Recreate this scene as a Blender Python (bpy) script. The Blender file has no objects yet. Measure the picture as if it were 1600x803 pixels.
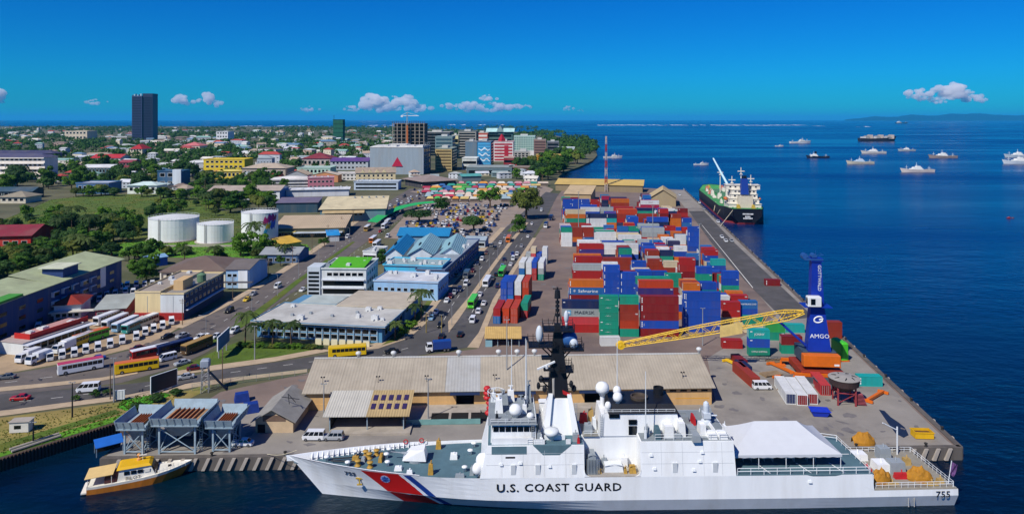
import bpy, bmesh, math, random
import numpy as np
from mathutils import Vector, Matrix
random.seed(7)
R = math.radians
SC = bpy.context.scene
COL = SC.collection
# ------------------------------------------------------------------ camera
HC = 70.0                      # camera height above the quay, metres
FPX = 1100.0                   # focal length in photo pixels (photo 1600 x 803)
V0 = 187.0                      # photo row of the horizon; the camera looks level, the frame is the lower part of its view
cam_d = bpy.data.cameras.new("camera")
cam_d.sensor_width = 36.0
cam_d.lens = 36.0 * FPX / 1600.0
cam_d.clip_start = 0.5
cam_d.clip_end = 200000.0
cam = bpy.data.objects.new("camera", cam_d)
COL.objects.link(cam)
cam.location = (0, 0, HC)
cam.rotation_euler = (math.pi / 2, 0, 0)
cam_d.shift_y = -(401.5 - V0) / 1600.0
SC.camera = cam
# ------------------------------------------------------------------ light
SUN_DIR = Vector((-0.64, -0.77, 0.0)).normalized()      # towards the sun, horizontally
SUN_EL = R(47)
sun_v = Vector((SUN_DIR.x * math.cos(SUN_EL), SUN_DIR.y * math.cos(SUN_EL), math.sin(SUN_EL)))
sun_d = bpy.data.lights.new("sun", 'SUN')
sun_d.energy = 4.9
sun_d.angle = R(0.53)
sun_d.color = (1.0, 0.955, 0.88)
sun = bpy.data.objects.new("sun", sun_d)
COL.objects.link(sun)
sun.rotation_euler = sun_v.to_track_quat('Z', 'Y').to_euler()
world = bpy.data.worlds.new("World")
SC.world = world
world.use_nodes = True
wn = world.node_tree.nodes
wl = world.node_tree.links
wn.clear()
w_out = wn.new("ShaderNodeOutputWorld")
w_bg = wn.new("ShaderNodeBackground")
w_sky = wn.new("ShaderNodeTexSky")
w_sky.sky_type = 'NISHITA'
w_sky.sun_disc = False
w_sky.sun_elevation = SUN_EL
w_sky.sun_rotation = math.atan2(SUN_DIR.x, SUN_DIR.y)
w_sky.altitude = 0
w_sky.air_density = 1.0
w_sky.dust_density = 0.0
w_sky.ozone_density = 3.0
w_hs = wn.new("ShaderNodeHueSaturation")
w_hs.inputs['Saturation'].default_value = 1.45
w_mul = wn.new("ShaderNodeMix")
w_mul.data_type = 'RGBA'
w_mul.blend_type = 'MULTIPLY'
w_mul.inputs[0].default_value = 1.0
w_mul.inputs[7].default_value = (0.02, 0.50, 1.05, 1)
wl.new(w_sky.outputs[0], w_hs.inputs['Color'])
wl.new(w_hs.outputs[0], w_mul.inputs[6])
wl.new(w_mul.outputs[2], w_bg.inputs[0])
wl.new(w_bg.outputs[0], w_out.inputs[0])
w_bg.inputs[1].default_value = 0.088
SC.view_settings.view_transform = 'Standard'
SC.view_settings.look = 'None'
SC.view_settings.exposure = 0.0
SC.view_settings.gamma = 1.0
SC.view_settings.use_curve_mapping = False
SC.cycles.max_bounces = 6
SC.cycles.diffuse_bounces = 3
SC.cycles.glossy_bounces = 3
SC.cycles.transmission_bounces = 3
SC.cycles.transparent_max_bounces = 6
SC.cycles.use_denoising = True
SC.cycles.volume_bounces = 6

# ------------------------------------------------------------------ helpers
SP, CP = 0.0, 1.0


def P(u, v, z=0.0):
	"""the point at height z that photo pixel (u, v) looks at"""
	a = (u - 800.0) / FPX
	t = (HC - z) * FPX / (v - V0)
	return Vector((a * t, t, z))


def zat(y, v):
	"""height of a point at ground distance y seen on photo row v"""
	return HC - y * (v - V0) / FPX


def proj(p):
	return 800 + FPX * p[0] / p[1], V0 + FPX * (HC - p[2]) / p[1]


def lin(c):
	if isinstance(c, str):
		c = c.lstrip('#')
		c = [int(c[i:i + 2], 16) / 255.0 for i in (0, 2, 4)]
		c = [x / 12.92 if x <= 0.04045 else ((x + 0.055) / 1.055) ** 2.4 for x in c]
	return tuple(c[:3])


MATS = {}


def mat(name, col, rough=0.75, var=0.18, scale=0.6, metal=0.0, bump=0.0, bscale=4.0, objcol=False, rnd=0.0, streak=False, spec=0.4, dirt=None, dirt_amt=0.35):
	"""principled material: colour broken up by two noises, optional dirt tint and fine relief"""
	if name in MATS:
		return MATS[name]
	m = bpy.data.materials.new(name)
	MATS[name] = m
	m.use_nodes = True
	n, l = m.node_tree.nodes, m.node_tree.links
	n.clear()
	out = n.new("ShaderNodeOutputMaterial")
	b = n.new("ShaderNodeBsdfPrincipled")
	l.new(b.outputs[0], out.inputs[0])
	b.inputs['Roughness'].default_value = rough
	b.inputs['Metallic'].default_value = metal
	b.inputs['Specular IOR Level'].default_value = spec
	tc = n.new("ShaderNodeTexCoord")
	geo = n.new("ShaderNodeNewGeometry")
	src = tc.outputs['Object']
	if objcol:
		oi = n.new("ShaderNodeObjectInfo")
		base = oi.outputs['Color']
		va = n.new("ShaderNodeVectorMath")
		va.operation = 'ADD'
		l.new(src, va.inputs[0])
		l.new(oi.outputs['Location'], va.inputs[1])
		src = va.outputs[0]
	else:
		rgb = n.new("ShaderNodeRGB")
		rgb.outputs[0].default_value = (*lin(col), 1)
		base = rgb.outputs[0]
	if streak:
		mp = n.new("ShaderNodeMapping")
		mp.inputs['Scale'].default_value = (1.0, 1.0, 0.12)
		l.new(src, mp.inputs[0])
		src2 = mp.outputs[0]
	else:
		src2 = src
	if var > 0:
		nz = n.new("ShaderNodeTexNoise")
		nz.inputs['Scale'].default_value = scale
		nz.inputs['Detail'].default_value = 5
		nz.inputs['Roughness'].default_value = 0.62
		l.new(src2, nz.inputs['Vector'])
		mr = n.new("ShaderNodeMapRange")
		mr.inputs[1].default_value = 0.3
		mr.inputs[2].default_value = 0.7
		mr.inputs[3].default_value = 1 - var
		mr.inputs[4].default_value = 1 + var
		l.new(nz.outputs[0], mr.inputs[0])
		fac = mr.outputs[0]
		if rnd > 0:
			oi2 = n.new("ShaderNodeObjectInfo")
			mr2 = n.new("ShaderNodeMapRange")
			mr2.inputs[3].default_value = 1 - rnd
			mr2.inputs[4].default_value = 1 + rnd
			l.new(oi2.outputs['Random'], mr2.inputs[0])
			mm = n.new("ShaderNodeMath")
			mm.operation = 'MULTIPLY'
			l.new(fac, mm.inputs[0])
			l.new(mr2.outputs[0], mm.inputs[1])
			fac = mm.outputs[0]
		mx = n.new("ShaderNodeVectorMath")
		mx.operation = 'SCALE'
		l.new(base, mx.inputs[0])
		l.new(fac, mx.inputs['Scale'])
		base = mx.outputs[0]
	if dirt is not None:
		nz2 = n.new("ShaderNodeTexNoise")
		nz2.inputs['Scale'].default_value = scale * 0.37
		nz2.inputs['Detail'].default_value = 7
		nz2.inputs['Roughness'].default_value = 0.7
		l.new(src2, nz2.inputs['Vector'])
		mr3 = n.new("ShaderNodeMapRange")
		mr3.inputs[1].default_value = 0.48
		mr3.inputs[2].default_value = 0.68
		mr3.inputs[3].default_value = 0
		mr3.inputs[4].default_value = dirt_amt
		l.new(nz2.outputs[0], mr3.inputs[0])
		md = n.new("ShaderNodeMix")
		md.data_type = 'RGBA'
		l.new(mr3.outputs[0], md.inputs[0])
		l.new(base, md.inputs[6])
		md.inputs[7].default_value = (*lin(dirt), 1)
		base = md.outputs[2]
	l.new(base, b.inputs['Base Color'])
	if bump > 0:
		nb = n.new("ShaderNodeTexNoise")
		nb.inputs['Scale'].default_value = bscale
		nb.inputs['Detail'].default_value = 3
		l.new(src, nb.inputs['Vector'])
		bp = n.new("ShaderNodeBump")
		bp.inputs['Strength'].default_value = bump
		bp.inputs['Distance'].default_value = 0.1
		l.new(nb.outputs[0], bp.inputs['Height'])
		l.new(bp.outputs[0], b.inputs['Normal'])
	return m


def ribbed(name, col, period=0.3, axis=0, depth=0.04, objcol=False, **kw):
	"""sheet metal: the colour material plus a corrugation along one object axis"""
	m = mat(name, col, objcol=objcol, **kw)
	n, l = m.node_tree.nodes, m.node_tree.links
	b = next(x for x in n if x.type == 'BSDF_PRINCIPLED')
	tc = next(x for x in n if x.type == 'TEX_COORD')
	sp = n.new("ShaderNodeSeparateXYZ")
	l.new(tc.outputs['Object'], sp.inputs[0])
	mm = n.new("ShaderNodeMath")
	mm.operation = 'MULTIPLY'
	mm.inputs[1].default_value = 2 * math.pi / period
	l.new(sp.outputs[axis], mm.inputs[0])
	sn = n.new("ShaderNodeMath")
	sn.operation = 'SINE'
	l.new(mm.outputs[0], sn.inputs[0])
	bp = n.new("ShaderNodeBump")
	bp.inputs['Strength'].default_value = 0.8
	bp.inputs['Distance'].default_value = depth
	l.new(sn.outputs[0], bp.inputs['Height'])
	l.new(bp.outputs[0], b.inputs['Normal'])
	return m


class MB:
	"""collects shapes into one mesh; self.mi is the material slot of what is added next"""

	def __init__(self):
		self.v, self.f, self.m, self.mi = [], [], [], 0

	def add(self, vs, fs):
		o = len(self.v)
		self.v += [tuple(p) for p in vs]
		for f in fs:
			self.f.append(tuple(i + o for i in f))
			self.m.append(self.mi)
		return self

	def box(self, x0, x1, y0, y1, z0, z1):
		return self.hexa([(x0, y0, z0), (x1, y0, z0), (x1, y1, z0), (x0, y1, z0), (x0, y0, z1), (x1, y0, z1), (x1, y1, z1), (x0, y1, z1)])

	def hexa(self, p):
		return self.add(p, [(3, 2, 1, 0), (4, 5, 6, 7), (0, 1, 5, 4), (1, 2, 6, 5), (2, 3, 7, 6), (3, 0, 4, 7)])

	def taper(self, x0, x1, y0, y1, z0, z1, dx0=0, dx1=0, dy0=0, dy1=0):
		"""box whose top is inset by dx0.. on each side"""
		return self.hexa([(x0, y0, z0), (x1, y0, z0), (x1, y1, z0), (x0, y1, z0),
						  (x0 + dx0, y0 + dy0, z1), (x1 - dx1, y0 + dy0, z1), (x1 - dx1, y1 - dy1, z1), (x0 + dx0, y1 - dy1, z1)])

	def obox(self, c, size, rz=0.0):
		cx, cy, cz = c
		sx, sy, sz = size[0] / 2, size[1] / 2, size[2] / 2
		ca, sa = math.cos(rz), math.sin(rz)
		q = []
		for z in (-sz, sz):
			for x, y in ((-sx, -sy), (sx, -sy), (sx, sy), (-sx, sy)):
				q.append((cx + x * ca - y * sa, cy + x * sa + y * ca, cz + z))
		return self.hexa(q)

	def prism(self, poly, z0, z1):
		n = len(poly)
		a = sum(poly[i][0] * poly[(i + 1) % n][1] - poly[(i + 1) % n][0] * poly[i][1] for i in range(n))
		if a < 0:
			poly = poly[::-1]
		vs = [(p[0], p[1], z0) for p in poly] + [(p[0], p[1], z1) for p in poly]
		fs = [tuple(range(n))[::-1], tuple(range(n, 2 * n))] + [(i, (i + 1) % n, n + (i + 1) % n, n + i) for i in range(n)]
		return self.add(vs, fs)

	def xprism(self, poly, x0, x1):
		"""poly in (y, z), extruded along x"""
		n = len(poly)
		a = sum(poly[i][0] * poly[(i + 1) % n][1] - poly[(i + 1) % n][0] * poly[i][1] for i in range(n))
		if a < 0:
			poly = poly[::-1]
		vs = [(x0, p[0], p[1]) for p in poly] + [(x1, p[0], p[1]) for p in poly]
		fs = [tuple(range(n))[::-1], tuple(range(n, 2 * n))] + [(i, (i + 1) % n, n + (i + 1) % n, n + i) for i in range(n)]
		return self.add(vs, fs)

	def yprism(self, poly, y0, y1):
		"""poly in (x, z), extruded along y"""
		n = len(poly)
		a = sum(poly[i][0] * poly[(i + 1) % n][1] - poly[(i + 1) % n][0] * poly[i][1] for i in range(n))
		if a < 0:
			poly = poly[::-1]
		vs = [(p[0], y0, p[1]) for p in poly] + [(p[0], y1, p[1]) for p in poly]
		fs = [tuple(range(n)), tuple(range(n, 2 * n))[::-1]] + [(i, n + i, n + (i + 1) % n, (i + 1) % n) for i in range(n)]
		return self.add(vs, fs)

	def tube(self, p0, p1, r, n=6, r2=None):
		p0, p1 = Vector(p0), Vector(p1)
		d = p1 - p0
		if d.length < 1e-6:
			return self
		q = d.to_track_quat('Z', 'Y')
		r2 = r if r2 is None else r2
		vs = []
		for base, rr in ((p0, r), (p1, r2)):
			for i in range(n):
				a = 2 * math.pi * i / n
				vs.append(base + q @ Vector((math.cos(a) * rr, math.sin(a) * rr, 0)))
		fs = [tuple(range(n))[::-1], tuple(range(n, 2 * n))] + [(i, (i + 1) % n, n + (i + 1) % n, n + i) for i in range(n)]
		return self.add(vs, fs)

	def path(self, pts, r, n=6):
		for a, b in zip(pts, pts[1:]):
			self.tube(a, b, r, n)
		return self

	def lathe(self, prof, n=16, c=(0, 0, 0)):
		"""prof: (radius, z) from bottom to top"""
		vs, fs = [], []
		for r, z in prof:
			for i in range(n):
				a = 2 * math.pi * i / n
				vs.append((c[0] + r * math.cos(a), c[1] + r * math.sin(a), c[2] + z))
		k = len(prof)
		for j in range(k - 1):
			for i in range(n):
				fs.append((j * n + i, j * n + (i + 1) % n, (j + 1) * n + (i + 1) % n, (j + 1) * n + i))
		fs.append(tuple(range(n))[::-1])
		fs.append(tuple(range((k - 1) * n, k * n)))
		return self.add(vs, fs)

	def ell(self, c, r, n=12, m=7):
		prof = []
		for j in range(m + 1):
			a = -math.pi / 2 + math.pi * j / m
			prof.append((max(1e-3, math.cos(a)), math.sin(a)))
		o = len(self.v)
		self.lathe(prof, n)
		for i in range(o, len(self.v)):
			x, y, z = self.v[i]
			self.v[i] = (c[0] + x * r[0], c[1] + y * r[1], c[2] + z * r[2])
		return self

	def grid(self, rows):
		n = len(rows[0])
		vs = [p for r in rows for p in r]
		fs = [(j * n + i, j * n + i + 1, (j + 1) * n + i + 1, (j + 1) * n + i) for j in range(len(rows) - 1) for i in range(n - 1)]
		return self.add(vs, fs)

	def mesh(self, name, mats, smooth=False):
		me = bpy.data.meshes.new(name)
		me.from_pydata(self.v, [], self.f)
		if not isinstance(mats, (list, tuple)):
			mats = [mats]
		for m in mats:
			me.materials.append(m)
		if len(mats) > 1:
			me.polygons.foreach_set("material_index", self.m)
		if smooth:
			me.polygons.foreach_set("use_smooth", [True] * len(me.polygons))
		me.update()
		return me

	def build(self, name, mats, parent=None, smooth=False, **kw):
		return mk(name, self.mesh(name, mats, smooth), parent, **kw)


LABELLED = []


def mk(name, data, parent=None, loc=None, rz=0.0, label=None, cat=None, group=None, kind=None, color=None):
	o = bpy.data.objects.new(name, data)
	COL.objects.link(o)
	if loc is not None:
		o.location = loc
	if rz:
		o.rotation_euler = (0, 0, rz)
	if parent is not None:
		o.parent = parent
	tag(o, label, cat, group, kind)
	if color is not None:
		o.color = (*lin(color), 1)
	return o


def tag(o, label=None, cat=None, group=None, kind=None):
	if label:
		o["label"] = label
		if o.parent is None:
			LABELLED.append(o)
	if cat:
		o["category"] = cat
	if group:
		o["group"] = group
	if kind:
		o["kind"] = kind
	return o


def empty(name, loc, rz=0.0, label=None, cat=None, group=None):
	return mk(name, None, None, loc, rz, label, cat, group)


def text(name, body, size, m, parent, loc, rot, align='CENTER', extrude=0.01, sx=1.0, bold=0.0, space=1.0):
	"""lettering as a thin solid mesh"""
	cu = bpy.data.curves.new(name, 'FONT')
	cu.body = body
	cu.size = size
	cu.align_x = align
	cu.align_y = 'CENTER'
	cu.extrude = extrude
	cu.resolution_u = 2
	cu.offset = bold
	cu.space_character = space
	tmp = bpy.data.objects.new(name, cu)
	me = bpy.data.meshes.new_from_object(tmp)
	bpy.data.objects.remove(tmp)
	me.materials.clear()
	me.materials.append(m)
	o = mk(name, me, parent, loc)
	o.rotation_euler = rot
	o.scale = (sx, 1, 1)
	return o


def sheet(name, pts, z, m, kind='structure', label=None, cat=None, px=True, parent=None):
	"""a flat sheet from photo pixels (or world points) lying at height z"""
	q = [P(u, v) for u, v in pts] if px else [Vector((a, b, 0)) for a, b in pts]
	me = bpy.data.meshes.new(name)
	me.from_pydata([(p.x, p.y, z) for p in q], [], [tuple(range(len(q)))])
	me.update()
	if me.polygons[0].normal.z < 0:
		me.flip_normals()
	me.materials.append(m)
	return mk(name, me, parent, kind=kind, label=label, cat=cat)


def frame(u0, v0, u1, v1):
	"""front base line from two photo pixels on the ground: origin, angle, length"""
	a, b = P(u0, v0), P(u1, v1)
	d = b - a
	return a, math.atan2(d.y, d.x), d.length

# ------------------------------------------------------------------ setting materials
WZ = -2.5      # water level (the quay is z = 0)


def water_material():
	m = bpy.data.materials.new("sea_water")
	m.use_nodes = True
	n, l = m.node_tree.nodes, m.node_tree.links
	b = n["Principled BSDF"]
	geo = n.new("ShaderNodeNewGeometry")
	# water body colour: green harbour water by the quay, blue lagoon outside
	big = n.new("ShaderNodeTexNoise")
	big.inputs['Scale'].default_value = 0.004
	big.inputs['Detail'].default_value = 4
	mp = n.new("ShaderNodeMapping")
	mp.inputs['Scale'].default_value = (0.35, 1.6, 1)
	l.new(geo.outputs['Position'], mp.inputs[0])
	l.new(mp.outputs[0], big.inputs['Vector'])
	cr = n.new("ShaderNodeValToRGB")
	cr.color_ramp.elements[0].position = 0.35
	cr.color_ramp.elements[0].color = (0.0002, 0.009, 0.054, 1)
	cr.color_ramp.elements[1].position = 0.65
	cr.color_ramp.elements[1].color = (0.0002, 0.025, 0.115, 1)
	l.new(big.outputs[0], cr.inputs[0])
	sep = n.new("ShaderNodeSeparateXYZ")
	l.new(geo.outputs['Position'], sep.inputs[0])
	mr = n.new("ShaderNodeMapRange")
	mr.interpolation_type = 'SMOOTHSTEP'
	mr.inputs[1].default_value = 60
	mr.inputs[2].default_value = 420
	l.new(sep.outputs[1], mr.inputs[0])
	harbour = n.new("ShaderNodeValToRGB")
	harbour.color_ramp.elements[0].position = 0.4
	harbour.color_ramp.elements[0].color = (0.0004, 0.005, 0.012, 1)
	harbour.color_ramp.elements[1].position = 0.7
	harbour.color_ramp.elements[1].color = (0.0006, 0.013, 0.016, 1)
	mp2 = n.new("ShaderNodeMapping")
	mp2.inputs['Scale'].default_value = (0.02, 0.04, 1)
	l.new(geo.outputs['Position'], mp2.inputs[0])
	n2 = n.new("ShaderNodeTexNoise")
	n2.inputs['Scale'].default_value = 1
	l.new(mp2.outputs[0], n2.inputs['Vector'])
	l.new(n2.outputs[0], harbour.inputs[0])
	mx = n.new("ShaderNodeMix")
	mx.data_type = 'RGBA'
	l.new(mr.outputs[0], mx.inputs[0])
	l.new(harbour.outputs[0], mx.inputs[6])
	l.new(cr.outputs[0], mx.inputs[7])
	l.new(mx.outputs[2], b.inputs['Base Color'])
	rr = n.new("ShaderNodeMapRange")
	rr.inputs[1].default_value = .35
	rr.inputs[2].default_value = .65
	rr.inputs[3].default_value = .13
	rr.inputs[4].default_value = .34
	l.new(big.outputs[0], rr.inputs[0])
	l.new(rr.outputs[0], b.inputs['Roughness'])
	b.inputs['IOR'].default_value = 1.33
	b.inputs['Specular IOR Level'].default_value = 0.33
	h = None
	for sc, w, st in ((0.16, 0.55, (1, 1.7, 1)), (0.6, 0.25, (1, 1.5, 1)), (0.035, 0.9, (0.6, 1.6, 1))):
		mpp = n.new("ShaderNodeMapping")
		mpp.inputs['Scale'].default_value = st
		mpp.inputs['Rotation'].default_value = (0, 0, R(-14))
		l.new(geo.outputs['Position'], mpp.inputs[0])
		t = n.new("ShaderNodeTexNoise")
		t.inputs['Scale'].default_value = sc
		t.inputs['Detail'].default_value = 3
		l.new(mpp.outputs[0], t.inputs['Vector'])
		k = n.new("ShaderNodeMath")
		k.operation = 'MULTIPLY'
		k.inputs[1].default_value = w
		l.new(t.outputs[0], k.inputs[0])
		if h is None:
			h = k.outputs[0]
		else:
			a = n.new("ShaderNodeMath")
			a.operation = 'ADD'
			l.new(h, a.inputs[0])
			l.new(k.outputs[0], a.inputs[1])
			h = a.outputs[0]
	bp = n.new("ShaderNodeBump")
	bp.inputs['Strength'].default_value = 0.55
	bp.inputs['Distance'].default_value = 1.2
	l.new(h, bp.inputs['Height'])
	l.new(bp.outputs[0], b.inputs['Normal'])
	return m


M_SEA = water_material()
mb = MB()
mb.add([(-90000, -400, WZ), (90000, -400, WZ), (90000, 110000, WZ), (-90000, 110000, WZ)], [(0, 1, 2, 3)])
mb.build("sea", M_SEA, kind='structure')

M_LAND = mat("town_ground", "#5c5a40", 0.95, 0.3, 0.03, dirt="#2a3c16", dirt_amt=0.95)
M_YARD = mat("port_concrete", "#7a6a60", 0.93, 0.2, 0.07, dirt="#54494a", dirt_amt=0.7, bump=0.05)
M_APRON = mat("apron_concrete", "#8b857c", 0.93, 0.16, 0.09, dirt="#5f5a57", dirt_amt=0.75)
M_ASPH = mat("asphalt", "#5f5853", 0.92, 0.12, 0.2, dirt="#857a72", dirt_amt=0.4)
M_ASPHD = mat("dark_asphalt", "#4b4947", 0.92, 0.12, 0.2, dirt="#6f6a6c", dirt_amt=0.4)
M_PAVE = mat("pavement", "#b09c80", 0.93, 0.14, 0.3, dirt="#8a7660")
M_DIRT = mat("bare_dirt", "#8a7a42", 0.97, 0.25, 0.12, dirt="#4a7018", dirt_amt=0.95)
M_GRASSD = mat("dry_grass", "#4c6218", 0.97, 0.3, 0.12, dirt="#6f6222", dirt_amt=0.7)
M_GRASS = mat("green_grass", "#4f8416", 0.97, 0.3, 0.2, dirt="#79851c", dirt_amt=0.5)
M_LINE = mat("road_paint", "#d8d6cc", 0.8, 0.1, 1.0)
M_QUAYW = mat("quay_wall_concrete", "#5f5953", 0.95, 0.25, 0.4, streak=True, dirt="#3f3a35", dirt_amt=0.6)
M_PILE = mat("sheet_pile_rust", "#4a3a30", 0.95, 0.3, 0.5, streak=True)

QL = P(157, 717)
QR = P(1502, 699)
FAR = P(1070, 297)
land_px = [(-700, 900), (-300, 812), (0, 716), (190, 657), (203, 676), (157, 717), None, (1070, 297), (1010, 294), (886, 287), (872, 276), (884, 268), (905, 261),
		   (926, 251), (933, 243), (931, 236), (922, 228), (908, 222), (892, 217), (868, 212), (820, 207), (740, 203), (600, 199.5), (400, 198), (100, 197.5), (-300, 198), (-1500, 203), (-2600, 260), (-2600, 600)]
poly = []
for q in land_px:
	if q is None:
		poly.append((QR.x, QR.y))
	elif q[0] < -200 and q[1] > 700:
		p = P(*q)
		poly.append((p.x, p.y))
	else:
		p = P(*q)
		poly.append((p.x, p.y))
mb = MB()
mb.prism(poly, -9.0, 0.0)
mb.build("ground", [M_LAND], kind='structure')

# quay deck edge: concrete face, capping beam, rubber fenders
A0 = Vector((QL.x, QL.y))
A1 = Vector((QR.x, QR.y))
A2 = Vector((FAR.x, FAR.y))


def strip_between(name, a, b, m, off0, off1, z0, z1, **kw):
	d = (b - a)
	n = Vector((d.y, -d.x)).normalized()
	s = MB()
	s.prism([tuple(a + n * off0), tuple(b + n * off0), tuple(b + n * off1), tuple(a + n * off1)], z0, z1)
	return s.build(name, m, **kw)


yard_px = [(203, 676), (300, 640), (345, 612), (480, 583), (610, 562), (690, 552), (745, 545), (760, 500), (795, 430), (850, 352), (868, 310), (886, 288)]
yp = [(P(*q).x, P(*q).y) for q in yard_px]
sheet("port_yard", yp + [(A2.x - 0.4, A2.y - 0.4), (A1.x - 0.4, A1.y + 0.4), (A0.x + 0.4, A0.y + 0.4)], 0.02, M_YARD, px=False)
quay = strip_between("quay_apron", A0 + Vector((0.5, 0)), A1 - Vector((1.0, 0)), M_APRON, -26, -1.1, 0.0, 0.045, kind='structure')
strip_between("quay_apron", A1 + Vector((0, 3)), A2 - Vector((0, 3)), M_APRON, -15, -1.1, 0.0, 0.05, kind='structure')
ap = [(1105, 560), (1225, 486), (1296, 520), (1392, 612), (1462, 682), (1130, 690)]
sheet("quay_apron", ap, 0.075, M_APRON)
qw = strip_between("quay_wall", A0, A1, M_QUAYW, -0.9, 0.35, -4.5, 0.22, kind='structure')
qw2 = strip_between("quay_wall", A1, A2, M_QUAYW, -0.9, 0.35, -4.5, 0.22, kind='structure')
d1 = (A1 - A0).normalized()
fend = MB().hexa([(-.35, -.5, -2.3), (.35, -.5, -2.3), (.35, 0, -2.3), (-.35, 0, -2.3), (.75, -.35, .1), (1.45, -.35, .1), (1.45, 0, .1), (.75, 0, .1)]).mesh("fender", mat("fender_concrete", "#a39a8e", 0.9, .2, .8))
for i in range(70):
	c = A0 + d1 * (3 + i * 2.6)
	if (c - A1).length < 2.5:
		break
	mk("fender", fend, qw, (c.x + 0.35 * d1.y, c.y - 0.4, 0), math.atan2(d1.y, d1.x))
d2 = (A2 - A1).normalized()
for i in range(64):
	c = A1 + d2 * (4 + i * 9)
	mk("fender", fend, qw2, (c.x + 0.4, c.y, 0), math.atan2(d2.y, d2.x))
boll = MB()
boll.lathe([(0.32, 0), (0.25, 0.1), (0.2, 0.5), (0.36, 0.6), (0.36, 0.78), (0.2, 0.86)], 10)
bollm = boll.mesh("bollard", mat("bollard_iron", "#2b2824", 0.7))
k = 0
for a, b, n, off in ((A0, A1, 12, 0), (A1, A2, 34, 0)):
	d = (b - a) / n
	nn = Vector((d.y, -d.x)).normalized()
	for i in range(n):
		c = a + d * (i + 0.5) - nn * 0.25
		mk("bollard", bollm, None, (c.x, c.y, 0.22), label="dark iron mooring bollard on the wharf edge", cat="bollard", group="bollards along the wharf edge")
# creek wall of sheet piles
cw = empty("sheet_pile_wall", P(0, 716), label="dark rusty sheet pile wall along the creek bank", cat="wall")
pa, pb = P(-60, 734.6), P(190, 657)
d = (pb - pa)
nrm = Vector((d.y, -d.x, 0)).normalized()
npile = 46
ang = math.atan2(d.y, d.x)
pm = MB()
L = d.length / npile
pm.prism([(0, 0), (L * 0.22, -0.45), (L * 0.62, -0.45), (L * 0.84, 0), (L, 0), (L, 0.3), (0, 0.3)], -5.0, 0.12)
pmesh = pm.mesh("pile", M_PILE)
for i in range(npile):
	c = pa + d * (i / npile) + nrm * 0.35
	o = mk("pile", pmesh, cw, Vector((c.x, c.y, 0)) - cw.location, ang)
pa, pb = P(190, 657), P(203, 676)
MB().prism([(pa.x, pa.y), (pb.x, pb.y), (pb.x + .3, pb.y - .4), (pa.x - .3, pa.y - .5)], -5, 0.1).build("creek_end", M_PILE, cw, loc=-cw.location)

# ------------------------------------------------------------------ roads, pavements, lawns
def px_sheet(name, pts, z, m, **kw):
	return sheet(name, pts, z, m, **kw)


px_sheet("dry_field", [(-60, 352), (0, 345), (40, 330), (80, 312), (160, 304), (250, 304), (330, 312), (345, 330), (215, 345), (130, 352), (90, 372), (0, 372)], 0.03, M_GRASSD)
px_sheet("tank_lawn", [(165, 398), (180, 382), (215, 377), (380, 377), (480, 382), (490, 396), (420, 405), (250, 402)], 0.035, M_GRASS)
px_sheet("rough_ground", [(-80, 470), (-80, 372), (90, 372), (200, 376), (215, 345), (345, 330), (430, 330), (430, 376), (180, 384), (165, 400), (0, 440)], 0.025, mat("scrub_ground", "#4a5a1c", 0.97, 0.35, 0.08, dirt="#7a7030", dirt_amt=0.5))
px_sheet("bus_yard", [(-60, 600), (-60, 560), (60, 505), (170, 455), (250, 440), (300, 500), (240, 535), (150, 558), (0, 585)], 0.03, mat("bus_yard_dirt", "#a58e70", 0.96, 0.2, 0.15, dirt="#6d6156"))
# divided road running up to the market
B_up = [(-220, 640), (-60, 596), (60, 577), (150, 560), (215, 544), (285, 513), (350, 481), (415, 445), (470, 409), (520, 375), (570, 340), (612, 312), (640, 295)]
B_lo = [(690, 296), (662, 315), (628, 340), (590, 366), (548, 396), (505, 428), (450, 462), (400, 498), (365, 525), (320, 552), (270, 575), (190, 598), (60, 612), (-60, 622), (-220, 650)]
px_sheet("road", B_up + B_lo, 0.045, M_ASPH)
# wharf road that swings round in front of the sheds
A_lo = [(-220, 676), (-60, 648), (20, 640), (120, 627), (200, 617), (290, 600), (380, 588), (480, 577), (560, 566), (620, 561), (680, 551), (730, 543)]
A_r = [(748, 520), (770, 468), (797, 425), (832, 372), (855, 335), (873, 303)]
A_l = [(853, 300), (828, 322), (790, 356), (752, 398), (712, 440), (684, 476), (666, 505), (640, 528), (590, 545), (520, 552), (430, 566), (340, 578), (290, 590), (200, 600), (60, 612), (-60, 620), (-220, 650)]
px_sheet("road", A_lo + A_r + A_l, 0.07, M_ASPHD)
px_sheet("pavement", [(666, 505), (684, 476), (712, 440), (752, 398), (790, 356), (782, 356), (742, 396), (700, 438), (670, 474), (650, 503), (625, 524), (580, 538), (520, 546), (520, 552), (590, 545), (640, 528)], 0.12, M_PAVE)
px_sheet("pavement", [(730, 543), (748, 520), (770, 468), (797, 425), (832, 372), (838, 372), (804, 425), (778, 468), (758, 520), (748, 544)], 0.12, M_PAVE)
px_sheet("pavement", [(-60, 648), (20, 640), (120, 627), (200, 617), (290, 600), (380, 588), (480, 577), (480, 582), (380, 594), (295, 607), (200, 624), (120, 634), (20, 648), (-60, 658)], 0.12, M_PAVE)
px_sheet("pavement", [(285, 513), (350, 481), (415, 445), (470, 409), (520, 375), (570, 340), (560, 340), (508, 376), (458, 409), (402, 445), (335, 482), (272, 512)], 0.12, M_PAVE)
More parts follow.
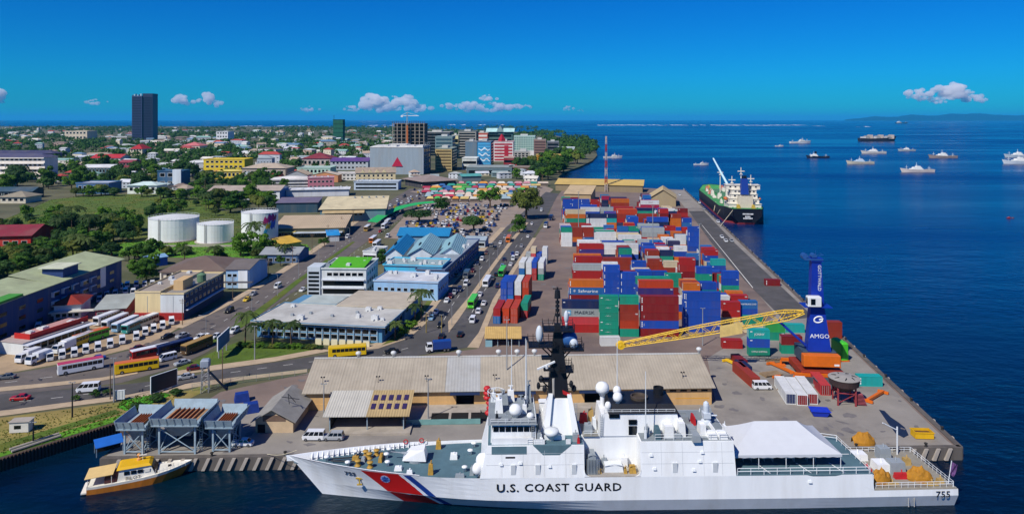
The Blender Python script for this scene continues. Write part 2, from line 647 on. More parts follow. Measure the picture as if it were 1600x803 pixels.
# medians
px_sheet("median", [(701, 520), (716, 500), (742, 462), (772, 418), (806, 372), (826, 348), (822, 348), (800, 372), (766, 417), (734, 462), (700, 503)], 0.13, M_PAVE)
px_sheet("median", [(330, 540), (385, 508), (430, 473), (470, 440), (515, 408), (555, 378), (550, 378), (508, 407), (460, 440), (418, 472), (372, 505), (318, 538)], 0.13, M_GRASSD)
px_sheet("median", [(-40, 609), (60, 600), (160, 590), (215, 580), (215, 584), (160, 595), (60, 606), (-40, 616)], 0.13, M_PAVE)
# grass corner with the hoarding
px_sheet("grass_corner", [(262, 582), (300, 566), (345, 545), (378, 532), (430, 534), (490, 538), (500, 545), (430, 558), (340, 570)], 0.14, M_GRASSD)
px_sheet("pavement", [(248, 590), (262, 582), (340, 570), (430, 558), (500, 545), (520, 548), (430, 565), (340, 578)], 0.125, M_PAVE)
px_sheet("verge", [(596, 540), (640, 508), (668, 470), (676, 470), (650, 508), (622, 532)], 0.15, M_GRASSD)
px_sheet("road_island", [(792, 362), (812, 342), (822, 342), (808, 362)], 0.15, M_GRASSD)
# bank between the wharf road and the creek
px_sheet("creek_bank", [(-60, 660), (20, 650), (120, 637), (200, 627), (295, 610), (330, 598), (330, 606), (262, 640), (210, 660), (190, 656), (0, 714), (-60, 732)], 0.05, M_DIRT)
px_sheet("bank_grass", [(-60, 726), (0, 708), (100, 674), (190, 648), (195, 655), (190, 656), (0, 714), (-60, 732)], 0.08, M_GRASS)
px_sheet("bank_grass", [(-60, 715), (0, 694), (60, 676), (130, 655), (180, 640), (190, 645), (100, 672), (0, 704), (-60, 724)], 0.08, M_GRASSD)
px_sheet("bank_grass", [(182, 636), (195, 622), (250, 613), (268, 617), (235, 632), (196, 642)], 0.1, mat("bank_green", "#3f8a12", 0.97, 0.3, 0.5))
# quay lane and its white line
px_sheet("quay_lane", [(1076, 330), (1100, 330), (1148, 380), (1212, 440), (1272, 496), (1225, 500), (1165, 440), (1112, 380)], 0.1, M_ASPHD)
px_sheet("lane_line", [(1096.6, 352), (1097.2, 352), (1177, 450), (1175.7, 450)], 0.12, M_LINE)
px_sheet("market_lot", [(600, 372), (640, 330), (690, 306), (640, 300), (700, 286), (840, 286), (865, 296), (840, 318), (800, 352), (770, 378), (750, 382), (640, 375)], 0.06, mat("lot_ground", "#8d7f72", 0.95, 0.2, 0.12, dirt="#a08468"))
px_sheet("oily_stain", [(1373, 640), (1382, 642), (1392, 652), (1404, 660), (1414, 668), (1420, 680), (1412, 684), (1400, 678), (1388, 662)], 0.09, mat("wet_patch", "#23262e", 0.35, 0.2, 0.6))
# road markings on the wharf road
for i in range(15):
	t0 = i / 15
	for off in (0.28, 0.72):
		y0 = 515 - t0 * 185
		def edge(v, tt):
			la = [(666, 505), (684, 476), (712, 440), (752, 398), (790, 356), (828, 322)]
			ra = [(748, 520), (770, 468), (797, 425), (832, 372), (855, 335), (873, 303)]
			def at(li):
				for (u0, v0), (u1, v1) in zip(li, li[1:]):
					if v1 <= v <= v0:
						return u0 + (u1 - u0) * (v0 - v) / (v0 - v1)
				return li[0][0] if v > li[0][1] else li[-1][0]
			return at(la) * (1 - tt) + at(ra) * tt
		v0 = 500 - t0 * 170
		v1 = v0 - 5.5 * (v0 - 187) / 310
		a, b = P(edge(v0, off), v0), P(edge(v1, off), v1)
		sheet("lane_dash", [(a.x - .08, a.y), (a.x + .08, a.y), (b.x + .08, b.y), (b.x - .08, b.y)], 0.1, M_LINE, px=False)

# ------------------------------------------------------------------ far hills, surf on the reef, clouds
M_HILL = mat("far_forest", "#15261f", 0.98, 0.25, 0.0012, spec=0.0)
prof = [(1320, 0), (1345, 3), (1368, 6.5), (1385, 5), (1400, 5.5), (1425, 9.5), (1445, 8), (1462, 7.5), (1485, 11.5), (1505, 10.5), (1530, 12), (1560, 9), (1590, 8), (1640, 12), (1700, 9), (1800, 5), (1880, 0)]
hy = 40000.0
rows = []
rng = random.Random(3)
fine = []
for (u0, h0), (u1, h1) in zip(prof, prof[1:]):
	for k in range(6):
		t = k / 6
		fine.append((u0 + (u1 - u0) * t, max(0, h0 + (h1 - h0) * t + rng.uniform(-.5, .5))))
for j, (dy, f) in enumerate(((-2500, 0.0), (-1500, 0.35), (-700, 0.7), (0, 1.0), (1200, 0.7), (2600, 0.0))):
	rows.append([((u - 800) / FPX * (hy + dy), hy + dy, WZ - 3 + (HC + .8 * h / FPX * hy) * f * (0.9 + 0.2 * rng.random() if 0 < f < 1 else 1)) for u, h in fine])
mb = MB()
mb.grid(rows)
mb.build("hills", M_HILL, smooth=False, kind='structure')

M_FOAM = mat("surf_foam", "#e8eef2", 0.9, 0.1, 0.02)
mb = MB()
for u0, u1, v, dens in ((380, 480, 197.3, .7), (560, 640, 196.5, .5), (700, 790, 195.4, .5), (930, 1120, 196.0, .8), (1120, 1255, 196.2, .95), (1268, 1282, 197.5, .6), (1298, 1304, 198, .6), (1328, 1338, 198.6, .7), (1352, 1360, 198.6, .8)):
	u = u0
	while u < u1:
		w = rng.uniform(2, 9)
		if rng.random() < dens:
			vv = v + rng.uniform(-.35, .35)
			a, b = P(u, vv, WZ + .1), P(min(u + w, u1), vv + rng.uniform(-.2, .2), WZ + .1)
			t = rng.uniform(.12, .34) * a.y ** 2 / (72 * FPX)
			mb.add([(a.x, a.y, WZ + .15), ((a.x + b.x) / 2, (a.y + b.y) / 2 - t, WZ + .6), (b.x, b.y, WZ + .15), ((a.x + b.x) / 2, (a.y + b.y) / 2 + t, WZ + 3.5)], [(0, 1, 2, 3)])
		u += w
mb.build("surf_foam", M_FOAM, kind='stuff', label="white surf breaking along the far reef", cat="surf")

# cumulus far over the horizon: heaps of rounded puffs with flat bases
def cloud_material():
	m = bpy.data.materials.new("cloud")
	m.use_nodes = True
	n, l = m.node_tree.nodes, m.node_tree.links
	n.clear()
	out = n.new("ShaderNodeOutputMaterial")
	vol = n.new("ShaderNodeVolumePrincipled")
	vol.inputs['Color'].default_value = (0.995, 0.99, 0.985, 1)
	vol.inputs['Density'].default_value = CLOUD_DENS
	vol.inputs['Anisotropy'].default_value = 0.0
	l.new(vol.outputs[0], out.inputs['Volume'])
	return m


CLOUD_DENS = 0.0030
M_CLOUD = cloud_material()
CY = 60000.0


def cloud(label, blobs, seed):
	"""blobs: (u, v, half width px, half height px)"""
	rg = random.Random(seed)
	u0 = sum(b[0] for b in blobs) / len(blobs)
	base = max(b[1] + b[3] * 0.6 for b in blobs)
	s = CY / FPX
	bm = bmesh.new()
	for (u, v, w, h) in blobs:
		n = max(5, int(w * 1.1))
		for i in range(n):
			x = rg.gauss(0, 0.45) * w
			top = h * max(0.15, 1 - (x / (w * 1.15)) ** 2)
			z = rg.uniform(-0.9, 0.9) * top
			r = rg.uniform(0.32, 0.62) * h * (0.65 + 0.5 * (1 - abs(z) / (top + .1)))
			m4 = Matrix.Translation(((u + x - u0) * s, rg.uniform(-1, 1) * w * s * 0.5, (base - v + z) * s)) @ Matrix.Diagonal((r * s * rg.uniform(1, 1.6), r * s * 1.3, r * s * 0.95, 1))
			bmesh.ops.create_icosphere(bm, subdivisions=2, radius=1, matrix=m4)
	me = bpy.data.meshes.new("cloud")
	bm.to_mesh(me)
	bm.free()
	# weld the heap into one skin and roughen it
	o = mk("cloud", me, None, ((u0 - 800) * s, CY, HC + (187 - base) * s), label=label, cat="cloud", group="cumulus clouds over the horizon")
	rm = o.modifiers.new("skin", 'REMESH')
	rm.mode = 'VOXEL'
	rm.voxel_size = 0.55 * s
	tx = bpy.data.textures.new("billow", 'CLOUDS')
	tx.noise_scale = 3.2 * s
	tx.noise_depth = 3
	dm = o.modifiers.new("billow", 'DISPLACE')
	dm.texture = tx
	dm.strength = 1.6 * s
	dm.mid_level = 0.55
	me.materials.append(M_CLOUD)
	return o


cloud("tall white cumulus heap just left of the cranes on the skyline", [(580, 157, 18, 11), (552, 170, 22, 5), (592, 164, 26, 12), (612, 169, 16, 7)], 1)
cloud("white cumulus heap above the unfinished grey building", [(636, 160, 14, 11), (650, 168, 26, 8), (615, 153, 6, 4)], 2)
cloud("long low white cumulus bank above the office blocks", [(705, 167, 16, 6), (735, 167, 26, 8), (770, 168, 30, 8), (765, 153, 13, 6), (812, 167, 20, 5)], 3)
cloud("small flat wisp of cloud above the tanker berth", [(888, 170, 14, 4), (905, 173, 10, 2)], 4)
cloud("two-headed white cumulus over the hazy far hills", [(1434, 147, 20, 8), (1488, 143, 24, 13), (1514, 150, 22, 9), (1460, 156, 26, 6), (1532, 155, 16, 6)], 5)
cloud("small round cloud just right of the dark tower", [(288, 157, 15, 9)], 6)
cloud("small cloud with a ragged top right of the dark tower", [(326, 153, 11, 10), (338, 162, 10, 6)], 7)
cloud("little cloud low over the left treeline", [(152, 160, 13, 5)], 8)
cloud("cloud edge cut off at the left of the picture", [(-4, 150, 14, 13)], 9)
cloud("thin low wisp of cloud above the far wooded ridge", [(482, 171, 15, 5)], 10)

# thin blue sea air over the whole place
hz = MB()
hz.box(-92000, 92000, -600, 112000, -11, 580)
mh = bpy.data.materials.new("haze_air")
mh.use_nodes = True
nh = mh.node_tree.nodes
nh.clear()
ho = nh.new("ShaderNodeOutputMaterial")
hv = nh.new("ShaderNodeVolumePrincipled")
hv.inputs['Color'].default_value = (0.05, 0.56, 1.0, 1)
hv.inputs['Density'].default_value = 2.3e-5
hv.inputs['Anisotropy'].default_value = 0.0
mh.node_tree.links.new(hv.outputs[0], ho.inputs['Volume'])
hz.build("haze", mh, kind='stuff', label="thin blue haze over the sea and the far hills", cat="haze")

# ------------------------------------------------------------------ white patrol cutter at the quay
M_WHITE = mat("ship_white", "#e9ebea", 0.42, 0.05, 0.5, streak=True, dirt="#b0a898", dirt_amt=0.3, bump=.1, bscale=.7)
M_HULLW = mat("hull_white", "#e6e9ea", 0.38, 0.06, 0.35, streak=True, dirt="#b4ae9e", dirt_amt=0.28, bump=.12, bscale=.5)
M_DECK = mat("deck_grey", "#4d6a74", 0.85, 0.12, 0.5, dirt="#3c5058")
M_DECKG = mat("roof_grey", "#7c8488", 0.8, 0.1, 0.5)
M_GREY = mat("haze_grey", "#8f979b", 0.6, 0.1, 0.8)
M_BLACK = mat("mast_black", "#14161c", 0.55, 0.2, 0.8)
M_GLASSD = mat("dark_glass", "#0c1218", 0.12, 0.1, 1.0, spec=0.6)
M_RED = mat("stripe_red", "#c01616", 0.5, 0.06, 0.4)
M_BLUE = mat("stripe_blue", "#123a8c", 0.5, 0.06, 0.4)
M_RAIL = mat("rail_paint", "#d6dadb", 0.5, 0.05, 1)
M_ORANGE = mat("orange_cover", "#a8741c", 0.8, 0.2, 0.8, bump=0.4, bscale=2.5)
M_WOODY = mat("brass_tan", "#b08a3a", 0.6, 0.25, 2)
M_ROPE = mat("rope", "#cfc4a6", 0.9, 0.2, 3)
M_TXT = mat("lettering_black", "#0d0e10", 0.6, 0.0)
M_REDKIT = mat("red_gear", "#b51d22", 0.6, 0.15, 1)

CUT_Y = 136.5
cut = empty("patrol_ship", (-43.9, CUT_Y, WZ), math.atan2(2.6, 129), label="long white coast guard cutter with a red bow stripe along the quay", cat="ship")
cut.scale = (.985, .985, .985)
LOA = 129.0


def stem_s(h):
	return 7.2 * (1 - max(0, h) / 8.4)


def htop(s):
	return 7.55 - .75 * max(0.0, min(s / 27.0, 1.0)) ** 0.8


def half_b(s, h):
	s0 = stem_s(h)
	f = max(0.0, (s - s0) / (LOA - s0))
	g0 = 7.1 * (1 - (1 - min(f / .46, 1)) ** 1.6) * (1 - 0.07 * max(0, (f - .75) / .25))
	g1 = 8.2 * (1 - (1 - min(f / .29, 1)) ** 2.1) * (1 - 0.05 * max(0, (f - .8) / .2))
	flare = max(0.0, min(h / 8.0, 1.1)) ** 1.9
	kink = min(max(h, 0) / 2.5, 1.0)
	w = min(f / .34, 1.0)
	k = flare * (1 - w) + kink * w
	tum = 0.035 * max(0, h - 2.5) * w
	return g0 + (g1 - g0) * k - tum


stations = [0, .006, .015, .03, .05, .075, .1, .13, .16, .2, .24, .28, .32, .38, .45, .52, .6, .68, .76, .84, .9, .95, .977]
levels = [-1.5, 0, 0.8, 1.6, 2.5, 3.3, 4.3, 5.2, 6.1, None]
STERN_S = 112.6


def hull_rows(sign):
	rows = []
	for lv in levels:
		row = []
		for f in stations:
			s = stem_s(lv if lv is not None else 8.5)
			s = s + f * (LOA - s)
			h = lv
			top = 6.75 if s > 27 else htop(s)
			if s > STERN_S:
				top = 3.7
			if h is None or h > top:
				h = top
			row.append((s, sign * half_b(s, max(h, 0) if lv is None or lv >= 0 else 0) * (1 if (lv or 0) >= 0 else .92), h))
		rows.append(row)
	return rows


stations = sorted(set(stations + [(STERN_S - .05) / LOA, (STERN_S + .05) / LOA, 27 / LOA, 38.5 / LOA, 1.0]))
mb = MB()
rn = hull_rows(-1)
rf = hull_rows(1)
mb.grid([r[::-1] for r in rn])
mb.grid(rf)
mb.add([r[-1] for r in rn] + [r[-1] for r in rf][::-1], [tuple(range(2 * len(rn)))])
hull = mb.build("hull", M_HULLW, cut)
# racing stripe and identification laid on the shell plating
def shell_band(name, st0, st1, sb0, sb1, m, h0=0.05, h1=6.72, parent=hull):
	rows = []
	for j in range(9):
		t = j / 8
		h = h0 + (min(h1, htop((st0 + st1) / 2) - .08) - h0) * t
		a = sb0 + (st0 - sb0) * t
		b = sb1 + (st1 - sb1) * t
		rows.append([(a + (b - a) * i / 6, -half_b(a + (b - a) * i / 6, h) - .035, h) for i in range(7)])
	q = MB()
	q.grid(rows)
	return q.build(name, m, parent)


shell_band("red_stripe", 15.6, 23.0, 23.6, 30.6, M_RED, h1=7.4)
shell_band("white_stripe", 23.0, 23.9, 30.6, 31.5, mat("stripe_white", "#dfe6ee", .5, .02), h1=7.1)
shell_band("blue_stripe", 23.9, 25.4, 31.5, 33.0, M_BLUE, h1=7.05)
em = MB()
em.lathe([(0.95, 0), (0.95, .03)], 20)
emblem = em.build("emblem", mat("emblem_pale", "#9fb4d8", .5, .05), hull)
emblem.location = (20.4, -half_b(20.4, 5.4) - .06, 5.4)
emblem.rotation_euler = (R(90 + 26), 0, R(-14))
em = MB()
em.lathe([(0.62, 0), (0.62, .03)], 18)
for a in range(8):
	em.tube((0, 0, .02), (0.9 * math.cos(a * .785), .9 * math.sin(a * .785), .02), .07, 4)
e2 = em.build("emblem_wheel", mat("emblem_blue", "#2d4f9a", .5, .05), emblem, loc=(0, 0, .02))
tilt = math.atan2(half_b(52, 4.2) - half_b(52, 6.2), 2.0)
text("hull_lettering", "U.S. COAST GUARD", 2.0, M_TXT, hull, (53.2, -half_b(53, 5.0) - .06, 4.9), (R(90) - tilt, 0, 0), sx=1.2, bold=.035, space=1.12)
text("stern_number", "755", 1.7, M_TXT, hull, (126.0, -half_b(126, 2.95) - .12, 2.75), (R(92), 0, R(1)), sx=1.15)
_s, _h = 13.4, 5.6
_t = math.atan2(half_b(_s, 6.3) - half_b(_s, 4.9), 1.4)
_y = math.atan2(half_b(_s + 1.5, _h) - half_b(_s - 1.5, _h), 3.0)
text("bow_number", "755", 1.35, mat("bow_number_grey", "#33435a", .6, .05), hull, (_s, -half_b(_s, _h) - .1, _h), (R(90) + _t, 0, -_y), sx=1.2, bold=.03)
ac = MB()
ac.box(-.9, .9, -.3, .1, 0.2, .6)
ac.tube((0, -.2, .5), (0, -.2, -1.6), .16)
ac.box(-.6, .6, -.35, 0, -1.7, -1.3)
ac.build("anchor", mat("anchor_yellow", "#b8973a", .6, .3), hull, loc=(15.2, -half_b(15.2, 4.4) - .12, 4.5)).scale = (.8, .6, .62)

# decks
def deck_poly(s0, s1, h, inset=.1, n=14):
	a = [s0 + (s1 - s0) * i / n for i in range(n + 1)]
	return [(s, -max(.02, half_b(s, h) - inset)) for s in a] + [(s, max(.02, half_b(s, h) - inset)) for s in a[::-1]]


mb = MB()
for (a, b, h) in ((1.6, 38.4, 6.25),):
	mb.prism(deck_poly(a, b, h - .2, .25), h - .2, h)
fd = mb.build("foredeck", M_DECK, cut)
mb = MB()
mb.prism(deck_poly(86.5, STERN_S + .2, 6.6, .02, 8), 6.5, 6.78)
flight = mb.build("flight_deck", M_DECK, cut)
mb = MB()
mb.prism(deck_poly(STERN_S, 128.9, 3.6, .05, 8), 3.3, 3.72)
stern = mb.build("stern_deck", mat("stern_deck_grey", "#8a8578", .85, .15, .8), cut)
mb = MB()
mb.prism([(STERN_S, -7.9), (STERN_S + .15, -7.9), (STERN_S + .15, 7.9), (STERN_S, 7.9)], 3.7, 6.6)
mb.build("stern_bulkhead", M_WHITE, cut)
# bulwark round the bow with stanchion frames inside
mb = MB()
for sg in (-1, 1):
	ss = [0.1 + 26.9 * i / 30 for i in range(31)]
	o = [(s, sg * max(.05, half_b(s, htop(s)) + .02), htop(s) + .12) for s in ss]
	i_ = [(s + .12, sg * max(.02, half_b(s, htop(s)) - .22), htop(s) + .12) for s in ss]
	lo = [(s + .12, sg * max(.02, half_b(s, 6.6) - .22), 6.5) for s in ss]
	mb.grid([o, i_] if sg > 0 else [i_, o])
	mb.grid([i_, lo] if sg > 0 else [lo, i_])
bul = mb.build("bulwark", M_WHITE, cut)
for sg in (-1, 1):
	for i in range(26):
		s = 2.0 + i * .97
		b, bl_ = half_b(s, htop(s)), half_b(s, 6.6)
		if bl_ < .9:
			continue
		q = MB()
		q.hexa([(s, sg * (bl_ - .25), 6.25), (s + .1, sg * (bl_ - .25), 6.25), (s + .1, sg * (bl_ - .85), 6.25), (s, sg * (bl_ - .85), 6.25),
				(s, sg * (b - .25), htop(s) + .1), (s + .1, sg * (b - .25), htop(s) + .1), (s + .1, sg * (b - .36), htop(s) + .1), (s, sg * (b - .36), htop(s) + .1)])
		q.build("bulwark_rib", M_WHITE, bul)
# life rings on the far bulwark
lr = bpy.data.meshes.new("life_ring")
_b = bmesh.new()
ring = []
for i in range(16):
	for j in range(6):
		a, c = i * math.pi / 8, j * math.pi / 3
		ring.append(_b.verts.new(((.42 + .1 * math.cos(c)) * math.cos(a), .1 * math.sin(c), (.42 + .1 * math.cos(c)) * math.sin(a))))
for i in range(16):
	for j in range(6):
		_b.faces.new((ring[i * 6 + j], ring[((i + 1) % 16) * 6 + j], ring[((i + 1) % 16) * 6 + (j + 1) % 6], ring[i * 6 + (j + 1) % 6]))
_b.to_mesh(lr)
_b.free()
lr.materials.append(M_REDKIT)
for s in (22.8, 26.0):
	mk("life_ring", lr, cut, (s, half_b(s, 7.2) - .5, 7.3))
# capstans, windlass gear, vents on the foredeck
cap = MB()
cap.lathe([(0.7, 0), (0.5, .12), (0.38, .45), (0.42, .8), (.62, .95), (.6, 1.1), (.1, 1.15)], 12)
capm = cap.mesh("capstan", M_WOODY, True)
for s, t in ((14.5, -1.7), (16.2, 1.2), (17.4, 2.6), (17.0, -2.4), (15.3, 2.2)):
	mk("capstan", capm, cut, (s, t, 6.25))
mb = MB()
mb.path([(9, .3, 6.7), (12.5, .6, 6.75), (15, 1.2, 7.0)], .14)
mb.path([(9, -.5, 6.7), (12.5, -.9, 6.75), (15, -1.7, 7.0)], .14)
mb.build("anchor_chain", M_BLACK, cut)
ven = MB()
ven.lathe([(.3, 0), (.3, .7), (.55, .8), (.55, 1.0), (.2, 1.15)], 10)
venm = ven.mesh("deck_vent", M_WHITE, True)
for s, t in ((8.0, .2), (13.2, 2.5), (12.6, -2.0), (19.8, 3.4), (20.3, -2.0), (19.6, 1.2), (36.2, 2.4), (35.4, -4.4), (36.8, 5.6)):
	mk("deck_vent", venm, cut, (s, t, 6.25))
for s, t, m, sz in ((13.6, .6, M_WOODY, (1.4, .9, .8)), (15.2, .2, M_GREY, (.9, 1.6, .7)), (18.6, .6, M_WOODY, (.8, 2.6, .9)), (29.6, 5.2, M_WOODY, (1.1, 1.0, 1.6)), (29.0, -5.2, M_WOODY, (1.0, 1.0, 1.9)),
					(22.6, -3.4, M_WHITE, (1.5, 1.2, .6)), (33.0, 1.0, M_WHITE, (1.5, 1.5, .9)), (25.0, -5.4, M_WHITE, (1.2, .5, .9)), (36.8, -5.6, M_GREY, (.8, .9, 1.3)), (34.6, -6.6, M_GREY, (1.8, .6, .7))):
	q = MB()
	q.taper(-sz[0] / 2, sz[0] / 2, -sz[1] / 2, sz[1] / 2, 0, sz[2], .12, .12, .12, .12)
	q.tube((0, 0, sz[2] * .8), (0.1, .1, sz[2] * 1.35), .13)
	q.build("deck_locker", m, cut, loc=(s, t, 6.25))
# gun turret: faceted shield on a ring, barrel pointing forward
gun = MB()
gun.lathe([(1.7, 0), (1.7, .5)], 20)
gun.build("turret_ring", M_GREY, cut, loc=(25.6, .4, 6.25))
gun = MB()
gun.hexa([(-2.6, -1.3, .45), (2.1, -1.75, .45), (2.1, 1.75, .45), (-2.6, 1.3, .45), (-1.1, -.85, 2.3), (1.7, -1.35, 2.55), (1.7, 1.35, 2.55), (-1.1, .85, 2.3)])
gt = gun.build("turret", M_WHITE, cut, loc=(25.6, .4, 6.25))
gun = MB()
gun.tube((-2.0, 0, 1.35), (-5.0, 0, 1.7), .14, 8, .1)
gun.tube((-1.6, 0, 1.32), (-2.9, 0, 1.46), .3, 8, .22)
gun.build("gun_barrel", M_GREY, gt)

# superstructure: flush sides leaning slightly inwards
def house(name, s0, s1, h0, h1, b0, b1, m=M_WHITE, df=0, da=0, parent=cut, t0=None, t1=None):
	q = MB()
	q.hexa([(s0, -b0, h0), (s1, -b0, h0), (s1, b0, h0), (s0, b0, h0), (s0 + df, -b1, h1), (s1 - da, -b1, h1), (s1 - da, b1, h1), (s0 + df, b1, h1)])
	return q.build(name, m, parent)


def side_b(h):
	return half_b(60, 6.7) - (h - 6.75) * 0.14


house("forward_deckhouse", 38.4, 58.0, 6.7, 12.4, side_b(6.75), side_b(12.4), df=1.4)
house("deckhouse_roof", 39.9, 57.9, 12.38, 12.5, side_b(12.4) - .25, side_b(12.4) - .35, M_DECK)
house("midship_deckhouse", 58.0, 68.6, 6.7, 12.4, 3.6, 3.4)
house("boat_deck", 57.9, 68.7, 6.5, 6.85, side_b(6.75) - .05, side_b(6.75) - .1, mat("boat_deck_grey", "#9a958c", .8, .15, 1))
# rounded lower corners of the boat bay opening
for s_, d_ in ((58.0, 1), (68.6, -1)):
	for sg in (-1, 1):
		q = MB()
		pts = [(s_, 6.8)] + [(s_ + d_ * 1.2 * (1 - math.sin(a * math.pi / 12)), 6.8 + 1.2 * (1 - math.cos(a * math.pi / 12))) for a in range(0, 7)]
		q.yprism(pts, sg * (side_b(7) - .2), sg * side_b(7))
		q.build("bay_corner", M_WHITE, cut)
hangar = house("hangar", 68.6, 86.6, 6.7, 12.9, side_b(6.75), side_b(12.9), da=.3)
house("hangar_roof", 68.9, 86.1, 12.88, 13.0, side_b(12.9) - .2, side_b(12.9) - .3, M_DECKG)
q = MB()
for k in range(8):
	q.box(86.62, 86.66, -5.6, 5.6, 6.9 + k * .62, 7.42 + k * .62)
q.build("hangar_shutter", M_GREY, hangar)
# plate seams, doors and scuttles on the flush side
seam = mat("seam_grey", "#b4b8ba", .6, .1)  # even grey for the thin strips that mark the plate seams
for s_ in (42.5, 46.5, 50.5, 54.5, 72.5, 76.5, 80.5, 84.0):
	q = MB()
	h1_ = 12.2 if s_ < 60 else 12.7
	q.hexa([(s_, -side_b(6.9) - .015, 6.9), (s_ + .05, -side_b(6.9) - .015, 6.9), (s_ + .05, -side_b(6.9) + .1, 6.9), (s_, -side_b(6.9) + .1, 6.9), (s_, -side_b(h1_) - .015, h1_), (s_ + .05, -side_b(h1_) - .015, h1_), (s_ + .05, -side_b(h1_) + .1, h1_), (s_, -side_b(h1_) + .1, h1_)])
	q.build("plate_seam", seam, cut)
for h_ in (9.0, 11.0):
	for a_, b_ in ((39.6, 57.8), (68.8, 86.2)):
		q = MB()
		q.box(a_, b_, -side_b(h_) - .015, -side_b(h_) + .1, h_, h_ + .05)
		q.build("plate_seam", seam, cut)
for s_, h_ in ((44.2, 7.3), (48.8, 7.3), (55.6, 7.3), (74.6, 7.4), (82.2, 7.4)):
	q = MB()
	q.box(s_, s_ + .9, -side_b(h_) - .02, -side_b(h_) + .3, h_, h_ + 1.8)
	q.build("side_door", mat("door_grey", "#c3c8ca", .5, .08), cut)
# fittings on the flush side: louvre, lamps
for s, h in ((70.6, 10.6), (80.3, 11.0), (71.2, 8.2), (79.8, 9.4), (78.6, 7.9), (46.0, 9.4), (51.5, 8.8), (42.4, 9.2), (100.5, 5.6)):
	q = MB()
	yb = -(side_b(h) if h > 6.7 else half_b(s, h))
	q.taper(s - .32, s + .32, yb - .3, yb + .25, h - .2, h + .2, .06, .06, .18, 0)
	q.build("side_vent", M_RAIL, cut)
q = MB()
q.box(43.2, 45.0, -side_b(10.4) - .05, -side_b(10.4) + .4, 10.2, 10.5)
q.build("side_grille", M_BLACK, cut)
q = MB()
q.hexa([(40.6, -side_b(10.9) - .02, 10.9), (47.2, -side_b(10.9) - .02, 10.9), (47.2, -5.5, 10.9), (40.6, -5.5, 10.9), (40.6, -side_b(12.3) - .02, 12.3), (47.2, -side_b(12.3) - .02, 12.3), (47.2, -5.5, 12.3), (40.6, -5.5, 12.3)])
q.build("wing_recess", M_DECK, cut)
# V-shaped deck cut with its dish
q = MB()
q.hexa([(50.6, -side_b(10.6) - .02, 10.4), (53.0, -side_b(10.6) - .02, 10.4), (53.0, -4, 10.4), (50.6, -4, 10.4),
		(48.4, -side_b(12.4) - .03, 12.42), (55.6, -side_b(12.4) - .03, 12.42), (55.6, -4, 12.52), (48.4, -4, 12.52)])
q.build("recess_deck", M_DECK, cut)
q = MB()
q.lathe([(.5, 0), (.4, .7), (1.2, 1.2), (1.5, 1.7), (1.3, 2.2), (.3, 2.3)], 14)
q.build("weapon_mount", M_RAIL, cut, smooth=True, loc=(52.0, -5.3, 12.4))
q = MB()
for a, b in (((48.5, -7.0), (50.6, -5.2)), ((50.6, -5.2), (54.6, -4.4)), ((55.5, -7.0), (54.6, -4.6))):
	q.box(min(a[0], b[0]), max(a[0], b[0]), min(a[1], b[1]), min(a[1], b[1]) + .12, 12.5, 13.4)
q.build("splinter_screen", M_WHITE, cut)

# bridge
bridge = house("bridge", 40.4, 49.0, 12.5, 15.9, 6.1, 5.9, df=.5)
q = MB()
q.hexa([(39.9, -6.4, 15.9), (49.3, -6.4, 15.9), (49.3, 6.4, 15.9), (39.9, 6.4, 15.9), (40.2, -6.2, 16.15), (49.2, -6.2, 16.15), (49.2, 6.2, 16.15), (40.2, 6.2, 16.15)])
q.build("bridge_roof", M_DECKG, cut)
for i in range(7):
	q = MB()
	q.box(0, 1.0, -.05, .02, 0, .95)
	q.build("window", M_GLASSD, bridge, loc=(40.9 + i * 1.16, -6.03, 14.55))
for i in range(9):
	q = MB()
	q.box(-.05, .02, 0, 1.1, 0, .95)
	q.build("window", M_GLASSD, bridge, loc=(40.72, -5.6 + i * 1.25, 14.55))
for y_ in (-6.9, 6.75):
	q = MB()
	q.box(40.6, 48.4, y_, y_ + .15, 12.5, 13.7)
	q.build("bridge_wing_screen", M_WHITE, cut)
# on the bridge roof
dome = MB()
dome.lathe([(.5, 0), (.6, .5), (1.1, .75), (1.28, 1.3), (1.15, 1.9), (.75, 2.35), (.2, 2.52)], 16)
domem = dome.mesh("radome", M_WHITE, True)
mk("radome", domem, cut, (45.2, -3.4, 16.15))
o = mk("radome", domem, cut, (48.0, -4.4, 16.15))
o.scale = (.55, .55, .5)
o = mk("radome", domem, cut, (38.9, -5.4, 7.4))
o.scale = (1.05, 1.05, 1.1)
o = mk("radome", domem, cut, (38.0, -6.9, 6.6))
o.scale = (.85, .85, 1.0)
for s, t, sz, m in ((42.0, -.5, (1.6, 2.2, 2.4), M_WHITE), (42.8, 2.8, (2.2, 1.6, 2.0), M_GREY), (46.4, 1.6, (1.8, 2.4, 1.4), M_GREY), (48.0, 4.0, (1.2, 1.2, 3.4), M_GREY), (44.4, 4.6, (1.6, 1.2, 2.2), M_WHITE), (40.9, 4.6, (1.2, 1.4, 1.6), M_RAIL)):
	q = MB()
	q.taper(-sz[0] / 2, sz[0] / 2, -sz[1] / 2, sz[1] / 2, 0, sz[2], .2, .2, .2, .2)
	q.tube((0, 0, sz[2]), (0, 0, sz[2] + .9), .16)
	q.box(-.5, .5, -.08, .08, sz[2] + .8, sz[2] + .95)
	q.build("sensor_housing", m, cut, loc=(s, t, 16.15))
q = MB()
for i in range(14):
	a = i * 2 * math.pi / 14
	b = (i + 1) * 2 * math.pi / 14
	q.tube((1.7 * math.cos(a), 1.7 * math.sin(a), 0), (1.7 * math.cos(b), 1.7 * math.sin(b), 0), .06, 4)
	q.tube((1.7 * math.cos(a), 1.7 * math.sin(a), -.8), (1.7 * math.cos(a), 1.7 * math.sin(a), 0), .05, 4)
q.build("lookout_rail", M_RAIL, cut, loc=(41.4, 3.6, 18.6))
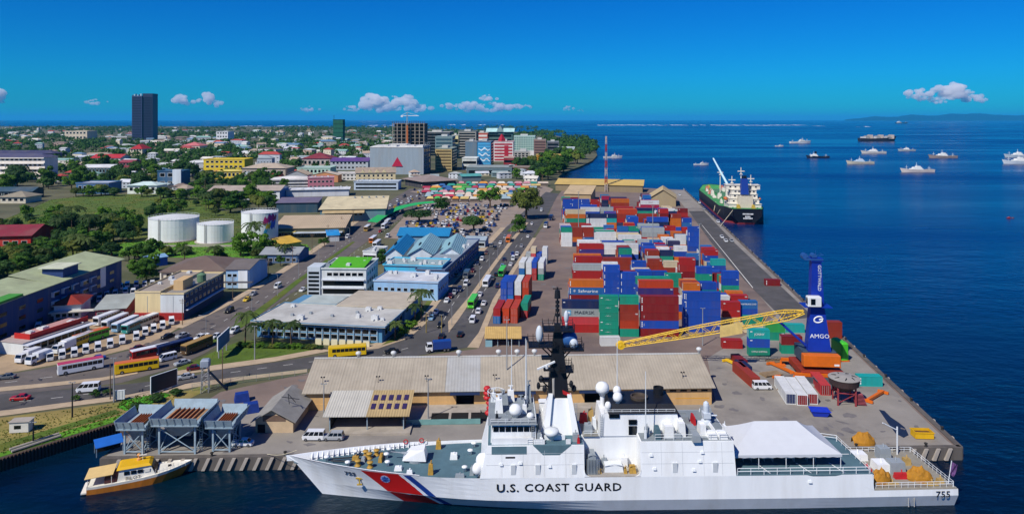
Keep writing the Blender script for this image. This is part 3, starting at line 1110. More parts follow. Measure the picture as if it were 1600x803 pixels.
wp = MB()
wp.tube((0, 0, 0), (0, 0, 9.5), .09, 5, .05)
wp.tube((0, 0, 0), (0, 0, 1.2), .2, 6)
wpm = wp.mesh("whip_antenna", M_RAIL)
for s, t, z, sc in ((44.6, 5.4, 16.1, 1.3), (47.4, 2.8, 16.1, 1.4), (47.6, 3.2, 16.1, 1.35), (69.9, -6.0, 12.9, 1.35), (66.2, 4.2, 17.4, 1.2)):
	o = mk("whip_antenna", wpm, cut, (s, t, z))
	o.scale = (1.3, 1.3, sc)
# stack of red gear beside the bridge
q = MB()
for k in range(6):
	q.lathe([(.5, 0), (.75, .3), (.75, .6), (.5, .9)], 8, (random.uniform(-.5, .5), random.uniform(-.3, .3), k * 1.0))
q.build("red_floats", M_REDKIT, cut, loc=(40.0, 6.7, 12.5))
# lifeboat canisters, lockers between bridge and mast
can = MB()
can.tube((-.75, 0, .5), (.75, 0, .5), .42, 12)
can.box(-.6, .6, -.35, .35, 0, .2)
canm = can.mesh("raft_canister", M_WHITE, False)
for s, t in ((50.4, 2.0), (50.4, .4), (50.2, -2.0), (49.9, 3.6)):
	mk("raft_canister", canm, cut, (s + .6, t, 12.5), R(80))
for s, t, sz in ((51.3, 5.0, (2.2, 1.6, 3.4)), (51.6, 2.6, (1.8, 1.4, 2.6))):
	q = MB()
	q.taper(-sz[0] / 2, sz[0] / 2, -sz[1] / 2, sz[1] / 2, 0, sz[2], .1, .1, .1, .1)
	q.box(-sz[0] / 2 - .1, sz[0] / 2 + .1, -sz[1] / 2 - .1, sz[1] / 2 + .1, sz[2], sz[2] + .1)
	q.build("vent_trunk", M_WHITE, cut, loc=(s, t, 12.5))

# mast: white pyramid foot, black enclosed tower with platforms
q = MB()
q.hexa([(49.9, -3.2, 12.5), (57.6, -3.2, 12.5), (57.6, 3.2, 12.5), (49.9, 3.2, 12.5), (52.0, -1.9, 19.0), (55.9, -1.9, 19.0), (55.9, 1.9, 19.0), (52.0, 1.9, 19.0)])
q.build("mast_foot", M_WHITE, cut)
for d in (-1, 1):
	q = MB()
	q.hexa([(53.9 + d * 2.3, -3.9, 12.5), (53.9 + d * 3.6, -3.9, 12.5), (53.9 + d * 3.6, -3.1, 12.5), (53.9 + d * 2.3, -3.1, 12.5),
			(53.9 + d * 1.4, -2.3, 20), (53.9 + d * 2.2, -2.3, 20), (53.9 + d * 2.2, -1.6, 20), (53.9 + d * 1.4, -1.6, 20)])
	q.build("mast_strut", M_WHITE, cut)
mx = 53.6
q = MB()
q.hexa([(mx - 2.0, -1.5, 18.8), (mx + 2.2, -1.5, 18.8), (mx + 2.2, 1.5, 18.8), (mx - 2.0, 1.5, 18.8), (mx - .8, -.8, 31), (mx + .9, -.8, 31), (mx + .9, .8, 31), (mx - .8, .8, 31)])
q.hexa([(mx - .8, -.8, 31), (mx + .9, -.8, 31), (mx + .9, .8, 31), (mx - .8, .8, 31), (mx - .5, -.5, 33.2), (mx + .5, -.5, 33.2), (mx + .5, .5, 33.2), (mx - .5, .5, 33.2)])
q.tube((mx, 0, 33), (mx, 0, 40.4), .16, 8)
q.tube((mx, 0, 38.2), (mx, 0, 39.8), .62, 10, .5)
q.tube((mx - .9, 0, 40.1), (mx + .9, 0, 40.1), .12, 6)
for z in (34.6, 35.6, 36.4, 37.2):
	q.tube((mx, 0, z), (mx, 0, z + .5), .42, 8)
for d in (-1, 1):
	q.tube((mx + d * 1.0, 0, 33), (mx, 0, 36.6), .07, 5)
mast = q.build("mast", M_BLACK, cut)


def platform(x0, x1, y0, y1, z, rail=True):
	p = MB()
	p.box(x0, x1, y0, y1, z, z + .25)
	if rail:
		for zz in (.7, 1.2):
			p.box(x0, x1, y0, y0 + .07, z + zz, z + zz + .08)
			p.box(x0, x1, y1 - .07, y1, z + zz, z + zz + .08)
			p.box(x0, x0 + .07, y0, y1, z + zz, z + zz + .08)
			p.box(x1 - .07, x1, y0, y1, z + zz, z + zz + .08)
		for i in range(6):
			x = x0 + (x1 - x0) * i / 5
			p.box(x - .05, x + .05, y0, y0 + .08, z, z + 1.7)
			p.box(x - .05, x + .05, y1 - .08, y1, z, z + 1.7)
	return p.build("platform", M_BLACK, mast)


platform(mx - 2.9, mx + 3.2, -1.9, 1.9, 32.0)
platform(mx - 5.8, mx - .6, -1.9, 1.9, 28.9)
platform(mx + .6, mx + 5.0, -2.1, 1.9, 28.3)
platform(mx + .2, mx + 2.9, -2.4, 1.4, 24.2)
platform(mx - 3.4, mx - .6, -1.2, 1.0, 22.0, False)
p = MB()
for (a, b) in (((mx - 3.6, 0, 28.9), (mx - .8, 0, 26.2)), ((mx - 2.6, 0, 28.9), (mx - .7, 0, 27)), ((mx + 3.0, 0, 28.3), (mx + .8, 0, 25.8)), ((mx + 2.2, 0, 28.3), (mx + .8, 0, 26.6)), ((mx + 2.6, -1, 24.2), (mx + 1.2, -.8, 21.5)), ((mx - 3.2, 0, 22), (mx - 1.2, 0, 20))):
	p.tube(a, b, .14, 5)
p.build("brace", M_BLACK, mast)
p = MB()
p.ell((0, 0, 0), (.75, .75, 1.75))
p.build("ellipsoid_radome", mat("radome_grey", "#c4ccd2", .5, .05), mast, smooth=True, loc=(mx - 3.6, -.3, 31.2))
p = MB()
p.ell((0, 0, 0), (.5, .5, 1.25))
p.tube((0, 0, -2), (0, 0, -.8), .25, 8)
p.build("slim_radome", MATS["radome_grey"], mast, smooth=True, loc=(mx + 1.7, -.6, 34.7))
p = MB()
p.ell((0, 0, 0), (1.7, 1.5, 1.75))
p.build("round_radome", mat("radome_blue", "#2d5a94", .45, .1), mast, smooth=True, loc=(mx + 2.3, .1, 30.1))
p = MB()
p.ell((0, 0, 0), (.85, .5, 1.0))
p.build("dish", MATS["radome_grey"], mast, smooth=True, loc=(mx + 3.1, -1.4, 29.6))
p = MB()
p.obox((0, 0, 0), (3.8, .35, .3), 0)
p.tube((0, 0, -.6), (0, 0, 0), .3, 8)
rb = p.build("radar_bar", M_WHITE, mast, loc=(mx - 2.4, -2.0, 25.6))
rb.rotation_euler = (0, R(-18), R(15))
p = MB()
p.box(mx - 2.9, mx - 1.0, -2.4, -1.2, 24.6, 25.0)
p.box(mx - 3.2, mx - .8, -1.2, .6, 26.4, 26.8)
p.build("radar_shelf", M_BLACK, mast)
for (x, y, z, r) in ((mx - 3.3, -.6, 22.4, .5), (mx - 2.6, -.9, 20.6, .45), (mx + 3.2, -.6, 20.5, .5), (mx + 2.6, -1.2, 21.6, .4), (mx - 3.8, -.4, 21.0, .35)):
	p = MB()
	p.lathe([(.2, -.6), (r, -.3), (r, .3), (.2, .7)], 10)
	p.tube((0, 0, 0), (mx - x, -y, -.2), .1, 5)
	p.build("lamp_pod", M_BLACK, mast, loc=(x, y, z))
p = MB()
p.tube((mx - .9, -1.3, 17), (mx - .9, -1.3, 22.8), .25, 8)
p.build("exhaust_pipe", mat("pipe_grey", "#a9a49b", .5, .1), mast)
p = MB()
p.add([(mx + .8, -2.0, 20.8), (mx + 2.6, -2.1, 20.0), (mx + 2.7, -2.1, 19.3), (mx + .9, -2.0, 20.0)], [(0, 1, 2, 3), (3, 2, 1, 0)])
p.build("signal_flag", M_REDKIT, mast)

# funnel house
house("funnel_house", 61.4, 77.4, 12.4, 16.6, 3.6, 3.3, df=.4, da=.8)
q = MB()
q.hexa([(63.2, -3.5, 16.6), (77.0, -3.5, 16.6), (77.0, 4.4, 16.6), (63.2, 4.4, 16.6), (63.8, -2.6, 18.2), (76.0, -2.6, 18.2), (76.0, 4.0, 18.2), (63.8, 4.0, 18.2)])
fun = q.build("funnel_top", M_BLACK, cut)
q = MB()
q.lathe([(1.7, 0), (1.75, .5), (1.5, .55), (1.4, .1)], 20)
q.build("exhaust_ring", mat("exhaust_brown", "#4a4036", .6, .2), fun, loc=(69.9, 0.2, 18.2))
q = MB()
q.lathe([(1.0, 0), (1.05, 1.5), (.9, 1.55), (.8, .2)], 16)
q.build("uptake", M_BLACK, fun, loc=(74.2, 2.2, 18.1))
mk("radome", domem, cut, (62.6, .6, 18.6)).scale = (1.1, 1.1, 1.1)
mk("radome", domem, cut, (65.2, -2.2, 18.2)).scale = (.75, .75, .85)
mk("radome", domem, cut, (65.6, .8, 18.4)).scale = (.65, .65, .8)
mk("radome", domem, cut, (63.2, -2.8, 17.0)).scale = (.5, .5, .7)
q = MB()
q.tube((62.6, .6, 12.4), (62.6, .6, 18.7), .45, 8)
q.build("radome_post", M_WHITE, cut)
# hatches in the funnel side
for s, h, w, hh in ((67.9, 14.6, 1.6, .9), (67.9, 12.6, 1.6, 1.7), (64.3, 15.9, 2.0, .7)):
	q = MB()
	q.box(s - w / 2, s + w / 2, -3.62, -3.3, h, h + hh)
	q.build("hatch", M_GLASSD, cut)
q = MB()
q.box(58.2, 61.2, -3.8, 3.2, 12.45, 12.6)
q.build("gear_deck", mat("gear_deck_tan", "#8c8a80", .8, .15), cut)
for s, t, m, sz in ((59.0, 2.4, M_REDKIT, (1.6, 1.2, 1.8)), (60.6, 3.2, mat("gear_tan", "#a98c52", .8, .2), (1.2, 1.0, 2.2)), (59.4, -1.8, M_GREY, (1.6, 2.2, 1.4)), (60.8, -.2, M_RAIL, (.9, 1.8, 1.9))):
	q = MB()
	q.taper(-sz[0] / 2, sz[0] / 2, -sz[1] / 2, sz[1] / 2, 0, sz[2], .2, .1, .15, .25)
	q.tube((0, 0, sz[2]), (.3, 0, sz[2] + .5), .12)
	q.build("gear_box", m, cut, loc=(s, t, 12.6))
# boat bay contents
for s, t, z, m, sz in ((59.6, -5.6, 6.85, M_GREY, (1.7, 3.2, 3.4)), (60.9, -6.6, 6.85, MATS["gear_tan"], (1.0, .9, .8)), (67.3, -6.5, 6.85, M_WOODY, (1.3, 1.2, 1.3)), (63.8, -5.4, 6.85, M_RAIL, (3.6, 2.2, 1.2)), (65.9, -6.9, 6.85, M_WOODY, (.6, .5, 1.2))):
	q = MB()
	q.taper(-sz[0] / 2, sz[0] / 2, -sz[1] / 2, sz[1] / 2, 0, sz[2], .1, .2, .2, .1)
	q.path([(-sz[0] / 2, -sz[1] / 2, sz[2]), (0, -sz[1] / 2, sz[2] + .4), (sz[0] / 2, -sz[1] / 2, sz[2])], .06)
	q.build("bay_gear", m, cut, loc=(s, t, z))
q = MB()
for k in range(9):
	q.tube((58.6 + k * .28, -7.3, 6.9), (58.6 + k * .28, -7.3, 9.8), .07, 5)
q.build("bay_ladder", M_GREY, cut)
# hangar roof gear and close-in gun
def railing(pts, z, h=1.1, parent=cut, m=M_RAIL, gap=1.6, name="railing", thick=.045):
	p = MB()
	for (a, b) in zip(pts, pts[1:]):
		a, b = Vector((*a, z)), Vector((*b, z))
		n = max(1, int((b - a).length / gap))
		for i in range(n + 1):
			c = a + (b - a) * i / n
			p.tube(c, c + Vector((0, 0, h)), thick, 4)
		for zz in (h, h * .55):
			p.tube(a + Vector((0, 0, zz)), b + Vector((0, 0, zz)), thick, 4)
	return p.build(name, m, parent)


railing([(71.5, -6.9), (85.6, -6.9)], 13.0)
railing([(40.4, -6.3), (49.0, -6.3), (49.0, 6.0)], 16.15, .9, gap=1.4)
railing([(47.4, -7.0), (50.2, -7.0)], 12.45, 1.0, gap=1.0)
railing([(58.4, -3.7), (61.2, -3.7)], 12.5, 1.0, gap=1.0)
railing([(62.4, -3.3), (76.2, -3.3)], 16.6, .8, gap=1.7)
for s_, t_, z_, a_, b_, c_, m_ in ((43.4, -4.9, 16.15, .8, .6, 1.1, M_GREY), (47.0, -1.6, 16.15, .9, .7, 1.7, M_WHITE), (41.6, -4.2, 16.15, .6, .6, .9, M_BLACK), (49.6, -5.4, 12.5, .9, 1.4, 1.5, M_GREY), (50.0, -6.4, 12.5, .7, .6, 1.0, M_WHITE), (56.6, -5.6, 12.5, 1.2, 1.0, 1.4, M_GREY), (57.0, -6.6, 12.5, .5, .5, .9, M_REDKIT),
								(66.0, -4.4, 6.85, 1.4, .8, 2.0, M_WHITE), (62.2, -4.2, 6.85, 1.0, .7, 1.6, M_GREY), (70.4, -4.8, 13.0, 1.0, .9, 1.6, M_GREY), (73.0, -2.8, 13.0, .8, 1.2, 1.3, M_WHITE), (76.0, -6.0, 13.0, 1.4, .6, .9, M_GREY), (86.0, -3.0, 13.0, .5, 1.6, 1.1, M_WHITE)):
	q = MB()
	q.taper(-a_ / 2, a_ / 2, -b_ / 2, b_ / 2, 0, c_, .06, .06, .06, .06)
	q.tube((0, 0, c_), (0, 0, c_ + .7), .09, 5)
	q.build("deck_fitting", m_, cut, loc=(s_, t_, z_))
for s_, z0_, z1_, y_ in ((48.4, 12.5, 16.1, -6.25), (61.8, 12.5, 16.6, -3.75), (56.9, 12.5, 18.6, -2.9)):
	q = MB()
	for i in range(int((z1_ - z0_) / .35)):
		q.box(s_ - .22, s_ + .22, y_ - .04, y_ + .02, z0_ + i * .35 + .2, z0_ + i * .35 + .26)
	q.tube((s_ - .24, y_, z0_), (s_ - .24, y_, z1_), .04, 4)
	q.tube((s_ + .24, y_, z0_), (s_ + .24, y_, z1_), .04, 4)
	q.build("ladder", M_GREY, cut)
for s, t, m, sz in ((72.2, -5.6, M_DECK, (1.0, 2.2, 2.0)), (74.4, -4.6, M_WHITE, (1.9, 3.0, 2.2)), (77.0, -4.2, M_WHITE, (1.4, 3.0, 2.6)), (79.2, -5.2, M_GREY, (1.6, 5.5, 1.2)), (81.2, -4.0, M_WHITE, (1.3, 2.4, 2.0)), (82.6, -5.6, M_WHITE, (1.7, 2.4, .9)), (84.6, -5.6, M_WHITE, (1.7, 2.4, .9)), (80.8, .6, M_REDKIT, (.6, 2.4, 1.6)), (78.6, 2.6, M_DECKG, (3.0, 3.4, 1.0)), (84.4, 4.0, M_GREY, (2.2, 1.6, 1.6))):
	q = MB()
	q.taper(-sz[0] / 2, sz[0] / 2, -sz[1] / 2, sz[1] / 2, 0, sz[2], .15, .15, .1, .1)
	q.box(-sz[0] / 2 + .2, sz[0] / 2 - .2, -.1, .1, sz[2], sz[2] + .25)
	q.build("roof_gear", m, cut, loc=(s, t, 13.0))
q = MB()
q.lathe([(1.1, 0), (1.0, .6), (.7, .9), (.75, 1.3)], 14)
q.box(-.7, .7, -.9, .9, 1.2, 2.2)
q.lathe([(.55, 2.2), (.6, 3.6), (.5, 4.1), (.15, 4.4)], 14)
q.tube((0, -.3, 1.7), (1.9, -.9, 1.9), .14, 8)
q.build("defence_gun", MATS["radome_grey"], cut, smooth=False, loc=(83.4, .5, 13.0))
q = MB()
q.hexa([(83.6, -6.2, 13), (84.0, -6.2, 13), (84.0, 6.2, 13), (83.6, 6.2, 13), (83.7, -6.2, 13.6), (83.9, -6.2, 13.6), (83.9, 6.2, 13.6), (83.7, 6.2, 13.6)])
q.build("coaming", M_WHITE, cut)
# flight deck safety railing, line markings
railing([(86.9, -7.85), (112.0, -7.75)], 6.78, 1.25, gap=2.3, thick=.07)
railing([(86.9, 7.9), (106.5, 7.7), (112.2, 5.6)], 6.78, 1.2, gap=2.3, thick=.07)
railing([(112.3, 5.6), (112.3, -7.6)], 6.78, 1.1, gap=1.8)
q = MB()
for s in (93.2, 101.0, 107.4):
	q.add([(s, -7.4, 6.795), (s + .25, -7.4, 6.795), (s - 1.0, -3.4, 6.795), (s - 1.25, -3.4, 6.795)], [(0, 1, 2, 3)])
q.add([(88, -.12, 6.795), (112, -.12, 6.795), (112, .12, 6.795), (88, .12, 6.795)], [(0, 1, 2, 3)])
q.build("deck_line", mat("deck_line_white", "#d8dcda", .7, .1), flight)
# quarterdeck fittings
railing([(113.5, -7.3), (128.5, -7.0)], 3.72, 1.05, gap=1.2)
railing([(128.6, -7.0), (128.6, 7.0)], 3.72, 1.05, gap=1.2)
railing([(113.5, 7.3), (128.5, 7.0)], 3.72, 1.05, gap=1.2)
for s, t, m, sz in ((118.3, -.2, M_WHITE, (2.8, 3.0, 1.6)), (120.5, -3.6, M_REDKIT, (2.8, 1.0, 1.0)), (120.8, -1.0, M_GREY, (3.0, 2.4, 2.2)), (124.8, 2.0, MATS["gear_tan"], (1.4, 1.4, 1.2)), (116.0, 4.5, M_WHITE, (3.4, 2.4, 1.2)), (121.3, 4.4, M_GREY, (2.4, 2.2, 2.4)), (114.8, -1.6, M_REDKIT, (1.1, 2.4, 1.3)), (127.0, -5.4, MATS["gear_tan"], (1.2, 1.0, .8)), (117.2, -6.2, MATS["gear_tan"], (2.6, .7, .5)), (124.8, -6.3, MATS["gear_tan"], (2.4, .7, .5))):
	q = MB()
	q.taper(-sz[0] / 2, sz[0] / 2, -sz[1] / 2, sz[1] / 2, 0, sz[2], .12, .12, .12, .12)
	q.tube((0, -.3, sz[2]), (.2, .3, sz[2] + .5), .12)
	q.build("quarterdeck_gear", m, cut, loc=(s, t, 3.72))
q = MB()
q.tube((128.2, -6.0, 3.7), (128.9, -6.0, 8.2), .08, 6)
fs = q.build("flagstaff", M_RAIL, cut)
q = MB()
rows = []
for j in range(5):
	rows.append([(128.85 - .1 * j + i * .28 * (1 - .12 * j), -6.0 + .18 * math.sin(i * 1.6 + j), 8.0 - j * .55 - i * .14) for i in range(6)])
q.grid(rows)
q.build("ensign", mat("ensign_cloth", "#5b3a6a", .8, .35, 2.0), fs)
q = MB()
q.tube((125.2, 6.0, 3.7), (125.2, 6.0, 9.5), .16, 8)
q.tube((125.2, 6.0, 8.8), (121.8, 5.4, 10.6), .12, 8)
q.build("stern_davit", M_RAIL, cut)
for k in range(2):
	q = MB()
	q.box(119.4 + k * 1.1, 119.6 + k * 1.1, -half_b(119, 2) - .05, -half_b(119, 2), 0.4, 3.6)
	q.build("discharge_stain", mat("rust_streak", "#a8a6a0", .8, .2), hull)
# rope lines to the wharf
q = MB()
for a, b in (((27, 7.6, 7.0), (18, 11.5, 2.9)), ((2, 0.6, 8.3), (-7, 10.5, 2.9)), ((126, 6.6, 4.6), (122, 11.0, 2.8)), ((113, 7.6, 6.6), (118, 11, 2.8))):
	a, b = Vector(a), Vector(b)
	pts = [a + (b - a) * i / 6 - Vector((0, 0, .5 * math.sin(math.pi * i / 6))) for i in range(7)]
	q.path(pts, .06, 5)
q.build("mooring_rope", M_ROPE, cut)
CUTM = Matrix.Translation(cut.location) @ Matrix.Rotation(cut.rotation_euler.z, 4, 'Z') @ Matrix.Scale(.985, 4)


def on_ship(s, t, h):
	return CUTM @ Vector((s, t, h))


# event tent on the flight deck
tent = empty("event_tent", on_ship(97.0, .6, 6.78), cut.rotation_euler.z, label="white hip-roofed event tent on the cutter's flight deck", cat="tent")
q = MB()
hx, hy_, ez, rz_ = 10.6, 6.3, 2.7, 6.4
def roof_face(c):
	a, b, c2, d = [Vector(x) for x in c]
	rows = []
	for j in range(7):
		t = j / 6
		l_, r_ = a + (d - a) * t, b + (c2 - b) * t
		rows.append([l_ + (r_ - l_) * i / 8 - Vector((0, 0, .35 * math.sin(math.pi * t))) for i in range(9)])
	return rows
e = [(-hx, -hy_, ez), (hx, -hy_, ez), (hx, hy_, ez), (-hx, hy_, ez)]
r0, r1 = (-3.8, 0, rz_), (4.6, 0, rz_)
for c in ((e[0], e[1], r1, r0), (e[2], e[3], r0, r1), (e[1], e[2], r1, r1), (e[3], e[0], r0, r0)):
	q.grid(roof_face(c))
q.build("canopy", mat("tent_fabric", "#c2c5c9", .75, .03, .5, spec=.2), tent, smooth=False)
q = MB()
for a, b in zip(e, e[1:] + e[:1]):
	a, b = Vector(a), Vector(b)
	rows = [[a + (b - a) * i / 24 for i in range(25)], [a + (b - a) * i / 24 - Vector((0, 0, .45 + (.12 if i % 2 else 0))) for i in range(25)]]
	q.grid(rows)
q.build("valance", MATS["tent_fabric"], tent)
pole = MB().tube((0, 0, 0), (0, 0, 2.7), .07, 6).mesh("tent_pole", M_RAIL)
for i in range(5):
	for sg in (-1, 1):
		mk("tent_pole", pole, tent, (-hx + .2 + i * (2 * hx - .4) / 4, sg * (hy_ - .15), 0))
for i in range(4):
	q = MB()
	q.box(-.9, .9, -.4, .4, .68, .74)
	for x, y in ((-.8, -.3), (.8, -.3), (.8, .3), (-.8, .3)):
		q.tube((x, y, 0), (x, y, .7), .03, 4)
	tb = q.build("folding_table", M_RAIL, None, loc=on_ship(90.5 + i * 4.2, -2.6, 6.8), label="white folding table in the shade under the event tent", cat="table", group="tables under the tent")

# orange tarpaulin-covered boats on the quarterdeck
def covered_boat(s, t, L_, W_, H_, h, label, rot=0, seed=1):
	rg = random.Random(seed)
	q = MB()
	rows = []
	for j in range(11):
		f = j / 10
		x = (f - .5) * L_
		env = math.sin(math.pi * (0.08 + .84 * f)) ** .6
		row = []
		for i in range(13):
			a = math.pi * i / 12
			k = 1 + .16 * math.sin(i * 1.25 + j * .8 + seed) + .12 * math.sin(j * 1.9 - i * .6) + rg.uniform(-.05, .05)
			row.append((x + rg.uniform(-.1, .1), -math.cos(a) * W_ / 2 * env, max(0, math.sin(a)) ** .8 * H_ * env * k))
		rows.append(row)
	q.grid(rows)
	q.add([rows[0][i] for i in range(13)], [tuple(range(13))])
	q.add([rows[-1][i] for i in range(13)][::-1], [tuple(range(13))])
	root = empty("covered_boat", on_ship(s, t, h), cut.rotation_euler.z + rot, label=label, cat="covered boat", group="orange covered boats on the cutter's stern")
	q.build("tarpaulin", M_ORANGE, root)
	q = MB()
	for x in (-L_ * .25, L_ * .25):
		q.box(x - .12, x + .12, -W_ * .42, W_ * .42, 0, .35)
	q.build("cradle", M_GREY, root)


covered_boat(115.7, -5.0, 4.2, 2.6, 2.2, 3.74, "orange tarpaulin-covered boat on the quarterdeck beside the flight deck step", .3, 1)
covered_boat(123.6, -4.4, 4.4, 2.7, 2.3, 3.74, "orange tarpaulin-covered boat nearest the stern number 755", -.2, 2)

# ------------------------------------------------------------------ vehicles
M_PAINT = mat("vehicle_paint", "#ffffff", 0.3, 0.04, 1.0, objcol=True, spec=0.5)
M_VGLASS = mat("vehicle_glass", "#10161c", 0.1, 0.05, 1.0, spec=0.6)
M_TYRE = mat("tyre", "#151515", 0.9, 0.1, 2.0)
M_LAMP = mat("lamp_lens", "#e8e2cc", 0.2, 0.02, 1.0)
M_TAIL = mat("tail_lens", "#a01414", 0.25, 0.02, 1.0)


def bevel_box(mb, x0, x1, y0, y1, z0, z1, c=.12, ct=.1):
	"""box with chamfered vertical and top edges"""
	pl = [(x0 + c, y0), (x1 - c, y0), (x1, y0 + c), (x1, y1 - c), (x1 - c, y1), (x0 + c, y1), (x0, y1 - c), (x0, y0 + c)]
	n = 8
	cx, cy = (x0 + x1) / 2, (y0 + y1) / 2
	top = [(cx + (p[0] - cx) * (1 - 2 * ct / (x1 - x0)), cy + (p[1] - cy) * (1 - 2 * ct / (y1 - y0))) for p in pl]
	vs = [(p[0], p[1], z0) for p in pl] + [(p[0], p[1], z1 - ct) for p in pl] + [(p[0], p[1], z1) for p in top]
	fs = [tuple(range(n))[::-1], tuple(range(2 * n, 3 * n))]
	for k in (0, n):
		fs += [(k + i, k + (i + 1) % n, k + n + (i + 1) % n, k + n + i) for i in range(n)]
	mb.add(vs, fs)


def pane(mb, a, b, c, d, off, ins=.1):
	"""glass quad inset in the quad a b c d, set off along its normal"""
	a, b, c, d = Vector(a), Vector(b), Vector(c), Vector(d)
	n = (b - a).cross(d - a).normalized()
	m = (a + b + c + d) / 4
	q = [p + (m - p) * ins + n * off for p in (a, b, c, d)]
	mb.add(q, [(0, 1, 2, 3)])


def cabin(body, glass, x0, x1, x0t, x1t, w, wt, z0, z1, split=2):
	p = [(x0, -w / 2, z0), (x1, -w / 2, z0), (x1, w / 2, z0), (x0, w / 2, z0), (x0t, -wt / 2, z1), (x1t, -wt / 2, z1), (x1t, wt / 2, z1), (x0t, wt / 2, z1)]
	body.hexa(p)
	o = .015
	pane(glass, p[1], p[2], p[6], p[5], o, .1)
	pane(glass, p[3], p[0], p[4], p[7], o, .12)
	for s in range(split):
		t0, t1 = s / split, (s + 1) / split
		for (a, b, c, d) in ((p[0], p[1], p[5], p[4]), (p[2], p[3], p[7], p[6])):
			a, b, c, d = map(Vector, (a, b, c, d))
			pane(glass, a + (b - a) * t0, a + (b - a) * t1, d + (c - d) * t1, d + (c - d) * t0, o, .14)


def wheel_mesh(r, w):
	m = MB()
	m.mi = 0
	m.tube((0, -w / 2, 0), (0, w / 2, 0), r, 14)
	m.mi = 1
	m.tube((0, -w / 2 - .02, 0), (0, w / 2 + .02, 0), r * .55, 10)
	return m.mesh("wheel", [M_TYRE, mat("wheel_rim", "#8d9094", .4, .05, 2, metal=.6)])


W_CAR = wheel_mesh(.32, .22)
W_BUS = wheel_mesh(.5, .32)


def make_sedan():
	b, g = MB(), MB()
	bevel_box(b, -2.2, 2.2, -.86, .86, .22, .86, .22, .08)
	cabin(b, g, -1.55, 1.1, -.95, .35, 1.6, 1.3, .84, 1.42)
	return b, g, [(-1.35, -.78), (-1.35, .78), (1.35, -.78), (1.35, .78)], W_CAR, .32, 2.2, .86, .6


def make_suv():
	b, g = MB(), MB()
	bevel_box(b, -2.3, 2.3, -.92, .92, .3, 1.02, .22, .08)
	cabin(b, g, -2.2, 1.15, -1.95, .5, 1.74, 1.5, 1.0, 1.75, 3)
	b.box(-1.7, .3, -.66, -.6, 1.75, 1.82)
	b.box(-1.7, .3, .6, .66, 1.75, 1.82)
	return b, g, [(-1.45, -.82), (-1.45, .82), (1.45, -.82), (1.45, .82)], W_CAR, .36, 2.3, .92, .75


def make_van():
	b, g = MB(), MB()
	bevel_box(b, -2.45, 2.3, -.9, .9, .28, 1.15, .18, .06)
	cabin(b, g, -2.42, 2.25, -2.3, 1.35, 1.78, 1.6, 1.12, 2.05, 4)
	return b, g, [(-1.5, -.8), (-1.5, .8), (1.5, -.8), (1.5, .8)], W_CAR, .33, 2.4, .9, .7


def make_pickup():
	b, g = MB(), MB()
	bevel_box(b, -2.5, 2.5, -.9, .9, .35, .95, .2, .06)
	cabin(b, g, -.7, 1.4, -.5, .75, 1.66, 1.45, .93, 1.65)
	b.box(-2.45, -.7, -.9, -.82, .95, 1.25)
	b.box(-2.45, -.7, .82, .9, .95, 1.25)
	b.box(-2.48, -2.4, -.82, .82, .95, 1.25)
	return b, g, [(-1.6, -.8), (-1.6, .8), (1.55, -.8), (1.55, .8)], W_CAR, .36, 2.5, .9, .75


def make_bus(L_=11.0):
	b, g = MB(), MB()
	bevel_box(b, -L_ / 2, L_ / 2, -1.22, 1.22, .35, 2.95, .16, .12)
	for sg in (-1, 1):
		n = 8
		for i in range(n):
			x0 = -L_ / 2 + .4 + i * (L_ - 1.4) / n
			x1 = x0 + (L_ - 1.4) / n - .1
			y = sg * 1.235
			q = [(x0, y, 1.55), (x1, y, 1.55), (x1, y, 2.5), (x0, y, 2.5)]
			g.add(q if sg < 0 else q[::-1], [(0, 1, 2, 3)])
	x = L_ / 2 + .015
	g.add([(x, -1.0, 1.35), (x, 1.0, 1.35), (x, 1.0, 2.55), (x, -1.0, 2.55)], [(0, 1, 2, 3)])
	g.add([(-x, 1.0, 1.7), (-x, -1.0, 1.7), (-x, -1.0, 2.5), (-x, 1.0, 2.5)], [(0, 1, 2, 3)])
	return b, g, [(-L_ * .28, -1.1), (-L_ * .28, 1.1), (L_ * .33, -1.1), (L_ * .33, 1.1)], W_BUS, .5, L_ / 2, 1.2, .9


def make_truck():
	b, g = MB(), MB()
	bevel_box(b, 1.6, 3.6, -1.15, 1.15, .5, 1.6, .12, .05)
	cabin(b, g, 1.65, 3.55, 1.75, 3.2, 2.2, 2.0, 1.58, 2.6, 1)
	b.box(-4.0, 1.5, -.5, .5, .6, .85)
	return b, g, [(-3.0, -1.05), (-3.0, 1.05), (-1.9, -1.05), (-1.9, 1.05), (2.7, -1.05), (2.7, 1.05)], W_BUS, .5, 3.6, 1.1, .9


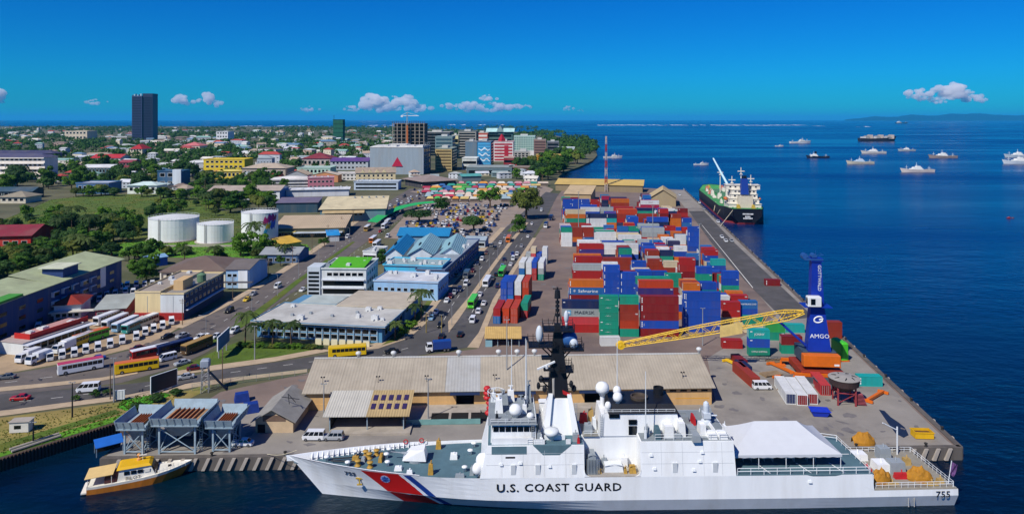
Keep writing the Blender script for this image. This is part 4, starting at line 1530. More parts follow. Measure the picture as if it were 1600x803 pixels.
VEH = {}
for nm, fn in (("sedan", make_sedan), ("suv", make_suv), ("van", make_van), ("pickup", make_pickup), ("bus", make_bus), ("truck", make_truck)):
	b, g, wh, wm, wr, hl, hw, lz = fn()
	bm_ = b.mesh(nm + "_body", [M_PAINT])
	gm_ = g.mesh(nm + "_glass", [M_VGLASS])
	panes = []
	if nm == "bus":
		for f_ in g.f:
			q = MB()
			q.add([g.v[i_] for i_ in f_], [(0, 1, 2, 3)])
			panes.append(q.mesh("window", [M_VGLASS]))
	lm = MB()
	for sg in (-1, 1):
		lm.mi = 0
		lm.box(hl - .05, hl + .02, sg * (hw - .3) - .16, sg * (hw - .3) + .16, lz - .08, lz + .1)
	lmm = lm.mesh("headlights", [M_LAMP])
	one = MB()
	one.box(hl - .05, hl + .02, -.16, .16, lz - .08, lz + .1)
	hm = one.mesh("headlight", [M_LAMP])
	one = MB()
	one.box(-hl - .02, -hl + .05, -.12, .12, lz - .02, lz + .16)
	tm = one.mesh("tail_light", [M_TAIL])
	allb = MB()
	allb.v = list(b.v); allb.f = list(b.f); allb.m = [0] * len(b.f)
	allb.mi = 1
	allb.add(g.v, g.f)
	allb.mi = 2
	for x, y in wh:
		allb.tube((x, y - .11, wr), (x, y + .11, wr), wr, 10)
	VEH[nm] = dict(panes=panes, body=bm_, glass=gm_, wheels=wh, wm=wm, wr=wr, hl=hl, hw=hw, head=hm, tail=tm, far=allb.mesh(nm, [M_PAINT, M_VGLASS, M_TYRE]))
ROOFM = MB()
bevel_box(ROOFM, -5.45, 5.45, -1.16, 1.16, 2.86, 3.06, .16, .06)
ROOF_BUS = ROOFM.mesh("roof", [M_PAINT])
COLN = {"white": "#d9dbdc", "silver": "#9ea2a6", "grey": "#5c6064", "black": "#17191c", "red": "#a3171a", "maroon": "#5a1418", "blue": "#1d3f86", "navy": "#16234a", "green": "#1f8a3a", "yellow": "#d9b414", "orange": "#d06a18", "lime": "#4fc22a", "cream": "#d8cfae", "pink": "#c96a80", "rose": "#b83a52", "gold": "#a8863a", "brown": "#5a4630", "teal": "#2f8a86", "lightblue": "#7fa6c4"}
KINDW = {"sedan": "car", "suv": "car", "van": "van", "pickup": "pickup", "bus": "bus", "truck": "truck"}


def vehicle(kind, u, v, heading, colour, label, group, roof=None, z=0.0, near=True, scale=1.0, xy=None):
	"""heading: (u2, v2) photo pixel the front points to, or an angle in radians"""
	p = P(u, v) if xy is None else Vector((xy[0], xy[1], 0))
	if isinstance(heading, tuple):
		d = P(*heading) - p
		a = math.atan2(d.y, d.x)
	else:
		a = heading
	V = VEH[kind]
	z = z or 0.13
	cat = KINDW[kind]
	if not near:
		o = mk(kind if kind in ("bus", "truck", "pickup", "van") else "car", V["far"], None, (p.x, p.y, z), a, label, cat, group, None, COLN[colour])
		return o
	r = empty({"sedan": "car", "suv": "car"}.get(kind, kind), (p.x, p.y, z), a, label, cat, group)
	r.scale = (scale,) * 3
	mk("body", V["body"], r, color=COLN[colour])
	if V["panes"]:
		for pm_ in V["panes"]:
			mk("window", pm_, r)
	else:
		mk("window_glass", V["glass"], r)
	for x, y in V["wheels"]:
		mk("wheel", V["wm"], r, (x, y, V["wr"]))
	for sg in (-1, 1):
		mk("headlight", V["head"], r, (0, sg * (V["hw"] - .3), 0))
		mk("tail_light", V["tail"], r, (0, sg * (V["hw"] - .25), 0))
	if roof and kind == "bus":
		mk("roof", ROOF_BUS, r, color=COLN[roof])
	return r


def box_load(root, colour, L_=5.4, W_=2.3, H_=2.3, z=.86, x=-1.25, name="cargo_box"):
	q = MB()
	bevel_box(q, x - L_ / 2, x + L_ / 2, -W_ / 2, W_ / 2, z, z + H_, .04, .04)
	return q.build(name, M_PAINT, root, color=COLN.get(colour, colour))


G1 = "vehicles on the left-hand roads"
V_ = vehicle
V_("sedan", 32, 625, (-40, 629), "red", "red car with white roof on the lower left road", G1)
V_("van", 138, 612, (60, 618), "white", "white minivan driving on the lower left road", G1, scale=1.12)
V_("sedan", 10, 592, (-60, 598), "grey", "dark grey car cut by the left picture edge", G1)
V_("bus", 126, 580, (60, 592), "white", "white coach with a rose-red roof at the left junction", G1, roof="rose")
V_("bus", 214, 580, (150, 590), "yellow", "yellow coach with orange roof at the left junction", G1, roof="orange")
V_("bus", 236, 558, (170, 573), "red", "red bus with white roof behind the yellow coach", G1, roof="white")
V_("van", 262, 563, (205, 577), "white", "white minibus behind the yellow coach", G1)
V_("sedan", 285, 570, (230, 584), "silver", "silver car just right of the yellow coach", G1)
V_("bus", 272, 550, (215, 566), "navy", "navy bus on the left junction approach", G1, roof="navy")
V_("bus", 308, 547, (262, 566), "brown", "dark bus with gold roof beside the grass corner", G1, roof="gold")
V_("sedan", 262, 528, (220, 541), "black", "black car on the divided road near the cream wall", G1)
V_("sedan", 285, 527, (240, 541), "silver", "silver car on the divided road below the cream wall", G1)
V_("pickup", 315, 530, (270, 546), "white", "white pickup on the median side near the hoarding", G1)
V_("sedan", 338, 528, (298, 546), "white", "white car just left of the blue hoarding", G1)
V_("suv", 366, 520, (330, 540), "white", "white four-wheel drive above the blue hoarding", G1)
V_("sedan", 215, 547, (160, 560), "maroon", "maroon car in front of the parked white vans", G1)
V_("sedan", 152, 563, (100, 573), "blue", "blue car behind the pink coach", G1)
V_("suv", 358, 488, (320, 508), "black", "black four-wheel drive beside the dark long wall", G1)
V_("sedan", 386, 470, (350, 491), "yellow", "yellow taxi on the divided road", G1)
V_("sedan", 396, 461, (362, 482), "silver", "silver car just above the yellow taxi", G1)
V_("van", 434, 450, (410, 466), "white", "white van on the divided road above the taxi", G1)
V_("sedan", 473, 455, (440, 476), "white", "white car by the grey office with green roof", G1)
V_("sedan", 290, 592, (240, 600), "silver", "silver car beside the dark roadside hoarding", G1)
V_("sedan", 305, 578, (350, 572), "maroon", "dark red car near the lattice tower", G1)
# parked minivans in the bus yard
G2 = "vans and buses parked in the bus yard"
for i, (u, v) in enumerate(((78, 562), (97, 559), (116, 556), (134, 551), (153, 547), (172, 542), (191, 536), (213, 530), (227, 523), (240, 518), (254, 513), (268, 506))):
	V_("van", u, v, (u + 3, v + 40), "white", "white minivan parked facing the road in the bus yard", G2)
for i, (u, v) in enumerate(((155, 472), (167, 464), (180, 462), (188, 452), (199, 449), (213, 448), (226, 448), (238, 447), (196, 459), (208, 460), (218, 468), (172, 472))):
	V_("van", u, v, (u - 6, v + 40), "white", "white van parked behind the cream-walled building", G2)
for u, v, c in ((44, 563, "white"), (60, 566, "cream"), (100, 549, "white")):
	t = V_("truck", u, v, (u - 30, v + 12), "white", "white lorry parked at the depot end of the bus yard", G2)
	box_load(t, "white", 4.6, 2.2, 2.0)
for u, v, c, rf in ((168, 503, "white", "white"), (226, 509, "cream", "white"), (122, 540, "yellow", "white")):
	V_("bus", u, v, (u - 34, v + 13), c, f"{c} bus squeezed into the packed bus yard", G2, roof=rf)
V_("van", 60, 515, (50, 540), "white", "white van parked alone by the long blue building", G2)
V_("pickup", 95, 506, (60, 520), "grey", "grey pickup by the small red-roofed house", G2)
V_("bus", 142, 533, (95, 547), "lime", "green bus with orange roof in the bus yard", G2, roof="orange")
V_("bus", 180, 509, (150, 522), "white", "white bus nearest the cream-walled building", G2, roof="white")
V_("bus", 196, 513, (164, 527), "lightblue", "pale bus between two others in the bus yard", G2, roof="white")
V_("bus", 211, 515, (178, 530), "teal", "blue-green coach with white roof in the bus yard", G2, roof="white")
V_("sedan", 160, 500, (130, 512), "white", "white car parked behind the red canopy", G2)
V_("sedan", 168, 496, (140, 508), "silver", "silver car parked behind the red canopy", G2)
V_("truck", 50, 553, (38, 562), "white", "white truck at the left end of the bus yard", G2)
# wharf side
G3 = "vehicles on the wharf"
V_("sedan", 380, 696, (300, 696), "white", "white car beside the right-hand hopper", G3)
V_("van", 490, 687, (400, 687), "white", "white van parked behind the cutter's bow", G3)
V_("suv", 521, 687, (440, 687), "silver", "silver four-wheel drive behind the white van", G3)
V_("van", 1191, 608, (1290, 608), "white", "white van on the open wharf by the shed end", G3)
t = V_("truck", 684, 549, (600, 556), "white", "blue-bodied truck turning behind the long shed", "vehicles on the wharf road")
box_load(t, "blue")
G4 = "vehicles on the wharf road"
V_("bus", 543, 556, (440, 564), "yellow", "bright yellow bus behind the left end of the shed", G4, roof="yellow")
V_("sedan", 612, 552, (560, 558), "black", "black car following the yellow bus", G4)
up = [(698, 472, "sedan", "white"), (704, 465, "sedan", "maroon"), (710, 459, "sedan", "silver"), (718, 455, "suv", "navy"), (728, 446, "van", "white"), (720, 424, "sedan", "blue"), (739, 425, "sedan", "maroon"), (746, 414, "sedan", "navy"),
	  (753, 407, "suv", "white"), (681, 490, "sedan", "white"), (674, 499, "sedan", "lightblue"), (688, 510, "sedan", "black"), (774, 389, "sedan", "black"), (782, 381, "sedan", "white"), (789, 372, "sedan", "silver"), (713, 432, "sedan", "grey"), (760, 397, "sedan", "maroon"), (768, 386, "suv", "grey")]
for u, v, k, c in up:
	w = 26 * (v - 187) / 300
	V_(k, u, v, (u - w * .55, v + w), c, f"{c} {'van' if k == 'van' else 'car'} on the town side of the wharf road", G4)
dn = [(690, 528, "sedan", "black"), (719, 525, "sedan", "black"), (739, 503, "van", "white"), (748, 489, "suv", "white"), (756, 476, "sedan", "white"), (750, 462, "sedan", "white"), (778, 449, "suv", "navy"), (775, 431, "sedan", "black"), (770, 437, "sedan", "grey"),
	  (785, 417, "sedan", "lightblue"), (798, 415, "sedan", "white"), (802, 406, "van", "white"), (788, 407, "sedan", "navy"), (808, 399, "suv", "white"), (801, 398, "sedan", "blue"), (825, 371, "sedan", "white"), (831, 351, "sedan", "white"), (815, 386, "sedan", "silver"), (820, 362, "van", "white"), (838, 342, "sedan", "grey"), (846, 330, "van", "white")]
for u, v, k, c in dn:
	w = 26 * (v - 187) / 300
	V_(k, u, v, (u + w * .5, v - w), c, f"{c} {'van' if k == 'van' else 'car'} on the port side of the wharf road", G4)
V_("bus", 739, 477, (718, 512), "lime", "bright green bus in the middle of the wharf road", G4, roof="lime")
V_("bus", 785, 429, (768, 456), "green", "green bus further up the wharf road by the containers", G4, roof="lime")
V_("bus", 761, 445, (744, 474), "white", "white bus between the two green buses", G4, roof="white")
V_("bus", 795, 377, (784, 396), "orange", "orange bus far up the wharf road", G4, roof="orange")
t = V_("truck", 729, 434, (716, 452), "grey", "grey-blue truck queueing on the wharf road", G4)
box_load(t, "#41586a")
for u, v, c in ((861, 344, "navy"), (853, 356, "white")):
	t = V_("truck", u, v, (u - 10, v + 14), c, "lorry with a blue container waiting at the yard edge", G4)
	box_load(t, "navy", 6.0, 2.4, 2.5)
# market road traffic on the divided road
G5 = "traffic on the market road"
mt = [(543, 372, "van", "white", "white minibus on the left kerb of the market road"), (574, 360, "bus", "gold", "gold bus in the middle of the market road"), (581, 347, "van", "silver", "silver van below the long roofs"), (601, 356, "bus", "white", "white bus by the green bus shelter"), (606, 350, "bus", "white", "white coach parked beside the green bus shelter"),
	  (583, 378, "bus", "orange", "orange and white bus by the blue roof"), (589, 385, "bus", "white", "white and red bus by the blue roof"), (594, 363, "sedan", "red", "red car beside the white buses"), (606, 371, "van", "white", "white van behind the blue roof")]
for u, v, k, c, lb in mt:
	w = 26 * (v - 187) / 300
	V_(k, u, v, (u - w, v + w * .75), c, lb, G5, roof=("white" if k == "bus" else None))
rg = random.Random(5)
tc_ = ["white", "white", "silver", "white", "grey", "navy", "red", "white", "blue", "black", "yellow"]
for i in range(52):
	t = rg.random()
	side = rg.choice((.25, .45, .6, .78))
	v = 345 - t * 52
	def bl(li, v):
		li = sorted(li, key=lambda q: q[1])
		for (u0, v0), (u1, v1) in zip(li, li[1:]):
			if v0 <= v <= v1:
				return u0 + (u1 - u0) * (v - v0) / (v1 - v0)
		return li[-1][0]
	ul, ur = bl(B_up[-6:], v), bl(B_lo[:5], v)
	u = ul + (ur - ul) * side
	w = 26 * (v - 187) / 300
	sg = -1 if side < .5 else 1
	c = rg.choice(tc_)
	k = rg.choice(("sedan", "sedan", "suv", "van"))
	V_(k, u, v, (u + sg * w * .8, v - sg * w), c, f"{c} {'van' if k == 'van' else 'car'} in the far queue on the market road", G5, near=False)
# car park between the market and the blue-roofed hall
G6 = "vehicles parked at the market"
n = 0
for row in range(11):
	v = 322 + row * 4.6
	for k in range(25):
		u = 640 + k * 6.3 + rg.uniform(-1.5, 1.5) - (row - 5) * 3.2
		if u < 618 + (v - 322) * -.2 or u > 800 - (v - 322) * .72 or rg.random() < .14:
			continue
		if (u - 740) ** 2 / 400 + (v - 352) ** 2 / 130 < 1 or (u - 655) ** 2 / 500 + (v - 340) ** 2 / 60 < 1:
			continue
		c = rg.choice(tc_)
		kk = rg.choice(("sedan", "sedan", "suv", "van"))
		V_(kk, u, v + rg.uniform(-.6, .6), R(rg.choice((78, 82, 258, 85))) + rg.uniform(-.15, .15), c, f"{c} {'van' if kk == 'van' else 'car'} parked in the market car park", G6, near=False)
# pickups on the quay lane
for u, v, c in ((1122, 348, "white"), (1128, 372, "white"), (1134, 378, "white"), (1143, 378, "silver"), (1093, 318, "white"), (1100, 328, "silver"), (1062, 306, "white")):
	V_("pickup", u, v, (u + 20, v + 20), c, f"{c} pickup on the quay lane beside the containers", "pickups on the quay lane", near=False)

# ------------------------------------------------------------------ shipping containers
M_CONT = ribbed("container_steel", "#ffffff", 0.28, 0, 0.04, objcol=True, rough=0.55, var=0.1, scale=0.9, rnd=0.1, dirt="#6b5648", dirt_amt=0.16, streak=True)
M_CFRAME = mat("container_frame", "#ffffff", 0.6, 0.12, 1.2, objcol=True, rnd=0.1)
M_CDOOR = mat("container_bar", "#b9b9b6", 0.5, 0.1, 2.0)
CC = {"red": "#a01f1c", "dred": "#7c1518", "salmon": "#b8383c", "rust": "#8f2f1b", "orange": "#c0621a", "ored": "#b23a18", "blue": "#1645a0", "navy": "#14254f", "sky": "#1f62a0", "teal": "#12886c", "cyan": "#19a09a",
	  "white": "#d3d5d2", "grey": "#9aa09e", "cream": "#c9b896", "purple": "#3a2a6e", "magenta": "#a01a46", "green": "#2f9a4a"}
CWORD = {"dred": "dark red", "ored": "orange-red", "sky": "light blue", "cream": "cream", "salmon": "salmon red"}
CH = 2.59


def container_mesh(L_):
	m = MB()
	m.mi = 0
	m.box(-L_ / 2 + .05, L_ / 2 - .05, -1.17, 1.17, .12, CH - .03)
	m.mi = 1
	for x in (-L_ / 2, L_ / 2 - .12):
		for y in (-1.22, 1.10):
			m.box(x, x + .12, y, y + .12, 0, CH)
	for y in (-1.22, 1.14):
		m.box(-L_ / 2 + .12, L_ / 2 - .12, y, y + .08, 0, .16)
		m.box(-L_ / 2 + .12, L_ / 2 - .12, y, y + .08, CH - .1, CH - .005)
	for x in (-L_ / 2 + .005, L_ / 2 - .085):
		m.box(x, x + .08, -1.10, 1.10, CH - .12, CH - .005)
		m.box(x, x + .08, -1.10, 1.10, 0, .16)
	return m.mesh("container", [M_CONT, M_CFRAME])


def door_mesh(L_):
	m = MB()
	m.mi = 0
	for y in (-1.06, .02):
		m.box(L_ / 2 - .06, L_ / 2 + .0, y, y + 1.04, .18, CH - .14)
	m.mi = 1
	for y in (-.75, -.3, .3, .75):
		m.tube((L_ / 2 + .04, y, .2), (L_ / 2 + .04, y, CH - .16), .03, 5)
	return m.mesh("doors", [M_CFRAME, M_CDOOR])


def marking_mesh(L_, k):
	"""painted codes beside a corner post"""
	m = MB()
	y = -1.235
	def bar(x0, x1, z0, z1):
		m.add([(x0, y, z0), (x1, y, z0), (x1, y, z1), (x0, y, z1)], [(0, 1, 2, 3)])
	if k == 0:
		for j in range(3):
			bar(-L_ / 2 + .3, -L_ / 2 + .58, .5 + j * .62, .95 + j * .62)
	elif k == 1:
		bar(L_ / 2 - 1.15, L_ / 2 - .3, 2.14, 2.27)
		bar(L_ / 2 - .95, L_ / 2 - .3, 1.94, 2.04)
	else:
		bar(-L_ / 2 + .35, -L_ / 2 + 1.0, 1.95, 2.2)
	return m.mesh("marking", M_LOGO)


M_LOGO = mat("logo_white", "#e4e6e4", .6, .05)
MARK = {(sz, k): marking_mesh(L_, k) for sz, L_ in ((40, 12.19), (20, 6.06)) for k in range(3)}
rc = random.Random(11)
CM = {40: container_mesh(12.19), 20: container_mesh(6.06)}
DM = {40: door_mesh(12.19), 20: door_mesh(6.06)}
LV = {0: "at the bottom", 1: "second up", 2: "third up", 3: "fourth up", 4: "fifth up", 5: "sixth up"}
M_LOGO = mat("logo_white", "#e4e6e4", .6, .05)
N_CONT = [0]
GC = "shipping containers in the yard"


def put_container(x, y, z, rz, size, c, label, group=GC, door=True):
	o = mk("shipping_container", CM[size], None, (x, y, z), rz, label, "container", group, None, CC[c])
	if door:
		mk("doors", DM[size], o, color=CC[c])
	N_CONT[0] += 1
	if rc.random() < .6 and c != 'grey':
		fl = abs(rz) > 1.6 and abs(abs(rz) - math.pi) < .6
		k = mk("marking", MARK[(size, rc.randrange(3))], o)
		if fl:
			k.rotation_euler = (0, 0, math.pi)
	return o


def stack(x, y, rz, size, cols, where, z0=.06, door=False, base=0):
	out = []
	for i, c in enumerate(cols):
		lb = f"{CWORD.get(c, c)} {'long' if size == 40 else 'short'} container, {LV[i + base]}, {where}"
		if len(cols) == 1:
			lb = f"single {CWORD.get(c, c)} {'long' if size == 40 else 'short'} container, {where}"
		out.append(put_container(x, y, z0 + (i + base) * (CH + .01), rz + (math.pi if (i * 7 + int(x)) % 3 == 0 else 0), size, c, lb, door=door))
	return out


def logo(o, txt, size, m, dx=0, dz=1.3, sx=1.0, side=-1):
	flip = abs(o.rotation_euler.z) > 1.6
	t = text("logo", txt, size, m, o, (-dx if flip else dx, (1.26 if flip else -1.26), dz), (R(90), 0, math.pi if flip else 0), sx=sx)
	return t


YRZ = R(-2.0)
rc = random.Random(11)


def at_u(u, y, z=0):
	return (u - 800) / FPX * (y * CP + (HC - z) * SP)


# front row, written out stack by stack
front = [(907.5, 231.5, 40, ["red", "salmon", "grey", "navy"]), (951.8, 227, 20, ["teal"] * 5), (983.5, 227, 20, ["teal", "ored", "rust", "rust", "teal"]),
		 (1031, 227, 40, ["dred", "blue", "dred", "dred", "dred"]), (1097, 232, 40, ["blue"] * 5), (1143, 240, 20, ["cream", "red", "red"]), (1170, 241, 20, ["blue", "blue", "sky"])]
for k, (u, y, sz, cols) in enumerate(front):
	names = ["leftmost front stack", "all-teal front stack", "front stack right of the teal one", "dark red front stack", "big blue front stack", "cream and red front stack", "front stack beside the quay lane"]
	st = stack(at_u(u, y), y + 1.2, YRZ, sz, cols, names[k], door=True)
	if k == 0:
		logo(st[2], "MAERSK", 1.45, mat("logo_dark", "#1d2a3a", .6, .05), dx=1.2, sx=1.25)
		q = MB()
		q.box(-.75, .75, -.02, .02, -.75, .75)
		fl = abs(st[2].rotation_euler.z) > 1.6
		lg = q.build("logo_square", mat("logo_lightblue", "#4f93b4", .6, .05), st[2])
		lg.location = (3.9 if fl else -3.9, 1.25 if fl else -1.25, 1.3)
		q = MB()
		for a in range(7):
			q.tube((0, 0, 0), (.5 * math.cos(a * .9), 0, .5 * math.sin(a * .9)), .09, 4)
		st_ = q.build("logo_star", M_LOGO, lg, loc=(0, .03 if fl else -.03, 0))
	if k in (3,):
		for c_ in st[1:3]:
			logo(c_, "||", .9, M_LOGO, dx=-5.0, sx=.6)
	if k == 4:
		for c_ in st:
			for dz in (.7, 1.3, 1.9):
				logo(c_, "|", .8, M_LOGO, dx=-5.2, dz=dz, sx=2.2)
	if k == 1:
		for c_ in st:
			logo(c_, "- ==- -", .6, M_LOGO, dx=-.3, dz=1.5, sx=1.2)
	if k == 6:
		logo(st[2], "HAMBURG SUD", .75, M_LOGO, dx=0, dz=1.6)
# second line of front stacks (seen over their tops)
Z4 = lambda x, y: (860 + x / 4.706, 380 + y / 4.706)
Z3 = lambda x, y: (860 + x / 5.333, 270 + y / 5.333)
rows = [
	(Z4, 250, 145, 385, 275, 40, ["orange", "sky", "dred"]), (Z4, 262, 395, 508, 188, 20, ["blue"]), (Z4, 262, 515, 635, 195, 20, ["blue"]), (Z4, 276, 640, 745, 195, 20, ["blue"]), (Z4, 276, 748, 860, 190, 20, ["blue"]),
	(Z4, 249, 650, 905, 285, 40, ["ored", "purple"]), (Z4, 272, 865, 945, 228, 20, ["teal", "teal"]), (Z4, 276, 955, 1065, 135, 20, ["red", "red", "dred"]), (Z4, 272, 1085, 1180, 190, 20, ["blue", "teal"]), (Z4, 257, 1105, 1220, 298, 20, ["blue", "teal"]),
	(Z4, 264, 1270, 1385, 232, 20, ["blue", "blue"]), (Z4, 248, 1190, 1320, 368, 20, ["white", "navy"]), (Z4, 249, 1330, 1450, 375, 20, ["red", "white"]), (Z4, 256, 985, 1095, 312, 20, ["orange", "white"]), (Z4, 247, 920, 1040, 378, 20, ["white", "blue"]), (Z4, 284, 1195, 1255, 225, 20, ["dred", "red"]),
	(Z4, 290, 172, 380, 142, 40, ["grey", "red", "red"]), (Z4, 306, 175, 385, 95, 40, ["red", "dred"]), (Z4, 303, 392, 600, 98, 40, ["rust", "rust"]), (Z4, 296, 605, 700, 132, 20, ["blue", "white"]), (Z4, 300, 712, 830, 107, 20, ["rust", "rust"]), (Z4, 296, 840, 940, 132, 20, ["cream", "rust"]),
	(Z4, 300, 1185, 1290, 127, 20, ["cyan", "blue", "red"]), (Z4, 322, 1135, 1235, 62, 20, ["red", "blue"]), (Z4, 312, 1010, 1100, 78, 20, ["sky", "navy"]),
	(Z3, 352, 245, 440, 600, 40, ["red", "purple"]), (Z3, 352, 445, 625, 592, 40, ["white", "white"]), (Z3, 352, 630, 735, 592, 20, ["white"]), (Z3, 338, 575, 680, 650, 20, ["teal", "blue"]), (Z3, 354, 768, 855, 572, 20, ["blue", "blue"]), (Z3, 354, 865, 950, 592, 20, ["magenta", "red"]),
	(Z3, 346, 1030, 1140, 605, 20, ["white", "blue"]), (Z3, 366, 950, 1035, 572, 20, ["white", "red"]), (Z3, 374, 1145, 1250, 445, 20, ["blue"] * 5), (Z3, 334, 920, 1020, 652, 20, ["navy", "teal"]), (Z3, 334, 805, 905, 642, 20, ["rust", "rust"]), (Z3, 336, 1285, 1405, 652, 20, ["red", "blue"]),
	(Z3, 388, 100, 172, 455, 20, ["teal", "white", "white", "white"]), (Z3, 388, 180, 262, 455, 20, ["rust", "rust", "orange"]), (Z3, 388, 270, 360, 442, 20, ["rust", "rust", "sky"]), (Z3, 388, 365, 545, 482, 40, ["white", "white"]), (Z3, 400, 470, 560, 462, 20, ["red", "navy"]), (Z3, 392, 560, 650, 442, 20, ["sky", "blue"]), (Z3, 392, 652, 722, 452, 20, ["teal", "blue"]),
	(Z3, 378, 575, 750, 522, 40, ["white"]), (Z3, 388, 765, 950, 452, 40, ["grey", "grey", "red"]), (Z3, 394, 957, 1040, 452, 20, ["red", "sky"]), (Z3, 380, 1050, 1130, 512, 20, ["white", "white"]),
	(Z3, 425, 120, 298, 312, 40, ["cream", "orange", "teal"]), (Z3, 425, 302, 465, 332, 40, ["navy", "white", "white"]), (Z3, 425, 475, 545, 352, 20, ["navy", "cyan"]), (Z3, 425, 560, 718, 322, 40, ["ored", "rust", "red"]), (Z3, 411, 640, 740, 382, 20, ["blue", "blue"]), (Z3, 425, 722, 890, 332, 40, ["rust", "rust"]), (Z3, 410, 790, 1000, 382, 40, ["blue", "navy"]),
	(Z3, 428, 905, 980, 302, 20, ["red", "dred"]), (Z3, 425, 1008, 1088, 352, 20, ["rust", "orange", "orange"]), (Z3, 425, 1092, 1180, 372, 20, ["blue", "sky"]),
	(Z3, 480, 105, 178, 203, 20, ["blue"] * 4), (Z3, 480, 180, 250, 203, 20, ["blue"] * 4), (Z3, 480, 252, 330, 203, 20, ["blue"] * 4), (Z3, 478, 340, 405, 218, 20, ["red", "red"]), (Z3, 456, 262, 400, 284, 40, ["white"]), (Z3, 456, 430, 560, 284, 40, ["grey", "grey"]), (Z3, 456, 562, 640, 284, 20, ["white"]),
	(Z3, 482, 515, 650, 192, 40, ["orange", "rust"]), (Z3, 500, 435, 492, 155, 20, ["magenta", "navy"]), (Z3, 472, 755, 905, 248, 40, ["white", "magenta"]), (Z3, 450, 725, 885, 298, 40, ["navy", "rust"]), (Z3, 508, 765, 845, 175, 20, ["sky", "blue"]), (Z3, 450, 1062, 1150, 288, 20, ["dred", "red"]), (Z3, 470, 960, 1040, 290, 20, ["white", "grey"])]
allc = list(CC.keys())
fill_cells = []
rowno = {}
for (Z, y, x0, x1, yt, sz, cols) in rows:
	u0, vt = Z(x0, yt)
	u1, _ = Z(x1, yt)
	zt = zat(y, vt)
	n = max(1, min(6, round(zt / CH)))
	cl = list(cols)[:n]
	if cols == ["blue"]:
		cl = ["blue"] * min(n, 4)
	cl = cl[::-1]
	key = int(y / 20)
	rowno[key] = rowno.get(key, 0) + 1
	uc = (u0 + u1) / 2
	near_w = {11: "front block", 12: "second block", 13: "third block", 14: "fourth block", 15: "fifth block", 16: "sixth block", 17: "middle block", 18: "middle block", 19: "ninth block", 20: "tenth block", 21: "far block", 22: "far block", 23: "back block", 24: "back block", 25: "last block"}.get(key, "yard")
	fill_cells.append((uc, y, sz, n, n - len(cl)))
	st = stack(at_u(uc, y, zt), y + 1.2, YRZ, sz, cl, near_w + " of the yard", door=(y < 300), base=n - len(cl))
	if cols[:2] == ["orange", "sky"]:
		logo(st[-2], "Safmarine", 1.5, M_LOGO, dx=.6, dz=1.25, sx=1.2)
		logo(st[-2], "*", 2.2, M_LOGO, dx=-4.2, dz=.9)
	if cols == ["blue"] and y == 262:
		for c_ in st[-4:]:
			logo(c_, "|", 1.5, M_LOGO, dx=-2.6, dz=1.3, sx=1.6)
			logo(c_, ":", .8, M_LOGO, dx=2.4, dz=1.4, sx=1.2)
	if cols[0] == "white" and sz == 20 and y in (248, 346):
		logo(st[-1], "------", 1.0, MATS["logo_dark"], dx=0, dz=1.3)
	if cols == ["white", "white"] and sz == 40 and y == 352:
		logo(st[-1], "~ ~~~~", .9, MATS["logo_dark"], dx=.5, dz=1.4)
	if cols == ["white", "magenta"]:
		logo(st[-1], "=====", 1.0, M_REDKIT, dx=.5, dz=1.4)
# lines of containers standing close behind those rows, packed so tightly that they read as one mass
names_ = ["red", "blue", "teal", "rust", "navy", "white", "dred", "sky", "grey", "orange", "cream"]
fm = [mat("mass_" + n_, CC[n_], .6, .15, .6, dirt="#6b5648", dirt_amt=.25) for n_ in names_]
mass = MB()
for (uc, y, sz, n, nb) in fill_cells:
	for j in ((0, 1, 2) if y < 330 else (0, 1, 2, 3, 4, 5)):
		yy = y + 1.2 + 2.75 * j
		nn = max(1, n - (1 if rc.random() < .55 else 0) - (1 if n > 3 and rc.random() < .4 else 0))
		if j == 0:
			nn = nb
		L_ = 12.19 if sz == 40 else 6.06
		x = at_u(uc, y, n * CH)
		if j and any(abs(at_u(c2[0], c2[1], c2[3] * CH) - x) < (L_ + (12.19 if c2[2] == 40 else 6.06)) / 2 - .3 and -2.0 < c2[1] + 1.2 - yy < 2.7 for c2 in fill_cells if c2 is not None and not (c2[0] == uc and c2[1] == y)):
			break
		for i in range(nn):
			mass.mi = rc.randrange(len(names_))
			mass.obox((x + .02 * i, yy + (x * 0), .06 + i * (CH + .01) + CH / 2), (L_, 2.44, CH), YRZ)
mass.build("container_block", fm, kind='stuff', label="tightly packed containers behind the front rows of the yard", cat="containers")
# block beside the wharf road, long sides running away from the camera
PRZ = math.atan2(d2.y, d2.x)
ends = [(776, 506, ["sky", "red"]), (790, 505, ["ored", "ored"]), (803, 505, ["ored", "ored"]), (819, 497, ["red", "teal"]),
		(787, 472, ["blue", "blue", "blue"]), (797, 472, ["sky", "blue", "blue"]), (809, 472, ["red", "white", "white"]), (821, 472, ["ored", "ored", "ored"]),
		(815, 438, ["teal", "sky", "white"]), (826, 438, ["navy", "white", "white"]), (834, 438, ["red", "red", "blue"]), (845, 438, ["teal", "grey", "white"]),
		(824, 415, ["sky", "grey"]), (832, 415, ["red", "salmon", "cream"]), (841, 415, ["navy", "blue"]), (850, 415, ["grey", "white", "white"])]
for u, v, cols in ends:
	p = P(u, v)
	d = Vector((d2.x, d2.y, 0))
	c = p + d * 6.1
	st = stack(c.x, c.y, PRZ + math.pi, 40 if v > 430 else 20, cols, "beside the wharf road", door=True)
